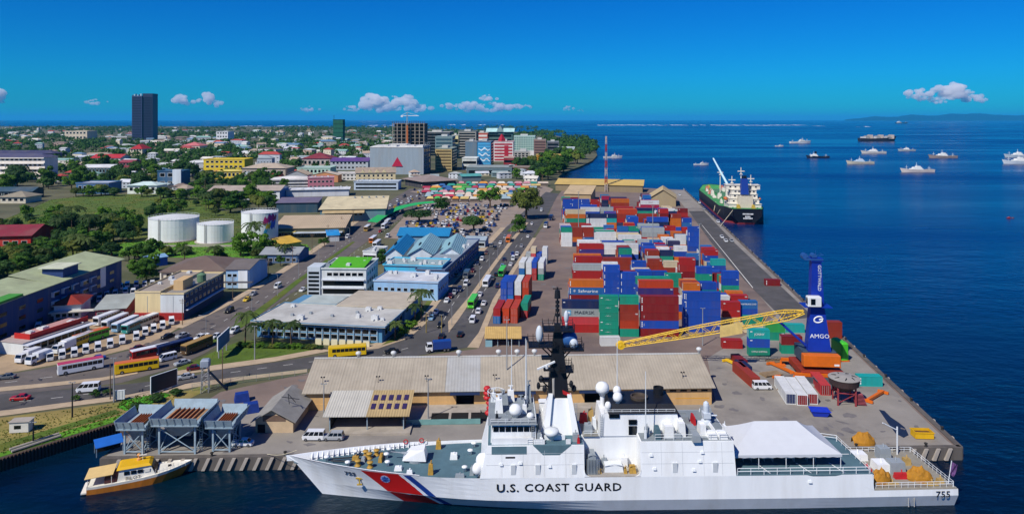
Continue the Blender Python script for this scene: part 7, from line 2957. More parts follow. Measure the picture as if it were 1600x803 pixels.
q.build("flank_shade_sheet", mat("flank_shade_navy", "#22304e", .7, .15), b.root)  # dark sheet over the pale flank; its navy paints in the wall's shade
for j_ in range(2):
	for i_ in range(9):
		win(b.root, b.L + .16, 1.5 + i_ * 3.5, 4.4 + j_ * 3.0, 1.8, 1.2, math.pi / 2)
q = MB()
q.box(b.L * .62, b.L * .82, 6, 14, b.H - .4, b.H + 3)
q.build("stair_house", wmat("#c9a878"), b.root)
q = MB()
q.lathe([(1.6, 0), (1.6, 2.6), (.4, 3.2)], 14)
q.build("water_tank", mat("tank_green", "#5a7a5c", .7, .1), b.root, loc=(b.L * .9, 18, b.H))
# brown-roofed row with blue end
b = B("brown_roof_row", "long cream row with brown hip roof and pale blue end", "building", 252, 450, 352, 449, 26, vt=424, wall="#d8d0bb")
b.wall()
b.hip("#6b5a50", 4.2, 1.0)
for i in range(6):
	q = MB()
	q.box(b.L * i / 5.5 - .25, b.L * i / 5.5 + .25, -.7, -.05, 0, b.H)
	q.build("pier", wmat("#e2ddd0"), b.root)
b.front_windows(5, 2, 1.0, 3.4, 3.0, 1.6)
b = B("blue_end_block", "pale blue stair block at the end of the brown-roofed row", "building", 353, 450, 389, 450, 22, vt=421, wall="#8fb0cf")
b.wall()
b.gable("#6b6460", 1.8, .5, 'x')
q = MB()
q.box(b.L * .55, b.L * .95, -.5, -.02, 0, b.H - .5)
q.build("white_stair_bay", wmat("#dfe4e6"), b.root)
b.front_windows(2, 2, 1.2, 3.4, 1.8, 1.3, x1=b.L * .5)
q = MB()
q.box(-.5, b.L + 3, -5, -3, 3.2, 3.5)
q.build("canopy", rmat("#4a4a50"), b.root)
# tanks
def oil_tank(uc, vb, w, vt, label, m, mural=False):
	p = P(uc, vb)
	r = w / 2 / FPX * (p.y * CP + HC * SP)
	H_ = zat(p.y, vt)
	t = empty("storage_tank", (p.x, p.y + r, .05), 0, label, "storage tank", "white storage tanks")
	occupy([(p.x - r, p.y, 0), (p.x + r, p.y + 2 * r, 0)])
	q = MB()
	n = 16
	prof = []
	q.lathe([(r, 0), (r, H_ * .33)], 40)
	q.lathe([(r * .998, H_ * .333), (r * .998, H_ * .66)], 40)
	q.lathe([(r * .996, H_ * .663), (r * .996, H_)], 40)
	q.build("shell", m, t)
	q = MB()
	q.lathe([(r * 1.005, H_), (r * 1.005, H_ + .15), (r * .5, H_ + r * .09), (.2, H_ + r * .15)], 40)
	q.build("roof", mat("tank_roof", "#c8cac8", .7, .08, .2), t)
	q = MB()
	for i in range(int(H_ / .6)):
		q.box(-.5, .5, -r - .35, -r - .28, i * .6 + .4, i * .6 + .47)
	q.box(-.55, -.45, -r - .4, -r - .2, 0, H_ + .8)
	q.box(.45, .55, -r - .4, -r - .2, 0, H_ + .8)
	lad = q.build("ladder", M_BLACK, t)
	lad.rotation_euler = (0, 0, R(-8))
	for i in range(36):
		a = i * math.pi * 2 / 36
		q = MB() if i == 0 else q
		q.tube((r * math.cos(a), r * math.sin(a), H_), (r * math.cos(a), r * math.sin(a), H_ + 1.1), .06, 4)
		a2 = (i + 1) * math.pi * 2 / 36
		q.tube((r * math.cos(a), r * math.sin(a), H_ + 1.1), (r * math.cos(a2), r * math.sin(a2), H_ + 1.1), .05, 4)
	q.build("top_rail", M_RAIL, t)
	q = MB()
	q.lathe([(r + 1.2, 0), (r + 1.2, .5), (r + .4, .5)], 32)
	q.build("footing", M_CONC, t)
	if mural:
		for a0, a1, z0, z1, c in ((-1.05, -.75, .62, .86, "#b0206a"), (-.8, -.45, .7, .95, "#a01a80"), (-.62, -.3, .45, .72, "#2a4fb0"), (-.9, -.66, .45, .64, "#c9a82a"), (-.5, -.2, .72, .9, "#7a1050"), (-1.0, -.85, .3, .45, "#2a8ab0")):
			rws = []
			for j in range(5):
				row = []
				for i in range(7):
					a = a0 + (a1 - a0) * i / 6 + .12 * (j / 4 - .5)
					zz = z0 + (z1 - z0) * j / 4 + .05 * math.sin(i * 1.7)
					row.append(((r + .06) * math.cos(a), (r + .06) * math.sin(a), zz * H_))
				rws.append(row)
			q = MB()
			q.grid(rws)
			q.build("mural_patch", mat("mural_" + c[1:], c, .7, .2, .3), t)
	return t


M_TNK = mat("tank_white", "#e0e1de", .6, .04, .2, streak=True, dirt="#b8b0a0", dirt_amt=.25)
oil_tank(254, 380, 75, 345, "wide white storage tank with a dark vertical pipe, left of the three", M_TNK)
oil_tank(325, 382, 55, 353, "shortest white storage tank, in the middle", M_TNK)
oil_tank(396, 379, 56, 335, "tallest white tank with a colourful mural", M_TNK, True)
q = MB()
q.box(0, 88, 0, .3, 0, 1.1)
q.build("bund_wall", M_CONC, None, loc=tuple(P(216, 386)), rz=R(0.5), label="low concrete bund wall in front of the storage tanks", cat="wall")
# low blue-grey shed
b = B("road_shed", "low grey-roofed shed with a blue end above the divided road", "building", 407, 411, 466, 411, 18, h=4.2, wall="#3f5f86")
b.wall()
b.gable("#8f9496", 2.0, .6, 'x')
b.front_windows(6, 1, .8, 3, 2, 1.6)
# grey office with bright green roof
b = B("green_roof_office", "white office block with a bright green roof", "building", 481, 462, 572, 463, 20, vt=421, wall="#cfd4d2")
b.wall(b.L * .22, None)
b.wall(0, b.L * .22, -.6, 8, z1=b.H + 1.0, name="stair_tower", m=wmat("#bcc5ca"))
b.flat("#8a9a94", .3, .5, x0=b.L * .22)
q = MB()
q.hexa([(b.L * .34, 1.5, b.H + .3), (b.L * .95, 1.5, b.H + .3), (b.L * .95, 16, b.H + 1.6), (b.L * .34, 16, b.H + 1.6), (b.L * .34, 1.5, b.H + .6), (b.L * .95, 1.5, b.H + .6), (b.L * .95, 16, b.H + 1.9), (b.L * .34, 16, b.H + 1.9)])
q.build("green_roof", mat("roof_green", "#4fa512", .7, .1), b.root)
b.front_windows(6, 1, b.H - 2.6, 3.2, 2.2, 1.4, x0=b.L * .32)
for j, z in enumerate((1.0, 4.2)):
	q = MB()
	q.box(b.L * .24, b.L * .98, -.9, -.02, z + 2.1, z + 2.5)
	q.build("sun_shade", wl_, b.root)
	win(b.root, b.L * .26, -.04, z, b.L * .7, 1.9, 0, True)
for j in range(6):
	win(b.root, b.L * .02, -.66, .8 + j * 1.6, b.L * .18, .9, 0, True)
b.side_windows(5, 3, 1.0, 3.3, 2.2, 1.6)
q = MB()
for (x, y) in ((.3, 4), (.9, 12), (.6, 17)):
	q.tube((b.L * x, y, b.H), (b.L * x, y, b.H + 3), .06, 5)
	q.box(b.L * x - .8, b.L * x + .8, y - .8, y + .8, b.H + .2, b.H + 1.4)
q.build("roof_plant", M_GREY, b.root)
# low customs hall with wide pale roof
b = B("customs_hall", "low hall with a wide pale flat roof by the grass corner", "building", 402, 526, 597, 536, 34, h=5.2, wall="#4f86a8")
b.wall()
b.flat("#b7b6ae", 1.6, .25, x1=b.L * .999, y1=20)
q = MB()
q.box(b.L * .45, b.L + .9, 20.2, 40, 0, 5.5)
q.build("rear_wing", b.wallm, b.root)
q = MB()
q.box(b.L * .44, b.L + 1.6, 19.8, 41, 5.5, 5.9)
q.build("rear_roof", rmat("#b3a894"), b.root)
q = MB()
q.box(b.L * .1, b.L * .42, 21, 33, 5.2, 5.6)
q.build("left_roof", rmat("#a9b3ac"), b.root)
for i in range(15):
	win(b.root, b.L * .04 + i * b.L * .062, -.04, 2.6, b.L * .052, 1.5)
	win(b.root, b.L * .04 + i * b.L * .062, -.04, .6, b.L * .052, 1.5)
for i in range(16):
	q = MB()
	q.box(b.L * .035 + i * b.L * .062 - .12, b.L * .035 + i * b.L * .062 + .12, -.35, -.06, 0, 5.2)
	q.build("fin", wmat("#7fa6bc"), b.root)
b.side_windows(8, 1, 1.6, 3.2, 2.6, 1.8)
q = MB()
for (x, y) in ((.2, 6), (.32, 9), (.52, 7), (.68, 12)):
	q.box(b.L * x, b.L * x + .9, y, y + .9, 5.4, 6.1)
q.build("roof_vent", M_GREY, b.root)
for i in range(7):
	q = MB()
	q.box(0, 2.0, 0, .3, 0, 1.8)
	q.build("garden_wall_panel", wmat("#d6cda8"), b.root, loc=(b.L * .52 + i * 2.6, -4.4, 0))
# aqua hall beside the wharf road
b = B("aqua_hall", "pale blue hall with white flat roof in front of the aqua block", "building", 584, 466, 684, 470, 17, vt=441, wall="#8fb6d6")
b.wall()
b.flat("#c3c6c8", .3, .4)
b.front_windows(9, 1, 3.2, 3.2, 1.6, 1.3)
for i in range(5):
	q = MB()
	q.box(b.L * (.1 + .2 * i), b.L * (.1 + .2 * i) + .12, -.06, 0, 0, b.H)
	q.build("pilaster", wmat("#a9c6dc"), b.root)
b.side_windows(5, 1, 3.0)
b = B("aqua_block", "bright aqua two-storey block with blue roofs", "building", 600, 444, 690, 447, 15, vt=416, wall="#3fb3d6")
b.wall()
b.flat("#8fa6a6", .5, .5)
win(b.root, b.L * .3, -.04, b.H - 4.2, b.L * .52, 1.4, 0, True)
for x in (.12, .34, .62, .9):
	q = MB()
	q.tube((b.L * x, 5, b.H), (b.L * x, 5, b.H + 1.6), .25, 6)
	q.build("roof_stack", M_GREY, b.root)
b.side_windows(4, 2, 2.0)
BR = ribbed("roof_lightblue", "#84aab0", .8, 0, .05, rough=.6, var=.08, scale=.2)
BR2 = ribbed("roof_strongblue", "#1f78a8", .8, 0, .05, rough=.55, var=.08, scale=.2)
for k, (u0, u1, v, m, lb) in enumerate(((603, 628, 420, BR2, "blue-roofed gabled hall on the left behind the aqua block"), (638, 677, 421, BR, "pale blue gabled hall in the middle behind the aqua block"), (686, 722, 421, BR, "pale blue gabled hall on the right by the wharf road"))):
	b = B("gabled_hall", lb, "hall", u0, v, u1, v, 40, h=7.0, wall="#c9d4da", group="gabled halls behind the aqua block")
	b.wall()
	b.gable(m, 3.4 if k else 2.8, .8, 'y')
	b.front_windows(3, 1, 3.5)
	q = MB()
	q.box(b.L * .30, b.L * .36, 10, 16, 8.4, 10.0)
	q.build("roof_vent", M_BLACK, b.root)
b = B("blue_roof_hall", "wide strong-blue roofed hall beside the market car park", "hall", 622, 386, 700, 387, 16, h=6.5, wall="#6f94ac")
b.wall()
b.gable(BR2, 3.0, .8, 'x')
b = B("road_wing", "long dark-fronted wing with grey roof along the wharf road", "building", 694, 449, 748, 396, 12, h=7.0, wall="#33507e")
b.wall()
b.flat("#8c98a0", .5, .4)
b.front_windows(16, 2, 1.2, 3.2, 2.2, 1.5)
b = B("small_kiosk", "low grey-roofed kiosk row beside the market car park", "building", 727, 386, 758, 387, 9, h=4, wall="#9fb0ba")
b.wall()
b.gable("#8f9ea6", 1.4, .5, 'x')
b.front_windows(7, 1, .8, 3, 1.6, 1.8)
b = B("white_store", "small white store left of the gabled halls", "building", 567, 413, 588, 414, 14, h=6, wall="#d8dadb")
b.wall()
b.flat("#a8aca8", .2, .4)
b.front_windows(3, 2, .8, 2.6, 2.4, 1.2)
# middle-distance roofs left of the market road
b = B("long_store", "long tan-roofed store beside the mural tank", "building", 427, 371, 538, 369, 34, h=5.2, wall="#6f6a50")
b.wall()
b.gable(ribbed("roof_longtan", "#b39f82", 1.2, 0, .08, rough=.8, var=.1, scale=.1), 3.0, .8, 'x', mono=True)
q = MB()
q.box(-.5, b.L * .32, -3, -.05, 3.2, 3.6)
q.build("yellow_fascia", mat("fascia_yellow", "#cdb866", .8, .1), b.root)
q = MB()
q.box(b.L * .3, b.L * .98, -5, -.2, 2.8, 3.1)
q.build("awning", rmat("#b8c4cc"), b.root)
b.front_windows(10, 1, .6, 3, 2.6, 1.8)
b = B("supermarket", "large cream-roofed supermarket with small red-framed windows", "building", 500, 347, 602, 345, 52, h=8.5, wall="#5f7f88")
b.wall()
b.gable("#cdbf98", 3.0, 1.0, 'x', mono=True)
q = MB()
q.hexa([(b.L * .04, -4.5, 6.2), (b.L * .68, -4.5, 6.2), (b.L * .68, 3, 8.4), (b.L * .04, 3, 8.4), (b.L * .04, -4.5, 6.5), (b.L * .68, -4.5, 6.5), (b.L * .68, 3, 8.7), (b.L * .04, 3, 8.7)])
q.build("porch_roof", rmat("#b59f74"), b.root)
b.front_windows(6, 1, 4.0, 3, 2.4, 1.6, x0=b.L * .2, x1=b.L * .66)
for i in range(5):
	q = MB()
	q.lathe([(.6, 0), (.6, .8), (.9, 1.0), (.2, 1.4)], 10)
	q.build("roof_ventilator", M_GREY, b.root, loc=(b.L * (.45 + .12 * i), 44, 11.1))
b = B("dark_warehouse", "dark teal-fronted warehouse with purple-grey roof", "building", 432, 333, 496, 332, 22, h=7.5, wall="#2c4a5a")
b.wall()
b.gable("#6a6276", 1.6, .8, 'x', mono=True)
b = B("white_long_store", "long white-walled store with tan roof and blue end", "building", 326, 313, 437, 312, 34, h=8, wall="#dde0e0")
b.wall()
b.gable("#a89a8c", 3, 1.0, 'x')
win(b.root, b.L * .05, -.05, 5.4, b.L * .9, .8, 0, True)
win(b.root, b.L * .05, -.05, 1.4, b.L * .9, 1.6, 0, True)
q = MB()
q.box(b.L + .05, b.L + .3, .5, 33, 0, 8)
q.build("blue_end", mat("end_blue", "#2f6aa0", .7, .1), b.root)
b = B("white_slab_roof", "white long shop with a thin flat roof", "building", 447, 308, 545, 306, 20, h=6, wall="#c9ccd0")
b.wall()
b.flat("#cfd0d0", 1.2, .3)
b = B("layered_block", "white three-tier block with projecting roof slabs", "building", 426, 296, 482, 295, 24, h=10, wall="#7f8288")
b.wall()
for j in range(3):
	q = MB()
	q.box(-2, b.L + 2, -2, 26, 3.2 * j + 2.6, 3.2 * j + 3.5)
	q.build("floor_slab", wmat("#e0e0dc"), b.root)
b.hip("#d8d4cc", 2.2, 2.2)
b = B("pink_block", "dusty pink two-storey block with dark windows", "building", 481, 296, 522, 295, 20, h=11, wall="#b8707e")
b.wall()
b.flat("#b89a9c", .4, .5)
b.front_windows(6, 2, 1.5, 5.0, 2.6, 2.0)
b = B("blue_glass_row", "low pale row with a long glazed upper floor", "building", 553, 297, 622, 297, 20, h=8, wall="#b8c6d2")
b.wall()
b.flat("#aab4ba", .5, .4)
b.front_windows(1, 2, 1.2, 3.6, 3, 1.8, band=True)
b = B("cream_mission", "cream hall with arched gables in front of the grey mall", "building", 556, 286, 618, 285, 26, h=11, wall="#d8c79a")
b.wall()
b.gable("#9a8a78", 5, .8, 'x')
b.front_windows(8, 2, 2, 4.5, 2.2, 2.6)
for i in range(4):
	q = MB()
	x = b.L * (.12 + .18 * i)
	q.yprism([(x, 11), (x + 5, 11), (x + 2.5, 14.5)], -.8, 6)
	q.build("dormer", b.wallm, b.root)
b = B("orange_gable_store", "orange and cream store with stepped gables", "building", 486, 285, 528, 285, 18, h=8, wall="#c98a5a")
b.wall()
b.gable("#c8b8a0", 3.4, .6, 'y')
b = B("tan_hip_house", "tan hip-roofed hall left of the orange store", "building", 446, 283, 480, 283, 22, h=7, wall="#9aa0a4")
b.wall()
b.gable("#b9a68a", 5, .8, 'y')
b = B("yellow_sheds", "yellow sheet-roofed shed below the long store", "shed", 441, 391, 470, 386, 10, h=3, wall="#a89a5a")
b.wall()
b.gable("#c9a23a", 2.2, .5, 'x', mono=True)
b = B("blue_stall", "small bright blue roofed stall at the road edge", "shed", 512, 378, 530, 377, 10, h=3.6, wall="#b8bcbc")
b.wall()
b.gable("#1f86c0", 1.6, .5, 'x', mono=True)
b = B("red_barn", "red-walled barn with dark red roof at the left edge", "barn", -30, 386, 48, 384, 26, h=6, wall="#b52a22")
b.wall()
b.gable("#7f2634", 4, 1.2, 'x')
b.front_windows(5, 1, 1, 3, 3, 2)
b = B("blue_containers_hut", "small blue shed in the bushes behind the bus yard", "shed", 236, 418, 262, 414, 8, h=4, wall="#2f5fa8")
b.wall()
b.gable("#7fa6c8", 1.0, .3, 'x')
# rooftop plant on the larger flat roofs
rp = random.Random(3)
ACM = MB()
ACM.box(-.7, .7, -.5, .5, 0, .9)
ACM.lathe([(.4, .9), (.4, 1.0)], 10)
ACM.box(-.1, .1, -1.2, -.5, .1, .3)
ACM = ACM.mesh("air_conditioner", mat("ac_white", "#c8cac8", .6, .1))
for (root, L_, y0, y1, z, n_) in FLATS:
	for i in range(n_):
		o = mk("air_conditioner", ACM, root, (rp.uniform(1.5, L_ - 1.5), rp.uniform(y0 + 1.5, max(y0 + 2, y1 - 1.5)), z + .2), rp.choice((0, R(90))))
		o.scale = (rp.uniform(.8, 1.6),) * 3
# bus shelter: long curved green canopy
pts = [(582, 356), (596, 346), (612, 337), (632, 330), (656, 325), (690, 322)]
gs = empty("bus_shelter", P(*pts[0]), 0, "long curved bright green bus shelter canopy at the market", "shelter")
wp_ = [P(*q) - gs.location for q in pts]
for a, c in zip(wp_, wp_[1:]):
	q = MB()
	n_ = Vector((-(c - a).y, (c - a).x, 0)).normalized() * 3.2
	q.hexa([tuple(a - n_ + Vector((0, 0, 3.4))), tuple(c - n_ + Vector((0, 0, 3.4))), tuple(c + n_ + Vector((0, 0, 4.0))), tuple(a + n_ + Vector((0, 0, 4.0))),
			tuple(a - n_ + Vector((0, 0, 3.6))), tuple(c - n_ + Vector((0, 0, 3.6))), tuple(c + n_ + Vector((0, 0, 4.2))), tuple(a + n_ + Vector((0, 0, 4.2)))])
	q.build("canopy", mat("shelter_green", "#2fae5a", .6, .08), gs)
	q = MB()
	m_ = (a + c) / 2
	q.tube((m_.x, m_.y, 0), (m_.x, m_.y, 3.5), .15, 6)
	q.build("post", M_STEEL, gs)
# market stalls with coloured roofs
rgm = random.Random(21)
stall_cols = [("#c9b06a", "ochre"), ("#a83248", "crimson"), ("#2f8a78", "teal"), ("#c8b8a4", "beige"), ("#2d5a8c", "blue"), ("#b8848a", "pink"), ("#d0c9b8", "cream"), ("#8fa3a8", "grey"), ("#4aa04a", "green"), ("#c98a3a", "orange")]
for row in range(8):
	v = 291 + row * 3.6
	u = 652 + row * 1.5 + rgm.uniform(0, 5)
	while u < 845 - row * 5:
		w = rgm.uniform(9, 17)
		if not ((u - 765) ** 2 / 250 + (v - 318) ** 2 / 60 < 1):
			p = P(u, v)
			s_ = w / FPX * p.y
			c, cn = rgm.choice(stall_cols[:2] + stall_cols[2:] if row % 3 else stall_cols)
			st = empty("market_stall", (p.x, p.y, .07), rgm.uniform(-.06, .06), f"market stall with a {cn} roof", "market stall", "coloured market stalls")
			q = MB()
			dd = rgm.uniform(5, 8)
			if rgm.random() < .6:
				q.add([(0, 0, 3), (s_, 0, 3), (s_, dd, 3), (0, dd, 3), (s_ * .2, dd / 2, 4.8), (s_ * .8, dd / 2, 4.8)], [(0, 1, 5, 4), (1, 2, 5), (2, 3, 4, 5), (3, 0, 4), (3, 2, 1, 0)])
			else:
				q.hexa([(0, 0, 2.8), (s_, 0, 2.8), (s_, dd, 3.9), (0, dd, 3.9), (0, 0, 2.95), (s_, 0, 2.95), (s_, dd, 4.05), (0, dd, 4.05)])
			q.build("roof", mat("stall_" + c[1:], c, .75, .15, .3), st)
			q = MB()
			q.box(.3, s_ - .3, .8, dd - .3, 0, 2.7)
			q.build("body", wmat("#6a5f56"), st)
		u += w + rgm.uniform(0, 2.5)
occupy([P(640, 320), P(860, 288), P(640, 286)])
b = B("market_hall", "broad brown-grey hip-roofed market hall", "hall", 662, 295, 712, 292, 44, h=7, wall="#3a3a40")
b.wall()
b.hip("#8f8078", 5, 3)
b = B("teal_canopy", "long teal-roofed canopy behind the market hall", "canopy", 722, 284, 752, 283, 16, h=6, wall="#6a7a80")
b.wall()
b.gable("#4f9a94", 2, 1.0, 'x')
# sheds at the far end of the wharf
b = B("end_shed", "long ochre-roofed shed across the far end of the wharf", "shed", 868, 298, 1004, 301, 24, h=6.5, wall="#8a7a5c")
b.wall()
b.gable(ribbed("roof_ochre", "#c2a45c", 1.0, 0, .06, rough=.8, var=.1, scale=.1), 3.5, 1.0, 'x', mono=True)
b = B("yard_shed", "tan gable-roofed shed at the left back of the container yard", "shed", 882, 318, 923, 319, 44, h=8, wall="#a8906a")
b.wall()
b.gable("#c0a880", 3.2, .8, 'x', mono=True)
b = B("gable_shed", "tan gabled shed beside the tanker berth", "shed", 1016, 322, 1056, 323, 34, h=7, wall="#9a8a6a")
b.wall()
b.gable(rmat("#bca678"), 6.5, 1.0, 'y')

# ------------------------------------------------------------------ city centre behind the market
def tower(name, label, u0, u1, y, vt, depth_, wall, side=None, roof="#9a9a96", bands=None, band_c=None, n=6, cat="building", vwin=False, z0=1.5, group="city blocks behind the market", plant=True):
	"""block whose front spans u0..u1 at distance y; top on photo row vt"""
	x0, x1 = (u0 - 800) / FPX * y * CP * 1.0 + 0, 0
	H_ = zat(y, vt)
	d = y * CP + HC * SP
	x0, x1 = (u0 - 800) / FPX * d, (u1 - 800) / FPX * d
	L_ = x1 - x0
	r = empty(name, (x0, y, 0), R(-3), label, cat, group)
	occupy([(x0, y, 0), (x1, y + depth_, 0)])
	q = MB()
	q.box(0, L_, 0, depth_, 0, H_)
	q.build("wall", wmat(wall), r)
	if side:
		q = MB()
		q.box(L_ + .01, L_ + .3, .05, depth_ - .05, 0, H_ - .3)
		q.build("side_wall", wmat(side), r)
	q = MB()
	q.box(-.4, L_ + .4, -.4, depth_ + .4, H_ + .01, H_ + .9)
	q.build("roof", rmat(roof), r)
	if plant:
		q = MB()
		q.box(L_ * .3, L_ * .65, depth_ * .3, depth_ * .7, H_ + .9, H_ + 4.2)
		q.build("plant_room", wmat("#b8b8b2"), r)
	bm = mat("band_" + band_c[1:], band_c, .35, .1, .3) if band_c else M_GLASSD
	for j in range(n):
		fh = (H_ - z0) / n
		if vwin:
			k = max(3, int(L_ / 5))
			for i in range(k):
				o = win(r, L_ * (i + .18) / k, -.06, z0 + j * fh, L_ / k * .64, fh * .55, 0, True)
				o.data = UBM(bm)
		else:
			o = win(r, L_ * .05, -.06, z0 + j * fh, L_ * .9, fh * .5, 0, True)
			o.data = UBM(bm)
		o = win(r, L_ + .36, depth_ * .08, z0 + j * fh, depth_ * .84, fh * .45, math.pi / 2, True)
		o.data = UBM(M_GLASSD)
	return r, L_, H_


UBC = {}


def UBM(m):
	if m.name not in UBC:
		UBC[m.name] = MB().box(0, 1, -.25, .06, 0, 1).mesh("window_band", m)
	return UBC[m.name]


# grey windowless mall with the red triangle
y = 900
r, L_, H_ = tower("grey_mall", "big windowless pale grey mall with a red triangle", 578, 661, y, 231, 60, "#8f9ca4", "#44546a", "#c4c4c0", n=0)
q = MB()
q.yprism([(0, 0), (14, 0), (7, 12)], -.8, -.1)
q.build("red_sign", mat("sign_red", "#b01a3c", .5, .08), r, loc=(L_ * .42, 0, H_ * .30))
q = MB()
for i in range(12):
	q.hexa([(L_ * i / 12, 2, H_ + .9), (L_ * (i + 1) / 12, 2, H_ + .9), (L_ * (i + 1) / 12, 50, H_ + .9), (L_ * i / 12, 50, H_ + .9)] + [(L_ * i / 12, 2, H_ + 1.2 + (i % 3)), (L_ * (i + 1) / 12, 2, H_ + 1.6 + (i % 2) * 2), (L_ * (i + 1) / 12, 50, H_ + 2.2), (L_ * i / 12, 50, H_ + 2.4)])
q.build("roof_canopy", rmat("#d8d8d4"), r)
for j in range(5):
	for i in range(4):
		win(r, L_ + .36, 8 + i * 12.5, 5 + j * 7.5, 7, 5, math.pi / 2)
q = MB()
q.box(L_ + .3, L_ + .8, 0, 4, 0, H_)
q.build("white_corner", wmat("#d8dcdc"), r)
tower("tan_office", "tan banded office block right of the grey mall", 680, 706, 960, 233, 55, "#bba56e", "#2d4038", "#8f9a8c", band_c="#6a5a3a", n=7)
tower("pale_grey_slab", "grey-green slab behind the tan office", 680, 707, 1250, 214, 40, "#6f8a8c", None, "#8aa0a0", band_c="#3a5560", n=6)
tower("cream_tower", "narrow cream tower above the tan office", 706, 716, 1300, 212, 22, "#d8cf9a", None, "#c8c8b8", n=3)
tower("dark_slab", "dark slab with an overhanging roof right of the unfinished block", 660, 703, 1450, 207, 60, "#3d4852", None, "#a8a8a4", n=7)
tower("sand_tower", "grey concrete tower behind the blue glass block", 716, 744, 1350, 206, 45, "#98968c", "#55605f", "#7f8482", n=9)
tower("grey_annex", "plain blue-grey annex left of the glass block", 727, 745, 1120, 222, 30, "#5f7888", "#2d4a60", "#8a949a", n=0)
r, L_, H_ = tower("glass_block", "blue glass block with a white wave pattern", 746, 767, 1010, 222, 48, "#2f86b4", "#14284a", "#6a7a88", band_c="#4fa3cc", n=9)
for j in range(3):
	q = MB()
	rws = []
	for t in range(2):
		rws.append([(L_ * (.08 + .84 * i / 12), -.32, H_ * (.3 + .2 * j) + 1.6 * math.sin(i * .9 + j) + t * (2.4 - .5 * abs(6 - i) * .4)) for i in range(13)])
	q.grid(rws)
	q.build("wave_panel", wmat("#d8e6ec"), r)
tower("red_banded_block", "brick red and white banded block behind the glass one", 743, 762, 1500, 208, 40, "#b8503c", None, "#c8b4a4", band_c="#e0d8cc", n=5)
r, L_, H_ = tower("hotel_block", "wide grey block with a pale teal winged roof", 762, 801, 1560, 207, 40, "#4a6a68", None, "#7fb0b0", n=4, plant=False)
for sg in (0, 1):
	q = MB()
	a, c = ((-4, L_ * .38) if sg == 0 else (L_ * .62, L_ + 4))
	q.hexa([(a, -4, H_ + 1), (c, -4, H_ + 1), (c, 44, H_ + 1), (a, 44, H_ + 1), (a, 14, H_ + 9), (c, 14, H_ + 9), (c, 20, H_ + 9), (a, 20, H_ + 9)])
	q.build("wing_roof", rmat("#a9d0cc"), r)
q = MB()
q.yprism([(L_ * .34, H_ + 1), (L_ * .66, H_ + 1), (L_ * .5, H_ + 15)], -3, 40)
q.build("gable_roof", rmat("#7f9a9a"), r)
r, L_, H_ = tower("red_white_block", "white block with a red centre bay and red cap", 771, 802, 1180, 222, 40, "#d8d0cc", None, "#c8a8a4", band_c="#a82a34", n=6)
q = MB()
q.box(L_ * .55, L_ * .75, -.5, 0, 4, H_ - 6)
q.build("red_bay", mat("bay_red", "#a81c30", .6, .1), r)
q = MB()
q.lathe([(6, 0), (6, 3), (1, 12)], 4)
q.build("red_cap", mat("bay_red", "#a81c30"), r, loc=(L_ * .4, 12, H_ + .9))
tower("pale_teal_towers", "pair of pale teal slabs near the point", 803, 836, 1500, 213, 40, "#a4c0b4", None, "#b4d0cc", band_c="#6a8a84", n=7, vwin=True)
r, L_, H_ = tower("grey_white_block", "grey block with a tall white fin", 803, 832, 1060, 238, 40, "#a8a69c", None, "#a0a09a", n=6, vwin=True)
q = MB()
q.box(L_ * .86, L_ * 1.08, -3, 4, 0, H_ + 2)
q.build("white_fin", wmat("#dedad0"), r)
tower("brown_slab", "brown banded slab at the edge of the centre", 834, 853, 1420, 219, 40, "#8a6e64", None, "#9a8a80", band_c="#54403c", n=5)
tower("dark_waterfront_block", "dark low waterfront block", 855, 873, 1480, 222, 40, "#4f5660", None, "#8a8f94", n=3)
r, L_, H_ = tower("orange_civic_hall", "long orange-yellow civic hall near the point", 838, 880, 1180, 243, 40, "#c48a1e", None, "#b89a4a", band_c="#7a5a1a", n=3, plant=False)
tower("white_block_by_point", "white low block with a bright white end near the point", 872, 898, 1300, 231, 24, "#b8ccc8", None, "#cfd8d4", n=2, plant=False)
tower("cream_low_hall", "cream low hall among the trees near the point", 850, 875, 1120, 255, 22, "#cbb890", None, "#d6c8a4", n=1, plant=False)
tower("long_grey_hall", "long low hall with grey roof below the glass block", 729, 800, 900, 262, 40, "#5a7076", None, "#8e9894", n=1, plant=False)
tower("maroon_base_block", "low maroon block beside the glass tower", 787, 803, 1020, 247, 30, "#8a2430", None, "#b8a090", n=2, plant=False)
tower("steel_white_shed", "white shed left of the glass block", 722, 745, 980, 248, 40, "#c8ccc4", None, "#d0d4cc", n=2, plant=False)
tower("glass_entry", "pale triangular-roofed entry block behind the market", 768, 792, 860, 270, 20, "#8ca4a4", None, "#9ab0ac", n=2, plant=False)
tower("brown_clock_block", "brown low block with small gables behind the market", 795, 828, 900, 262, 26, "#8a6a50", None, "#8a7a6c", n=3, plant=False)
# unfinished frame with tower crane
y = 1350
d = y * CP + HC * SP
x0, x1 = (613 - 800) / FPX * d, (664 - 800) / FPX * d
H_ = zat(y, 193)
uf = empty("unfinished_block", (x0, y, 0), R(-3), "unfinished concrete frame building with open floors", "construction site")
occupy([(x0, y, 0), (x1, y + 40, 0)])
L_ = x1 - x0
M_RAW = mat("raw_concrete", "#8d8478", .9, .15, .2)
for j in range(9):
	q = MB()
	q.box(0, L_, 0, 40, H_ * (j + 1) / 9 - .8, H_ * (j + 1) / 9)
	q.build("floor_slab", M_RAW, uf)
for i in range(8):
	for k in range(3):
		q = MB()
		q.box(L_ * i / 7.3, L_ * i / 7.3 + 1.6, k * 18, k * 18 + 1.6, 0, H_ - .8)
		q.build("column", M_RAW, uf)
q = MB()
q.box(2, L_ - 2, 10, 38, 0, H_ - 1)
q.build("core", mat("core_dark", "#3a3430", .9, .2), uf)
q = MB()
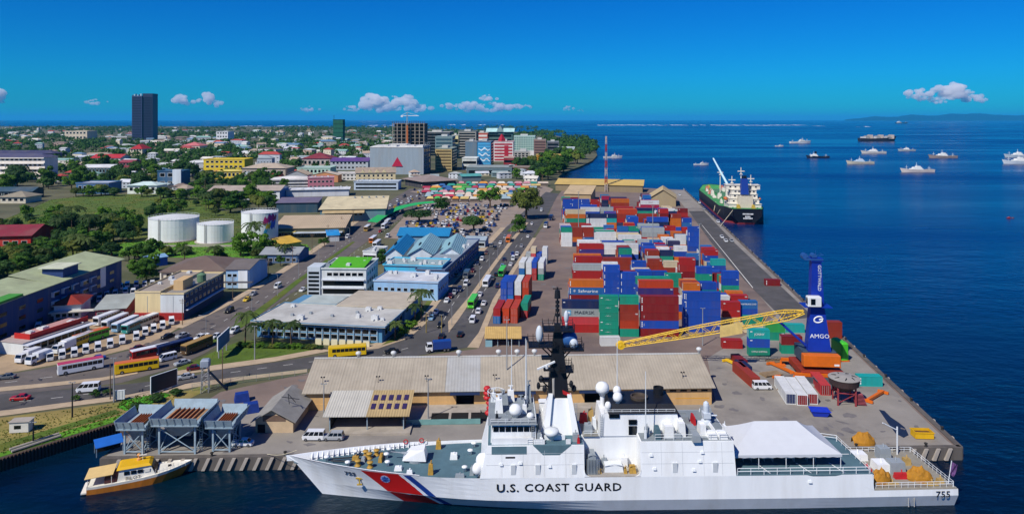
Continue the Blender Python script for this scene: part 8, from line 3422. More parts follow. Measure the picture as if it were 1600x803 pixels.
for i in range(16):
	q.tube((L_ * i / 15, .5, H_), (L_ * i / 15, .5, H_ + 4), .5, 4)
q.build("starter_bar", mat("rebar_rust", "#5a4034", .8, .2), uf)
tcx = (636 - 800) / FPX * (y - 10)
tk = empty("tower_crane", (tcx, y - 8, 0), 0, "tower crane standing in front of the unfinished frame", "crane")
zt = zat(y, 176)
q = MB()
q.box(-1.6, 1.6, -1.6, 1.6, 0, zat(y, 196))
q.build("mast_base", mat("crane_rust", "#b0602a", .7, .15), tk)
q = MB()
z_ = zat(y, 196)
for a, b_ in ((-1, -1), (1, -1), (1, 1), (-1, 1)):
	q.tube((a * 1.2, b_ * 1.2, z_), (a * 1.0, b_ * 1.0, zt), .3, 4)
for i in range(5):
	q.tube((-1.2, -1.2, z_ + (zt - z_) * i / 5), (1.2, -1.2, z_ + (zt - z_) * (i + 1) / 5), .22, 4)
q.build("mast", M_GREY, tk)
q = MB()
q.box(-12, 22, -.8, .8, zt - 7, zt - 5.8)
q.box(-12, -8, -1.5, 1.5, zt - 9, zt - 6)
q.tube((0, 0, zt), (20, 0, zt - 6), .25, 4)
q.tube((0, 0, zt), (-11, 0, zt - 6), .25, 4)
q.build("jib", M_RAIL, tk)
# dark tower and green-netted block on the skyline
y = 2400
d = y * CP + HC * SP
x0, x1 = (206 - 800) / FPX * d, (236.5 - 800) / FPX * d
H_ = zat(y, 150)
dt = empty("dark_tower", (x0, y, 0), R(4), "tall dark unfinished tower on the left skyline", "tower block")
occupy([(x0, y, 0), (x1, y + 50, 0)])
L_ = x1 - x0
M_DT = mat("tower_navy", "#28304e", .5, .15, .05)
M_DT2 = mat("tower_slate", "#3d4668", .5, .12, .05)
q = MB()
q.box(0, L_ * .5, 0, 46, 0, H_)
q.build("left_half", M_DT2, dt)
q = MB()
q.box(L_ * .5 + .01, L_, 4, 46, 0, H_ + 8)
q.build("right_half", M_DT, dt)
for j in range(26):
	z_ = 6 + j * (H_ - 8) / 26
	win(dt, 1.5, -.3, z_, L_ * .45, 2.6, 0, True).data = UBM(mat("tower_glass", "#141a2c", .3, .1))
	win(dt, L_ * .53, 3.7, z_, L_ * .44, 2.6, 0, True).data = UBM(MATS["tower_glass"])
for i in range(6):
	q = MB()
	q.box(L_ * (.02 + .08 * i), L_ * (.06 + .08 * i), 1, 4, H_, H_ + 3 + (i % 3) * 2)
	q.build("parapet_post", M_RAIL if i % 2 else M_DT2, dt)
x0, x1 = (517.5 - 800) / FPX * 2300 * .99, (533 - 800) / FPX * 2300 * .99
H_ = zat(2300, 187)
gn = empty("netted_tower", (x0, 2300, 0), 0, "tower block wrapped in dark green scaffold netting", "tower block")
q = MB()
q.box(0, x1 - x0, 0, 30, 0, H_)
q.build("netting", mat("net_green", "#1f5a44", .9, .2, .08), gn)
for j in range(5):
	q = MB()
	q.box(-.5, x1 - x0 + .5, -.6, 30.5, H_ * (j + 1) / 5 - 1, H_ * (j + 1) / 5 + .2)
	q.build("scaffold_deck", mat("net_dark", "#16402f", .9, .2), gn)
q = MB()
q.tube((2, 5, H_), (2, 5, H_ + 14), .6, 5)
q.build("hoist_mast", M_BLACK, gn)
# notable buildings on the left
def nb(name, label, u0, u1, vb, vt, depth_, wall, roof, rise=3, kind='hip', nz=2, nx=8, cat="building"):
	b = B(name, label, cat, u0, vb, u1, vb, depth_, vt=vt, wall=wall)
	b.wall()
	if kind == 'hip':
		b.hip(roof, rise, 1.2)
	elif kind == 'gable':
		b.gable(roof, rise, 1.0, 'x')
	else:
		b.flat(roof, .5, .8)
	fh = b.H / nz
	b.front_windows(nx, nz, fh * .35, fh, b.L / nx * .6, fh * .45)
	return b


b = nb("apartment_block", "long white four-storey apartment block at the far left", -40, 70, 280, 246, 24, "#ded6ca", "#4a4a66", 4, 'hip', 4, 14)
q = MB()
for j in range(4):
	q = MB()
	q.box(0, b.L, -2, -.1, b.H * (j + 1) / 4 - 1.4, b.H * (j + 1) / 4 - .2)
	q.build("balcony", wmat("#e4ddd2"), b.root)
nb("dark_flats", "dark navy roofed flats above the white apartments", -30, 82, 252, 240, 26, "#5a5470", "#3a3a58", 5, 'hip', 2, 14)
nb("yellow_block", "bright yellow two-storey block on the hillside town", 318, 382, 272, 250, 30, "#d8bc22", "#c8b44a", 3, 'flat', 3, 8)
nb("yellow_annex", "lower yellow annex with a tiled roof", 335, 376, 280, 268, 20, "#d0b83a", "#cdbb5a", 2, 'hip', 1, 6)
nb("brown_school", "wide tan hall with a colonnade right of the yellow block", 378, 446, 281, 263, 34, "#a89a88", "#b0a08c", 5, 'hip', 1, 12)
b = nb("blue_slab_house", "blue-grey portal-shaped building with a white stair slab", 246, 286, 294, 268, 16, "#2f5a7a", "#3a6a8a", 2, 'flat', 2, 3)
q = MB()
q.box(b.L * .62, b.L * .95, -2, 3, 0, b.H + 2)
q.build("white_slab", wmat("#ccd6da"), b.root)
nb("blue_verandah_house", "blue-walled villa with flat pale roof among the trees", 119, 170, 303, 287, 22, "#3d6a94", "#b8bcc0", 2, 'flat', 1, 6, "house")
nb("white_bungalow", "white bungalow with pale green roof below the trees", 199, 245, 303, 290, 20, "#d8e0d4", "#c0d4cc", 3, 'hip', 1, 5, "house")
nb("white_upper_house", "small white house above the bungalow", 224, 253, 290, 281, 16, "#d6d8dc", "#5a5a66", 2, 'hip', 1, 4, "house")
nb("red_roof_school", "long cream school with a bright red roof", 142, 188, 258, 247, 30, "#d8cfc0", "#b02430", 5, 'gable', 1, 9)
nb("red_pagoda_house", "square house with a red pyramid roof", 203, 222, 243, 233, 36, "#d8ccb0", "#a02028", 9, 'hip', 2, 4, "house")
nb("long_blue_shed", "long teal shed with a white roof on the hillside", 126, 172, 274, 262, 30, "#2f5f6a", "#d0d2d0", 3, 'gable', 1, 8)
nb("maroon_house", "maroon two-storey house among trees", 186, 207, 268, 254, 22, "#8a2f3c", "#8a3a44", 3, 'gable', 2, 4, "house")
nb("grey_roof_villa", "grey-roofed villa at the left edge below the ridge", 0, 40, 318, 308, 20, "#c8bfa8", "#8f8672", 4, 'hip', 1, 4, "house")
nb("green_long_roof", "long dark blue roofed shed running to the left edge", -20, 50, 310, 299, 16, "#3a4a4a", "#2f4a5a", 3, 'gable', 1, 6, "shed")
nb("ridge_hall", "long pale hall on the far ridge left of the dark tower", 101, 136, 219, 205, 60, "#cdbfa6", "#d8cdb8", 4, 'flat', 2, 6)
nb("pink_roof_house", "pair of pink-roofed houses in the middle of the town", 284, 312, 236, 228, 40, "#d6c8b0", "#c06a6a", 8, 'hip', 1, 5, "house")
nb("white_villa_ridge", "large white villa below the skyline", 338, 356, 222, 206, 50, "#dadcdc", "#c8ccd0", 3, 'flat', 3, 4, "house")
nb("maroon_temple", "temple-like hall with maroon roof and pale turret", 472, 516, 262, 248, 40, "#b8a8a0", "#7a2a34", 8, 'hip', 1, 6)
nb("purple_shop", "shop row with purple roofs left of the grey mall", 516, 575, 266, 252, 36, "#a8b0b4", "#5a3a7a", 4, 'gable', 2, 9)
nb("mint_row", "pale mint row below the temple hall", 464, 516, 274, 263, 30, "#a8ccb8", "#a8b4b0", 3, 'flat', 1, 8)
nb("white_shop_row", "long white shop row behind the pink block", 520, 580, 282, 272, 24, "#d0d0cc", "#b8b0a4", 3, 'flat', 2, 9)
# ------------------------------------------------------------------ houses of the hillside town
rgh = random.Random(77)
roofs = [("#c8cac6", "white"), ("#a8aca8", "grey"), ("#8f9a9c", "blue-grey"), ("#b09a84", "tan"), ("#a8403a", "red"), ("#8ab0a4", "pale green"), ("#7a6a60", "brown"), ("#d2cdbf", "cream"), ("#5f7f9a", "blue"), ("#9a8a78", "beige"), ("#c4c8cc", "silver")]
walls = ["#d8d2c4", "#c8ccd0", "#d6cbb0", "#b8c4c4", "#cfc0a8", "#a8b0b8", "#d8d8d4", "#b49a8a"]
nh = 0


FIELD = [(-60, 352), (0, 345), (40, 330), (80, 310), (160, 303), (250, 303), (340, 312), (430, 335), (430, 380), (0, 385)]
ROADB = B_up + B_lo
ROADA = A_lo + A_r + A_l


def in_px(u, v, pl):
	c = False
	n_ = len(pl)
	for i in range(n_):
		(x0, y0), (x1, y1) = pl[i], pl[(i + 1) % n_]
		if (y0 > v) != (y1 > v) and u < (x1 - x0) * (v - y0) / (y1 - y0) + x0:
			c = not c
	return c


def in_land(x, y):
	u, v = proj((x, y, 0))
	if u > 640 and v < 300:
		if v < 212:
			return u < 800
		return u < 790 if v < 262 else u < 850
	return True


def town_house(u, v, near):
	global nh
	p = P(u, v)
	if in_px(u, v, FIELD) or in_px(u, v, ROADB):
		return
	if not free(p.x, p.y, 4 if near else 10) or not in_land(p.x, p.y):
		return
	big = 1.0 if near else rgh.choice((1.2, 1.5, 2.1, 2.9))
	w, d_, h = rgh.uniform(9, 17) * big, rgh.uniform(8, 12) * (1 + (big - 1) * .5), rgh.choice((3.2, 3.4, 6.2, 6.4)) * (1 if near else rgh.choice((1.3, 1.6, 2.2)))
	rc_, rn_ = rgh.choice(roofs)
	where = ("far ridge town" if v < 212 else "upper town" if v < 225 else "middle town" if v < 245 else "lower town" if v < 275 else "near suburb")
	lb = f"{'small' if big < 1.2 else 'broad' if big < 2 else 'long'} {rn_}-roofed {'house' if h < 5 else 'two-storey house'} in the {where}"
	r = empty("house", (p.x, p.y, 0), rgh.uniform(-.5, .5), lb, "house", "houses of the hillside town")
	q = MB()
	q.box(-w / 2, w / 2, 0, d_, 0, h)
	q.build("wall", wmat(rgh.choice(walls)), r)
	q = MB()
	a, b_, c, e_ = -w / 2 - .6, w / 2 + .6, -.6, d_ + .6
	rise = rgh.uniform(1.6, 3.2) * (1 if big < 2 else 1.4)
	k = min(b_ - a, e_ - c) / 2 * rgh.choice((.02, 1, 1))
	q.add([(a, c, h + .01), (b_, c, h + .01), (b_, e_, h + .01), (a, e_, h + .01), (a + k, (c + e_) / 2, h + rise), (b_ - k, (c + e_) / 2, h + rise)], [(0, 1, 5, 4), (1, 2, 5), (2, 3, 4, 5), (3, 0, 4), (3, 2, 1, 0)])
	q.build("roof", rmat(rc_), r)
	if v > 218:
		n_ = 3 if w < 18 else 5
		for j in range(1 if h < 5 else 2):
			for i in range(n_):
				win(r, -w / 2 + w * (i + .3) / n_, -.05, 1.0 + j * h / 2, w / n_ * .45, 1.3)
	OCC.append((p.x - w / 2 - 1, p.x + w / 2 + 1, p.y - 1, p.y + d_ + 1))
	nh += 1


for (v0, v1, n_, ua, ub) in ((263, 285, 34, 625, 848), (276, 330, 22, -20, 300), (262, 290, 24, 60, 470), (246, 264, 40, 70, 580), (230, 247, 80, 20, 600), (217, 231, 85, -20, 660), (207, 217, 75, -20, 640), (200, 207.5, 60, -20, 700)):
	for i in range(n_):
		town_house(rgh.uniform(ua, ub), rgh.uniform(v0, v1), v0 > 250)

# ------------------------------------------------------------------ tanker at the outer berth
M_THULL = mat("tanker_hull", "#161a26", .55, .15, .1, streak=True, dirt="#33302f", dirt_amt=.3)
M_TRED = mat("boot_red", "#8a2f34", .6, .15, .2)
M_TGRN = mat("deck_green", "#3f8a4e", .8, .15, .2)
M_TWH = mat("tanker_white", "#d9d3c2", .6, .08, .3, dirt="#a8987c", dirt_amt=.3)
M_TBLU = mat("funnel_blue", "#173a8c", .5, .08, .3)
ts = P(1168, 352, WZ)
tan_ = empty("tanker_ship", (ts.x, ts.y, WZ), PRZ, "dark-hulled tanker with blue funnel moored at the outer berth", "ship")
TL, TB = 182.0, 27.0


def tb(f, lv):
	w = TB / 2
	if f < .08:
		w *= (.72 + .28 * f / .08) * (1 if lv > .5 else .55 + .45 * f / .08)
	if f > .84:
		w *= max(.02, 1 - ((f - .84) / .16) ** 2)
	return w


st_ = [0, .03, .08, .2, .4, .6, .8, .86, .9, .94, .97, .99, 1.0]
DKH = 9.0


def tz(f, lv):
	return -1 + (DKH + 1 + (3.0 if f > .9 else 2.2 if f < .16 else 0) * lv) * lv


for lo_, hi_, m, nm in ((0, .22, M_TRED, "boot_top"), (.22, 1.0, M_THULL, "hull")):
	q = MB()
	for sg in (-1, 1):
		rws = []
		for lv in (lo_, (lo_ + hi_) / 2, hi_):
			row = [(TL * (f * (1 - .03 * (1 - lv)) + (.02 * (1 - lv) if f < .05 else 0)), sg * tb(f, lv), tz(f, lv)) for f in st_]
			rws.append(row if sg < 0 else row[::-1])
		q.grid(rws)
	a = [(TL * .02 * (1 - lv), -tb(0, lv), tz(0, lv)) for lv in (lo_, (lo_ + hi_) / 2, hi_)]
	b_ = [(x, -y, z) for x, y, z in a][::-1]
	q.add(a + b_, [tuple(range(6))[::-1]])
	q.build(nm, m, tan_)
q = MB()
q.grid([[(TL * f, -tb(f, 1) + .2, tz(f, 1) - .3) for f in st_], [(TL * f, tb(f, 1) - .2, tz(f, 1) - .3) for f in st_]])
q.build("deck", M_TGRN, tan_)
for zz, w_ in ((7.2, 7.5), (5.4, 3.6), (4.2, 6.5)):
	n_ = int(w_ / .9)
	for i in range(n_):
		q = MB()
		q.box(-.12, -.02, -w_ / 2 + i * .9, -w_ / 2 + i * .9 + .6, zz, zz + .9)
		q.build("stern_letter", M_LOGO, tan_)
hs = [(10, 26, 9.5, 21, 11.0), (11, 24, 14, 19, 11.0), (12, 23, 17, 18, 10.0), (12, 23, 20, 17, 9.0), (13, 22, 23, 17, 8.6)]
z_ = DKH
for i, (a, b_, z1, w, hw) in enumerate(((9, 30, 13.5, 0, 11), (11, 28, 17, 0, 10), (12, 27, 20, 0, 9), (13, 26, 23, 0, 8.5), (16, 26, 26, 0, 11.5))):
	q = MB()
	q.box(a, b_, -hw, hw, z_, z1)
	o = q.build("accommodation_tier", M_TWH, tan_)
	q = MB()
	q.box(a - .5, b_ + .4, -hw - .4, hw + .4, z1 - .12, z1 + .02)
	q.build("tier_deck", M_TWH, o)
	for k in range(6):
		win(o, a - .05, hw - 2 - k * (2 * hw - 2) / 6, z_ + 1.2, 1.4, 1.1, R(-90))
	z_ = z1
q = MB()
q.taper(9.5, 15, -2.6, 2.6, 20, 31, .5, 1.0, .5, .5)
fn = q.build("funnel", M_TBLU, tan_)
for y_ in (-1, 0, 1):
	q = MB()
	q.tube((12, y_ * 1.1, 30.5), (11.6, y_ * 1.1, 33), .5, 8)
	q.build("exhaust", M_BLACK, fn)
q = MB()
q.box(6.6, 10, -5, 5, DKH + 2, 19)
q.build("engine_casing", mat("casing_cream", "#c8bca6", .7, .1), tan_)
for (x, y_, h) in ((24, 0, 38), (20, -6, 33), (20, 7, 32), (120, 0, 30), (64, 0, 24)):
	q = MB()
	q.tube((x, y_, DKH), (x, y_, h), .5, 8, .3)
	q.box(x - .3, x + .3, y_ - 2.4, y_ + 2.4, h - 3, h - 2.4)
	q.box(x - 1, x + 1, y_ - 1, y_ + 1, h - 5, h - 4.6)
	q.build("mast", M_TWH, tan_)
q = MB()
q.lathe([(2.4, 0), (2.0, 10), (2.4, 12)], 12)
pc_ = q.build("crane_post", M_TWH, tan_, loc=(72, 1, DKH))
q = MB()
q.tube((72, 1, DKH + 11), (104, 8, DKH + 31), 1.0, 8, .6)
q.build("crane_jib", mat("jib_pale", "#b9d6dc", .5, .06), tan_)
q = MB()
for y_ in (-3, -1.5, 0, 1.5, 3):
	q.tube((32, y_, DKH + 1.2), (150, y_, DKH + 1.2), .35, 6)
q.build("cargo_pipe", mat("pipe_green", "#5f8a68", .6, .15), tan_)
rgt = random.Random(9)
for i in range(40):
	x = 34 + rgt.uniform(0, 122)
	y_ = rgt.choice((-8.5, -5.5, 5.5, 8.5)) + rgt.uniform(-1, 1)
	s_ = (rgt.uniform(2, 6), rgt.uniform(1.5, 3.5), rgt.uniform(1.5, 4.5))
	q = MB()
	q.taper(-s_[0] / 2, s_[0] / 2, -s_[1] / 2, s_[1] / 2, 0, s_[2], .3, .3, .3, .3)
	q.tube((0, 0, s_[2]), (0, 0, s_[2] + 1), .4, 6)
	q.build("deck_house", rgt.choice((M_TWH, M_TWH, M_TGRN, MATS["casing_cream"], mat("gear_salmon", "#b8705a", .7, .15))), tan_, loc=(x, y_, DKH))
for x in (6, 152):
	for y_ in (-5, 5):
		q = MB()
		q.tube((x - 1.5, y_, DKH + 3.4), (x + 1.5, y_, DKH + 3.4), 1.1, 10)
		q.box(x - 2, x + 2, y_ - 1.3, y_ + 1.3, DKH + 2, DKH + 2.6)
		q.build("winch", mat("winch_yellow", "#b89a3a", .7, .2), tan_)
for y_ in (-11.6, 11.6):
	q = MB()
	q.ell((20, y_, DKH + 7), (4.2, 1.3, 1.3), 10, 6)
	q.build("lifeboat", mat("lifeboat_orange", "#c8703a", .6, .1), tan_)
for a, b_ in (((2, 9, DKH + 1.5), (-26, 22, 2.9)), ((30, 12.4, DKH), (34, 15, 2.9)), ((60, 12.4, DKH), (52, 15, 2.9))):
	q = MB()
	q.tube(a, b_, .18, 5)
	q.build("mooring_rope", M_ROPE, tan_)

# ------------------------------------------------------------------ boats at anchor
def anchored(u, v, Lpx, label, kind="longliner", hull="#d6d8d4", flip=False, house="#dcdcd6"):
	p = P(u, v, WZ)
	d = p.y * CP + HC * SP
	L_ = Lpx / FPX * d
	r = empty("anchored_vessel", (p.x, p.y, WZ), (math.pi if flip else 0) + R(4), label, "ship", "vessels anchored in the bay")
	k = L_ / 40
	hm, wm_ = mat("hull_" + hull[1:], hull, .6, .1, .1, streak=True), mat("upper_" + house[1:], house, .6, .06, .3)
	x0 = -L_ / 2
	Bm = L_ * .19
	sts = [0, .06, .2, .5, .7, .82, .9, .96, 1]

	def sec(f, lv):
		w = Bm / 2 * (1 if f < .6 else max(.02, 1 - ((f - .6) / .4) ** 2.2)) * (.8 + .2 * lv)
		top = (2.6 + 2.4 * f ** 3 + (.5 if f < .1 else 0)) * k
		return (x0 + L_ * (f * (1 - .06 * (1 - lv))), w, -.6 + (top + .6) * lv)
	q = MB()
	for sg in (-1, 1):
		rws = [[(sec(f, lv)[0], sg * sec(f, lv)[1], sec(f, lv)[2]) for f in (sts[::-1] if sg > 0 else sts)] for lv in (0, .5, 1)]
		q.grid(rws)
	a = [sec(0, lv) for lv in (0, .5, 1)]
	q.add([(x, -w, z) for x, w, z in a] + [(x, w, z) for x, w, z in a[::-1]], [tuple(range(6))[::-1]])
	q.build("hull", hm, r)
	q = MB()
	q.grid([[(x, -w * .97, z - .3 * k) for x, w, z in (sec(f, 1) for f in sts)], [(x, w * .97, z - .3 * k) for x, w, z in (sec(f, 1) for f in sts)]])
	q.build("deck", mat("vessel_deck", "#8a8478", .8, .15), r)
	if kind == "barge":
		for i in range(9):
			q = MB()
			x = x0 + L_ * (.06 + .095 * i)
			q.box(x, x + L_ * .07, -Bm * .4, Bm * .4, 2.3 * k, (4.4 + (i % 3)) * k)
			q.build("deck_cargo", wmat(("#d0d0cc", "#9a9a96", "#c8b8a8")[i % 3]), r)
		return r
	ofs = {"longliner": .34, "tug": .5, "coaster": .12, "yacht": .42}[kind]
	for i, (w_, h0, h1, bw) in enumerate(((.34, 2.4, 4.2, .8), (.24, 4.2, 5.8, .66), (.12, 5.8, 7.0, .5))):
		q = MB()
		q.taper(x0 + L_ * (ofs + i * .03), x0 + L_ * (ofs + w_ + i * .03), -Bm * bw / 2, Bm * bw / 2, h0 * k, h1 * k, 0, L_ * .015, 0, 0)
		t_ = q.build("deckhouse", wm_, r)
		q = MB()
		q.box(x0 + L_ * (ofs + .02 + i * .03), x0 + L_ * (ofs + w_ - .02 + i * .03), -Bm * bw / 2 - .06, -Bm * bw / 2 + .02, (h0 + (h1 - h0) * .45) * k, (h0 + (h1 - h0) * .8) * k)
		q.build("window_band", M_GLASSD, t_)
	for fx, hh in ((ofs + .16, 11), (.8, 8), (.12, 6.5)):
		q = MB()
		q.tube((x0 + L_ * fx, 0, 2.5 * k), (x0 + L_ * fx, 0, hh * k), .22 * k, 5)
		q.tube((x0 + L_ * (fx - .05), 0, hh * .7 * k), (x0 + L_ * (fx + .05), 0, hh * .7 * k), .15 * k, 4)
		q.build("mast", M_RAIL, r)
	if kind == "tug":
		q = MB()
		q.box(x0 + L_ * .54, x0 + L_ * .6, -Bm * .15, Bm * .15, 7 * k, 11 * k)
		q.build("funnel", M_BLACK, r)
	return r


anchored(1218, 229, 14, "small white boat nearest the tanker mast line, far out", "yacht")
anchored(1251, 224, 34, "white motor yacht at anchor", "yacht")
anchored(1277, 247, 37, "dark-hulled tug with white house", "tug", "#1d2436", True)
anchored(1372, 220.5, 60, "long dark barge loaded with pale deck cargo", "barge", "#2a2c36")
anchored(1364, 240, 40, "white fishing vessel behind the cream one", "longliner", "#cfc9bd", True)
anchored(1343, 256, 44, "cream fishing vessel with a blue bridge roof", "longliner", "#c9c2ac", True, "#b8c8d4")
anchored(1416, 236, 28, "small grey fishing vessel furthest out in the group", "longliner", "#a9b0ae", True)
anchored(1432, 269, 54, "largest white fishing vessel with rusty side", "longliner", "#d6c9bd", True)
anchored(1472, 247, 46, "rust-streaked fishing vessel right of the large one", "longliner", "#9a8a80", True)
anchored(1590, 246, 46, "upper fishing vessel cut by the right picture edge", "longliner", "#b8c4c8", True)
anchored(1592, 256, 56, "lower white fishing vessel cut by the right picture edge", "longliner", "#d0d8da", True)
anchored(1409, 193.5, 20, "dark freighter on the horizon", "coaster", "#1a2438")
anchored(958, 247, 30, "white ferry off the wooded point", "yacht")
anchored(1096, 258, 24, "white launch passing behind the tanker", "yacht")
anchored(1578, 341, 12, "small red and black boat alone at right", "tug", "#7a1c20", True, "#b03030")

# ------------------------------------------------------------------ trees
def leaf_material(name, dark, light):
	m = bpy.data.materials.new(name)
	m.use_nodes = True
	n, l = m.node_tree.nodes, m.node_tree.links
	b = n["Principled BSDF"]
	b.inputs['Roughness'].default_value = .7
	b.inputs['Specular IOR Level'].default_value = .25
	oi = n.new("ShaderNodeObjectInfo")
	geo = n.new("ShaderNodeNewGeometry")
	nz = n.new("ShaderNodeTexNoise")
	nz.inputs['Scale'].default_value = .35
	nz.inputs['Detail'].default_value = 4
	l.new(geo.outputs['Position'], nz.inputs['Vector'])
	ad = n.new("ShaderNodeMath")
	ad.operation = 'ADD'
	l.new(oi.outputs['Random'], ad.inputs[0])
	l.new(nz.outputs[0], ad.inputs[1])
	mr = n.new("ShaderNodeMapRange")
	mr.inputs[1].default_value = .45
	mr.inputs[2].default_value = 1.55
	l.new(ad.outputs[0], mr.inputs[0])
	mx = n.new("ShaderNodeMix")
	mx.data_type = 'RGBA'
	l.new(mr.outputs[0], mx.inputs[0])
	mx.inputs[6].default_value = (*dark, 1)
	mx.inputs[7].default_value = (*light, 1)
	l.new(mx.outputs[2], b.inputs['Base Color'])
	tr = n.new("ShaderNodeBsdfTranslucent")
	l.new(mx.outputs[2], tr.inputs[0])
	ms = n.new("ShaderNodeMixShader")
	ms.inputs[0].default_value = .25
	l.new(b.outputs[0], ms.inputs[1])
	l.new(tr.outputs[0], ms.inputs[2])
	l.new(ms.outputs[0], n["Material Output"].inputs[0])
	return m


M_LEAF = leaf_material("leaves", (.014, .062, .005), (.105, .225, .013))
M_LEAFF = leaf_material("far_leaves", (.012, .052, .008), (.070, .160, .016))
M_LEAF2 = leaf_material("dark_leaves", (.010, .040, .010), (.055, .125, .022))
M_LEAF3 = leaf_material("olive_leaves", (.050, .080, .012), (.190, .220, .030))
M_PALM = leaf_material("palm_leaves", (.020, .048, .008), (.085, .125, .025))
M_BARK = mat("bark", "#5c4a38", .95, .25, 1.5)
rgt_ = np.random.default_rng(5)


def leaf_cloud(n_lobes, per, r, h, size, rg, low=.25):
	"""leaf-sized triangles spread over many lobes of one crown; returns verts, faces"""
	V, F = [], []
	lobes = []
	for i in range(n_lobes):
		a = rg.uniform(0, 6.283)
		q = rg.uniform(0, 1) ** .5
		zz = rg.uniform(low, 1.0)
		env = math.sqrt(max(0.05, 1 - ((zz - .5) / .62) ** 2))
		lobes.append((q * env * r * .72 * math.cos(a), q * env * r * .72 * math.sin(a), zz * h, r * rg.uniform(.22, .42)))
	for (cx, cy, cz, lr) in lobes:
		d = rg.normal(size=(per, 3))
		d /= np.linalg.norm(d, axis=1)[:, None]
		d[:, 2] = np.where(d[:, 2] < -.35, -d[:, 2], d[:, 2])
		rad = lr * rg.uniform(.72, 1.08, per)
		c = np.array((cx, cy, cz)) + d * rad[:, None] * np.array((1, 1, .8))
		t = np.cross(d, rg.normal(size=(per, 3)))
		t /= np.linalg.norm(t, axis=1)[:, None] + 1e-6
		s = np.cross(d, t) + d * rg.uniform(-.7, .5, (per, 1))
		z = size * rg.uniform(.6, 1.4, (per, 1))
		tri = np.stack([c - t * z, c + t * z, c + s * z * 1.5], axis=1)
		o = len(V) * 3
		V.append(tri)
	V = np.concatenate([v.reshape(-1, 3) for v in V])
	F = np.arange(len(V)).reshape(-1, 3)
	return V, F


def np_mesh(name, V, F, m):
	me = bpy.data.meshes.new(name)
	me.vertices.add(len(V))
	me.vertices.foreach_set("co", V.astype(np.float32).ravel())
	nf = len(F)
	me.loops.add(nf * 3)
	me.loops.foreach_set("vertex_index", F.astype(np.int32).ravel())
	me.polygons.add(nf)
	me.polygons.foreach_set("loop_start", np.arange(0, nf * 3, 3, dtype=np.int32))
	me.polygons.foreach_set("loop_total", np.full(nf, 3, dtype=np.int32))
	me.materials.append(m)
	me.update(calc_edges=True)
	return me


CROWNS, TRUNKS = [], []
for k in range(5):
	V, F = leaf_cloud(13 + 5 * k, 110, 1.0, (1.05, .8, 1.3, .95, 1.15)[k], .07, rgt_, (.25, .4, .1, .3, .15)[k])
	V[:, 2] += .35
	CROWNS.append(np_mesh("crown", V, F, (M_LEAF, M_LEAF2, M_LEAF, M_LEAF3, M_LEAF2)[k]))
	q = MB()
	q.tube((0, 0, 0), (.02, 0, .55), .075, 7, .05)
	for i in range(5):
		a = i * 1.26 + k
		q.tube((.02, 0, .5), (.5 * math.cos(a), .5 * math.sin(a), .95 + .1 * (i % 2)), .04, 5, .015)
	TRUNKS.append(q.mesh("trunk", M_BARK))


def tree(x, y, r, label, group, hs=1.0, z=0.0):
	k = rgh.randrange(5)
	t = empty("tree", (x, y, z), rgh.uniform(0, 6.28), label, "tree", group)
	t.scale = (r, r, r * hs)
	mk("crown", CROWNS[k], t)
	mk("trunk", TRUNKS[k], t)
	return t


def palm_mesh(seed):
	rg = random.Random(seed)
	q = MB()
	n = 15
	for i in range(n):
		a = i * 2 * math.pi / n + rg.uniform(-.15, .15)
		L_ = rg.uniform(.8, 1.05)
		up = rg.uniform(.15, .75)
		pts = []
		for j in range(7):
			t = j / 6
			rr = L_ * (t * math.cos(up * (1 - t)))
			zz = L_ * (math.sin(up) * t - .95 * t * t * (.65 + .3 * rg.random()))
			pts.append(Vector((rr * math.cos(a), rr * math.sin(a), zz)))
		side = Vector((-math.sin(a), math.cos(a), 0))
		for j in range(6):
			w0, w1 = .17 * math.sin(math.pi * (j + .35) / 6.6), .17 * math.sin(math.pi * (j + 1.35) / 6.6) if j < 5 else .01
			for sg in (-1, 1):
				dz = Vector((0, 0, -.07))
				for h in range(2):
					f0, f1 = h / 2, h / 2 + .4
					p0, p1 = pts[j] + (pts[j + 1] - pts[j]) * f0, pts[j] + (pts[j + 1] - pts[j]) * f1
					q.add([p0, p1, p1 + side * sg * w1 + dz + (pts[j + 1] - pts[j]) * .3, p0 + side * sg * w0 + dz + (pts[j + 1] - pts[j]) * .3], [(0, 1, 2, 3)])
	return q.mesh("crown", M_PALM)


PALMS = [palm_mesh(1), palm_mesh(2), palm_mesh(3)]


def palm(u, v, h, r, label, group="palms"):
	p = P(u, v)
	t = empty("palm_tree", (p.x, p.y, 0), rgh.uniform(0, 6.28), label, "palm", group)
	q = MB()
	b0_ = Vector((0, 0, 0))
	for j in range(6):
		z1 = h * (j + 1) / 6
		b1 = Vector((.25 * math.sin(j * .5), .12 * j * .3, z1))
		q.tube(b0_, b1, .26 - .02 * j, 7, .24 - .02 * j)
		b0_ = b1
	q.build("trunk", M_BARK, t)
	o = mk("crown", PALMS[rgh.randrange(3)], t, tuple(b0_))
	o.scale = (r, r, r)


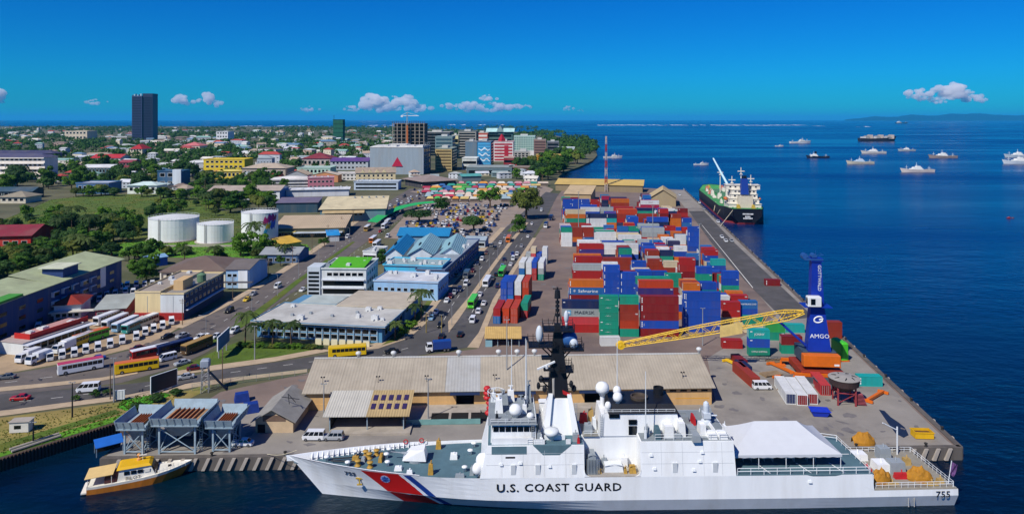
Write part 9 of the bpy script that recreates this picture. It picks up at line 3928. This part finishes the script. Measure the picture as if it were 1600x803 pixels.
for u, v, h, r, lb in ((383, 538, 9.5, 4.4, "tall palm at the left corner of the customs hall"), (399, 541, 7, 3.4, "small palm right of the corner palm"), (426, 540, 7.5, 4.0, "palm in front of the customs hall windows"), (455, 541, 7.5, 4.0, "palm further right along the customs hall front"),
					   (658, 498, 10, 5.0, "big palm beside the wharf road pavement"), (648, 503, 6, 3.6, "shorter palm left of the big roadside palm"), (617, 531, 5.5, 3.6, "bushy palm at the customs hall's right end"), (396, 390, 14, 7, "single palm in front of the mural tank"),
					   (112, 368, 17, 8, "tallest palm in the scrub left of the tanks"), (95, 376, 13, 7, "palm leaning over the scrub near the red barn"), (140, 374, 14, 7.5, "palm in the middle of the scrub clump"), (168, 372, 14, 7, "palm nearest the wide tank"), (120, 398, 10, 7, "broad palm low in the scrub"), (135, 400, 9, 6, "low palm beside the broad one"),
					   (322, 330, 13, 7, "dead-looking palm behind the tanks"), (320, 310, 24, 6, "tall palm behind the white long store"), (288, 408, 7, 5, "palm in the bushes in front of the tanks"), (335, 408, 7, 5.5, "palm in the bushes before the middle tank"), (445, 408, 8, 5, "palm beside the grey-roofed shed"), (676, 455, 0.1, .1, "x")):
	if lb != "x":
		palm(u, v, h, r, lb)
# single trees that stand out
for u, v, r, hs, lb in ((766, 325, 11, .95, "round bright green tree in front of the market stalls"), (822, 342, 13, 1.1, "big loose tree beside the upper wharf road"), (740, 362, 9.5, .75, "wide dark green tree in the market car park"), (655, 347, 12, .5, "low flat-topped tree behind the bus shelter"), (812, 364, 5.5, 1.1, "small tree on the road island"), (690, 330, 7, .8, "tree at the end of the bus shelter"),
						(596, 412, 4, 1.0, "small tree beside the white store"), (403, 398, 7, 1.1, "dark round tree beside the mural tank"), (376, 400, 6.5, 1.0, "loose grey-green tree in front of the mural tank"), (25, 282, 16, .8, "big dome tree in front of the apartment block"), (507, 386, 3.5, 1.0, "small tree by the yellow shed"), (642, 515, 2.6, .8, "shrub on the verge by the wharf road"), (630, 525, 2.2, .8, "low shrub at the foot of the verge"),
						(150, 620, 1.6, .7, "bush on the creek bank under the minivan"), (168, 616, 1.4, .7, "bush beside the white grid sign"), (215, 640, 2.2, .5, "flat green bush on the creek bank"), (118, 626, 1.3, .7, "small bush by the dark pole"), (245, 628, 2.0, .6, "bush behind the left hopper"), (275, 618, 1.8, .6, "bush below the lattice tower"), (345, 660, 1.8, .5, "small green bush left of the gabled house")):
	p = P(u, v)
	tree(p.x, p.y, r, lb, "single trees", hs)
# hedge in front of the customs hall
for i in range(16):
	u = 378 + i * 8.2
	p = P(u, 541 + .2 * i)
	tree(p.x, p.y - 1.0, 1.6, "low shrub in the bed before the customs hall", "shrubs before the customs hall", .55)
# clumps of trees one can tell apart
def scatter(pl, n, r0, r1, label, group, hs=(.75, 1.2), keep=True):
	us, vs = [p[0] for p in pl], [p[1] for p in pl]
	k = tries = 0
	while k < n and tries < n * 12:
		tries += 1
		u, v = rgh.uniform(min(us), max(us)), rgh.uniform(min(vs), max(vs))
		if not in_px(u, v, pl) or in_px(u, v, ROADB) or in_px(u, v, ROADA):
			continue
		p = P(u, v)
		r = rgh.uniform(r0, r1)
		if not free(p.x, p.y, r * .55):
			continue
		tree(p.x, p.y, r, label, group, rgh.uniform(*hs))
		k += 1


scatter([(-20, 392), (60, 384), (165, 392), (192, 400), (120, 404), (60, 422), (0, 445), (-20, 445)], 52, 3.6, 6.2, "green tree in the scrub above the blue building", "scrub trees at left", (.6, .95))
scatter([(82, 345), (130, 352), (214, 345), (214, 380), (180, 384), (165, 394), (85, 386), (60, 380)], 40, 4.2, 7.2, "dark tree in the palm scrub left of the tanks", "scrub trees at left")
scatter([(95, 302), (440, 316), (440, 326), (330, 318), (230, 310), (120, 308)], 34, 5, 8, "tree along the top of the dry field", "trees above the dry field", (.7, 1.0))
scatter([(300, 312), (430, 318), (430, 334), (350, 334)], 14, 5, 8, "tree between the dry field and the white long store", "trees above the dry field")
scatter([(188, 398), (252, 400), (250, 440), (205, 445), (192, 425)], 13, 3.6, 6, "dark tree between the blue building and the brown-roofed row", "trees behind the bus yard")
scatter([(255, 396), (480, 396), (480, 408), (255, 406)], 12, 2.4, 4.0, "bush on the lawn before the tanks", "bushes on the tank lawn", (.6, .9))
scatter([(0, 262), (330, 262), (330, 300), (0, 300)], 62, 6, 11, "broad green tree in the near suburb", "suburb trees")
scatter([(300, 280), (450, 284), (450, 300), (320, 304)], 22, 6, 10, "dark tree below the tan colonnaded hall", "suburb trees")
scatter([(380, 388), (480, 395), (470, 420), (400, 415)], 8, 2.5, 4.5, "tree on the bank beside the divided road", "roadside trees")
scatter([(848, 250), (905, 240), (925, 246), (900, 258), (868, 266), (848, 262)], 26, 8, 14, "dark tree on the wooded point", "trees on the wooded point")
scatter([(800, 264), (840, 262), (885, 264), (872, 278), (855, 284), (800, 280)], 30, 7, 12, "dark tree on the shore behind the market", "trees on the wooded point")
scatter([(215, 316), (345, 318), (350, 342), (225, 346)], 16, 3, 6, "bush in the right part of the dry field", "bushes in the dry field")
scatter([(-20, 345), (50, 332), (90, 345), (60, 372), (-20, 372)], 10, 3, 6, "tree beside the red barn", "bushes in the dry field")
# far woods that read as one green mass
rgn = np.random.default_rng(8)
allV = []
cnt = 0


def far_tree(x, y, r, n):
	d = rgn.normal(size=(n, 3))
	d /= np.linalg.norm(d, axis=1)[:, None]
	d[:, 2] = np.abs(d[:, 2]) * .9 - .1
	wob = 1 + .3 * np.sin(3 * np.arctan2(d[:, 1], d[:, 0]) + rgn.uniform(0, 6))
	c = d * (r * wob * rgn.uniform(.6, 1.05, n))[:, None] + np.array((x, y, r * .75))
	t = np.cross(d, rgn.normal(size=(n, 3)))
	t /= np.linalg.norm(t, axis=1)[:, None] + 1e-6
	s = np.cross(d, t) + d * rgn.uniform(-.6, .4, (n, 1))
	z = r * .30 * rgn.uniform(.6, 1.4, (n, 1))
	allV.append(np.stack([c - t * z, c + t * z, c + s * z * 1.5], axis=1).reshape(-1, 3))


for (v0, v1, u0, u1, n_, r0, r1, tri) in ((262, 292, -40, 470, 200, 4, 7, 60), (246, 264, -40, 590, 420, 5, 8, 44), (230, 247, -40, 600, 900, 5, 9, 34), (215, 231, -40, 680, 1250, 5, 10, 26), (205, 216, -60, 760, 1600, 6, 11, 20), (199, 206, -80, 840, 2600, 7, 13, 16), (214, 226, 850, 918, 170, 8, 13, 26), (226, 240, 880, 930, 150, 8, 12, 30), (208, 216, 760, 880, 300, 9, 14, 18)):
	for i in range(n_):
		v = v0 + (v1 - v0) * rgh.random() ** (1.0)
		u = rgh.uniform(u0, u1)
		# uneven woods: thin where a coarse pattern says streets and yards
		g = math.sin(u * .043 + v * .31) + math.sin(u * .017 - v * .23 + 1.3) + .6 * math.sin(u * .11 + v * .7)
		if g < -.2 and rgh.random() < .8:
			continue
		if v < 262 and u > 575 and u < 640 and v > 238:
			continue
		p = P(u, v)
		r = rgh.uniform(r0, r1)
		if not free(p.x, p.y, r * .35) or in_px(u, v, FIELD):
			continue
		if u > 600 and v > 240 and u < 850:
			continue
		far_tree(p.x, p.y, r, tri)
		cnt += 1
V = np.concatenate(allV)
F = np.arange(len(V)).reshape(-1, 3)
woods = np_mesh("far_woods", V, F, M_LEAFF)
mk("far_woods", woods, None, kind='stuff', label="mass of far-off dark green trees through the town", cat="woods")
# rough ground cover: ragged tufts over the field, lawn and verge edges
tv_ = []
for pl, n_, s0, s1 in ((FIELD, 9000, .25, .6), ([(165, 398), (180, 382), (480, 382), (490, 396), (420, 405), (250, 402)], 2500, .2, .4), ([(262, 582), (345, 545), (378, 532), (490, 538), (500, 545), (340, 570)], 900, .12, .3), ([(-60, 726), (0, 700), (100, 668), (190, 642), (195, 655), (0, 714), (-60, 732)], 1800, .15, .4), ([(182, 636), (195, 622), (250, 613), (268, 617), (235, 632), (196, 642)], 700, .2, .45), ([(-60, 665), (120, 640), (300, 612), (210, 655), (0, 700)], 2600, .12, .32)):
	us, vs = [p[0] for p in pl], [p[1] for p in pl]
	k = 0
	while k < n_:
		u, v = rgh.uniform(min(us), max(us)), rgh.uniform(min(vs), max(vs))
		k += 1
		if not in_px(u, v, pl):
			continue
		p = P(u, v)
		s = rgh.uniform(s0, s1)
		for j in range(3):
			a = rgh.uniform(0, 6.28)
			c_, s_ = math.cos(a) * s, math.sin(a) * s
			tv_.append(((p.x - c_ * .6, p.y - s_ * .6, .05), (p.x + c_ * .6, p.y + s_ * .6, .05), (p.x + s_ * .5, p.y - c_ * .5, s * 1.1)))
V = np.array(tv_).reshape(-1, 3)
mk("grass", np_mesh("grass", V, np.arange(len(V)).reshape(-1, 3), leaf_material("grass_blades", (.05, .10, .010), (.13, .17, .018))), None, kind='stuff', label="ragged grass tufts on the verges, banks and fields", cat="grass")

# ------------------------------------------------------------------ labels that single things out
ORD = {1: 'first', 2: 'second', 3: 'third', 4: 'fourth', 5: 'fifth', 6: 'sixth', 7: 'seventh', 8: 'eighth', 9: 'ninth', 10: 'tenth'}


def nth(i):
	if i in ORD:
		return ORD[i]
	s = 'th' if 10 <= i % 100 <= 20 else {1: 'st', 2: 'nd', 3: 'rd'}.get(i % 10, 'th')
	return f"{i}{s}"


bpy.context.view_layer.update()
by_label = {}
for o in LABELLED:
	by_label.setdefault(o["label"], []).append(o)
for lab, obs in by_label.items():
	if len(obs) > 1:
		obs.sort(key=lambda o: proj(o.matrix_world.translation)[0])
		for i, o in enumerate(obs):
			o["label"] = f"{lab}, {nth(i + 1)} from the left"
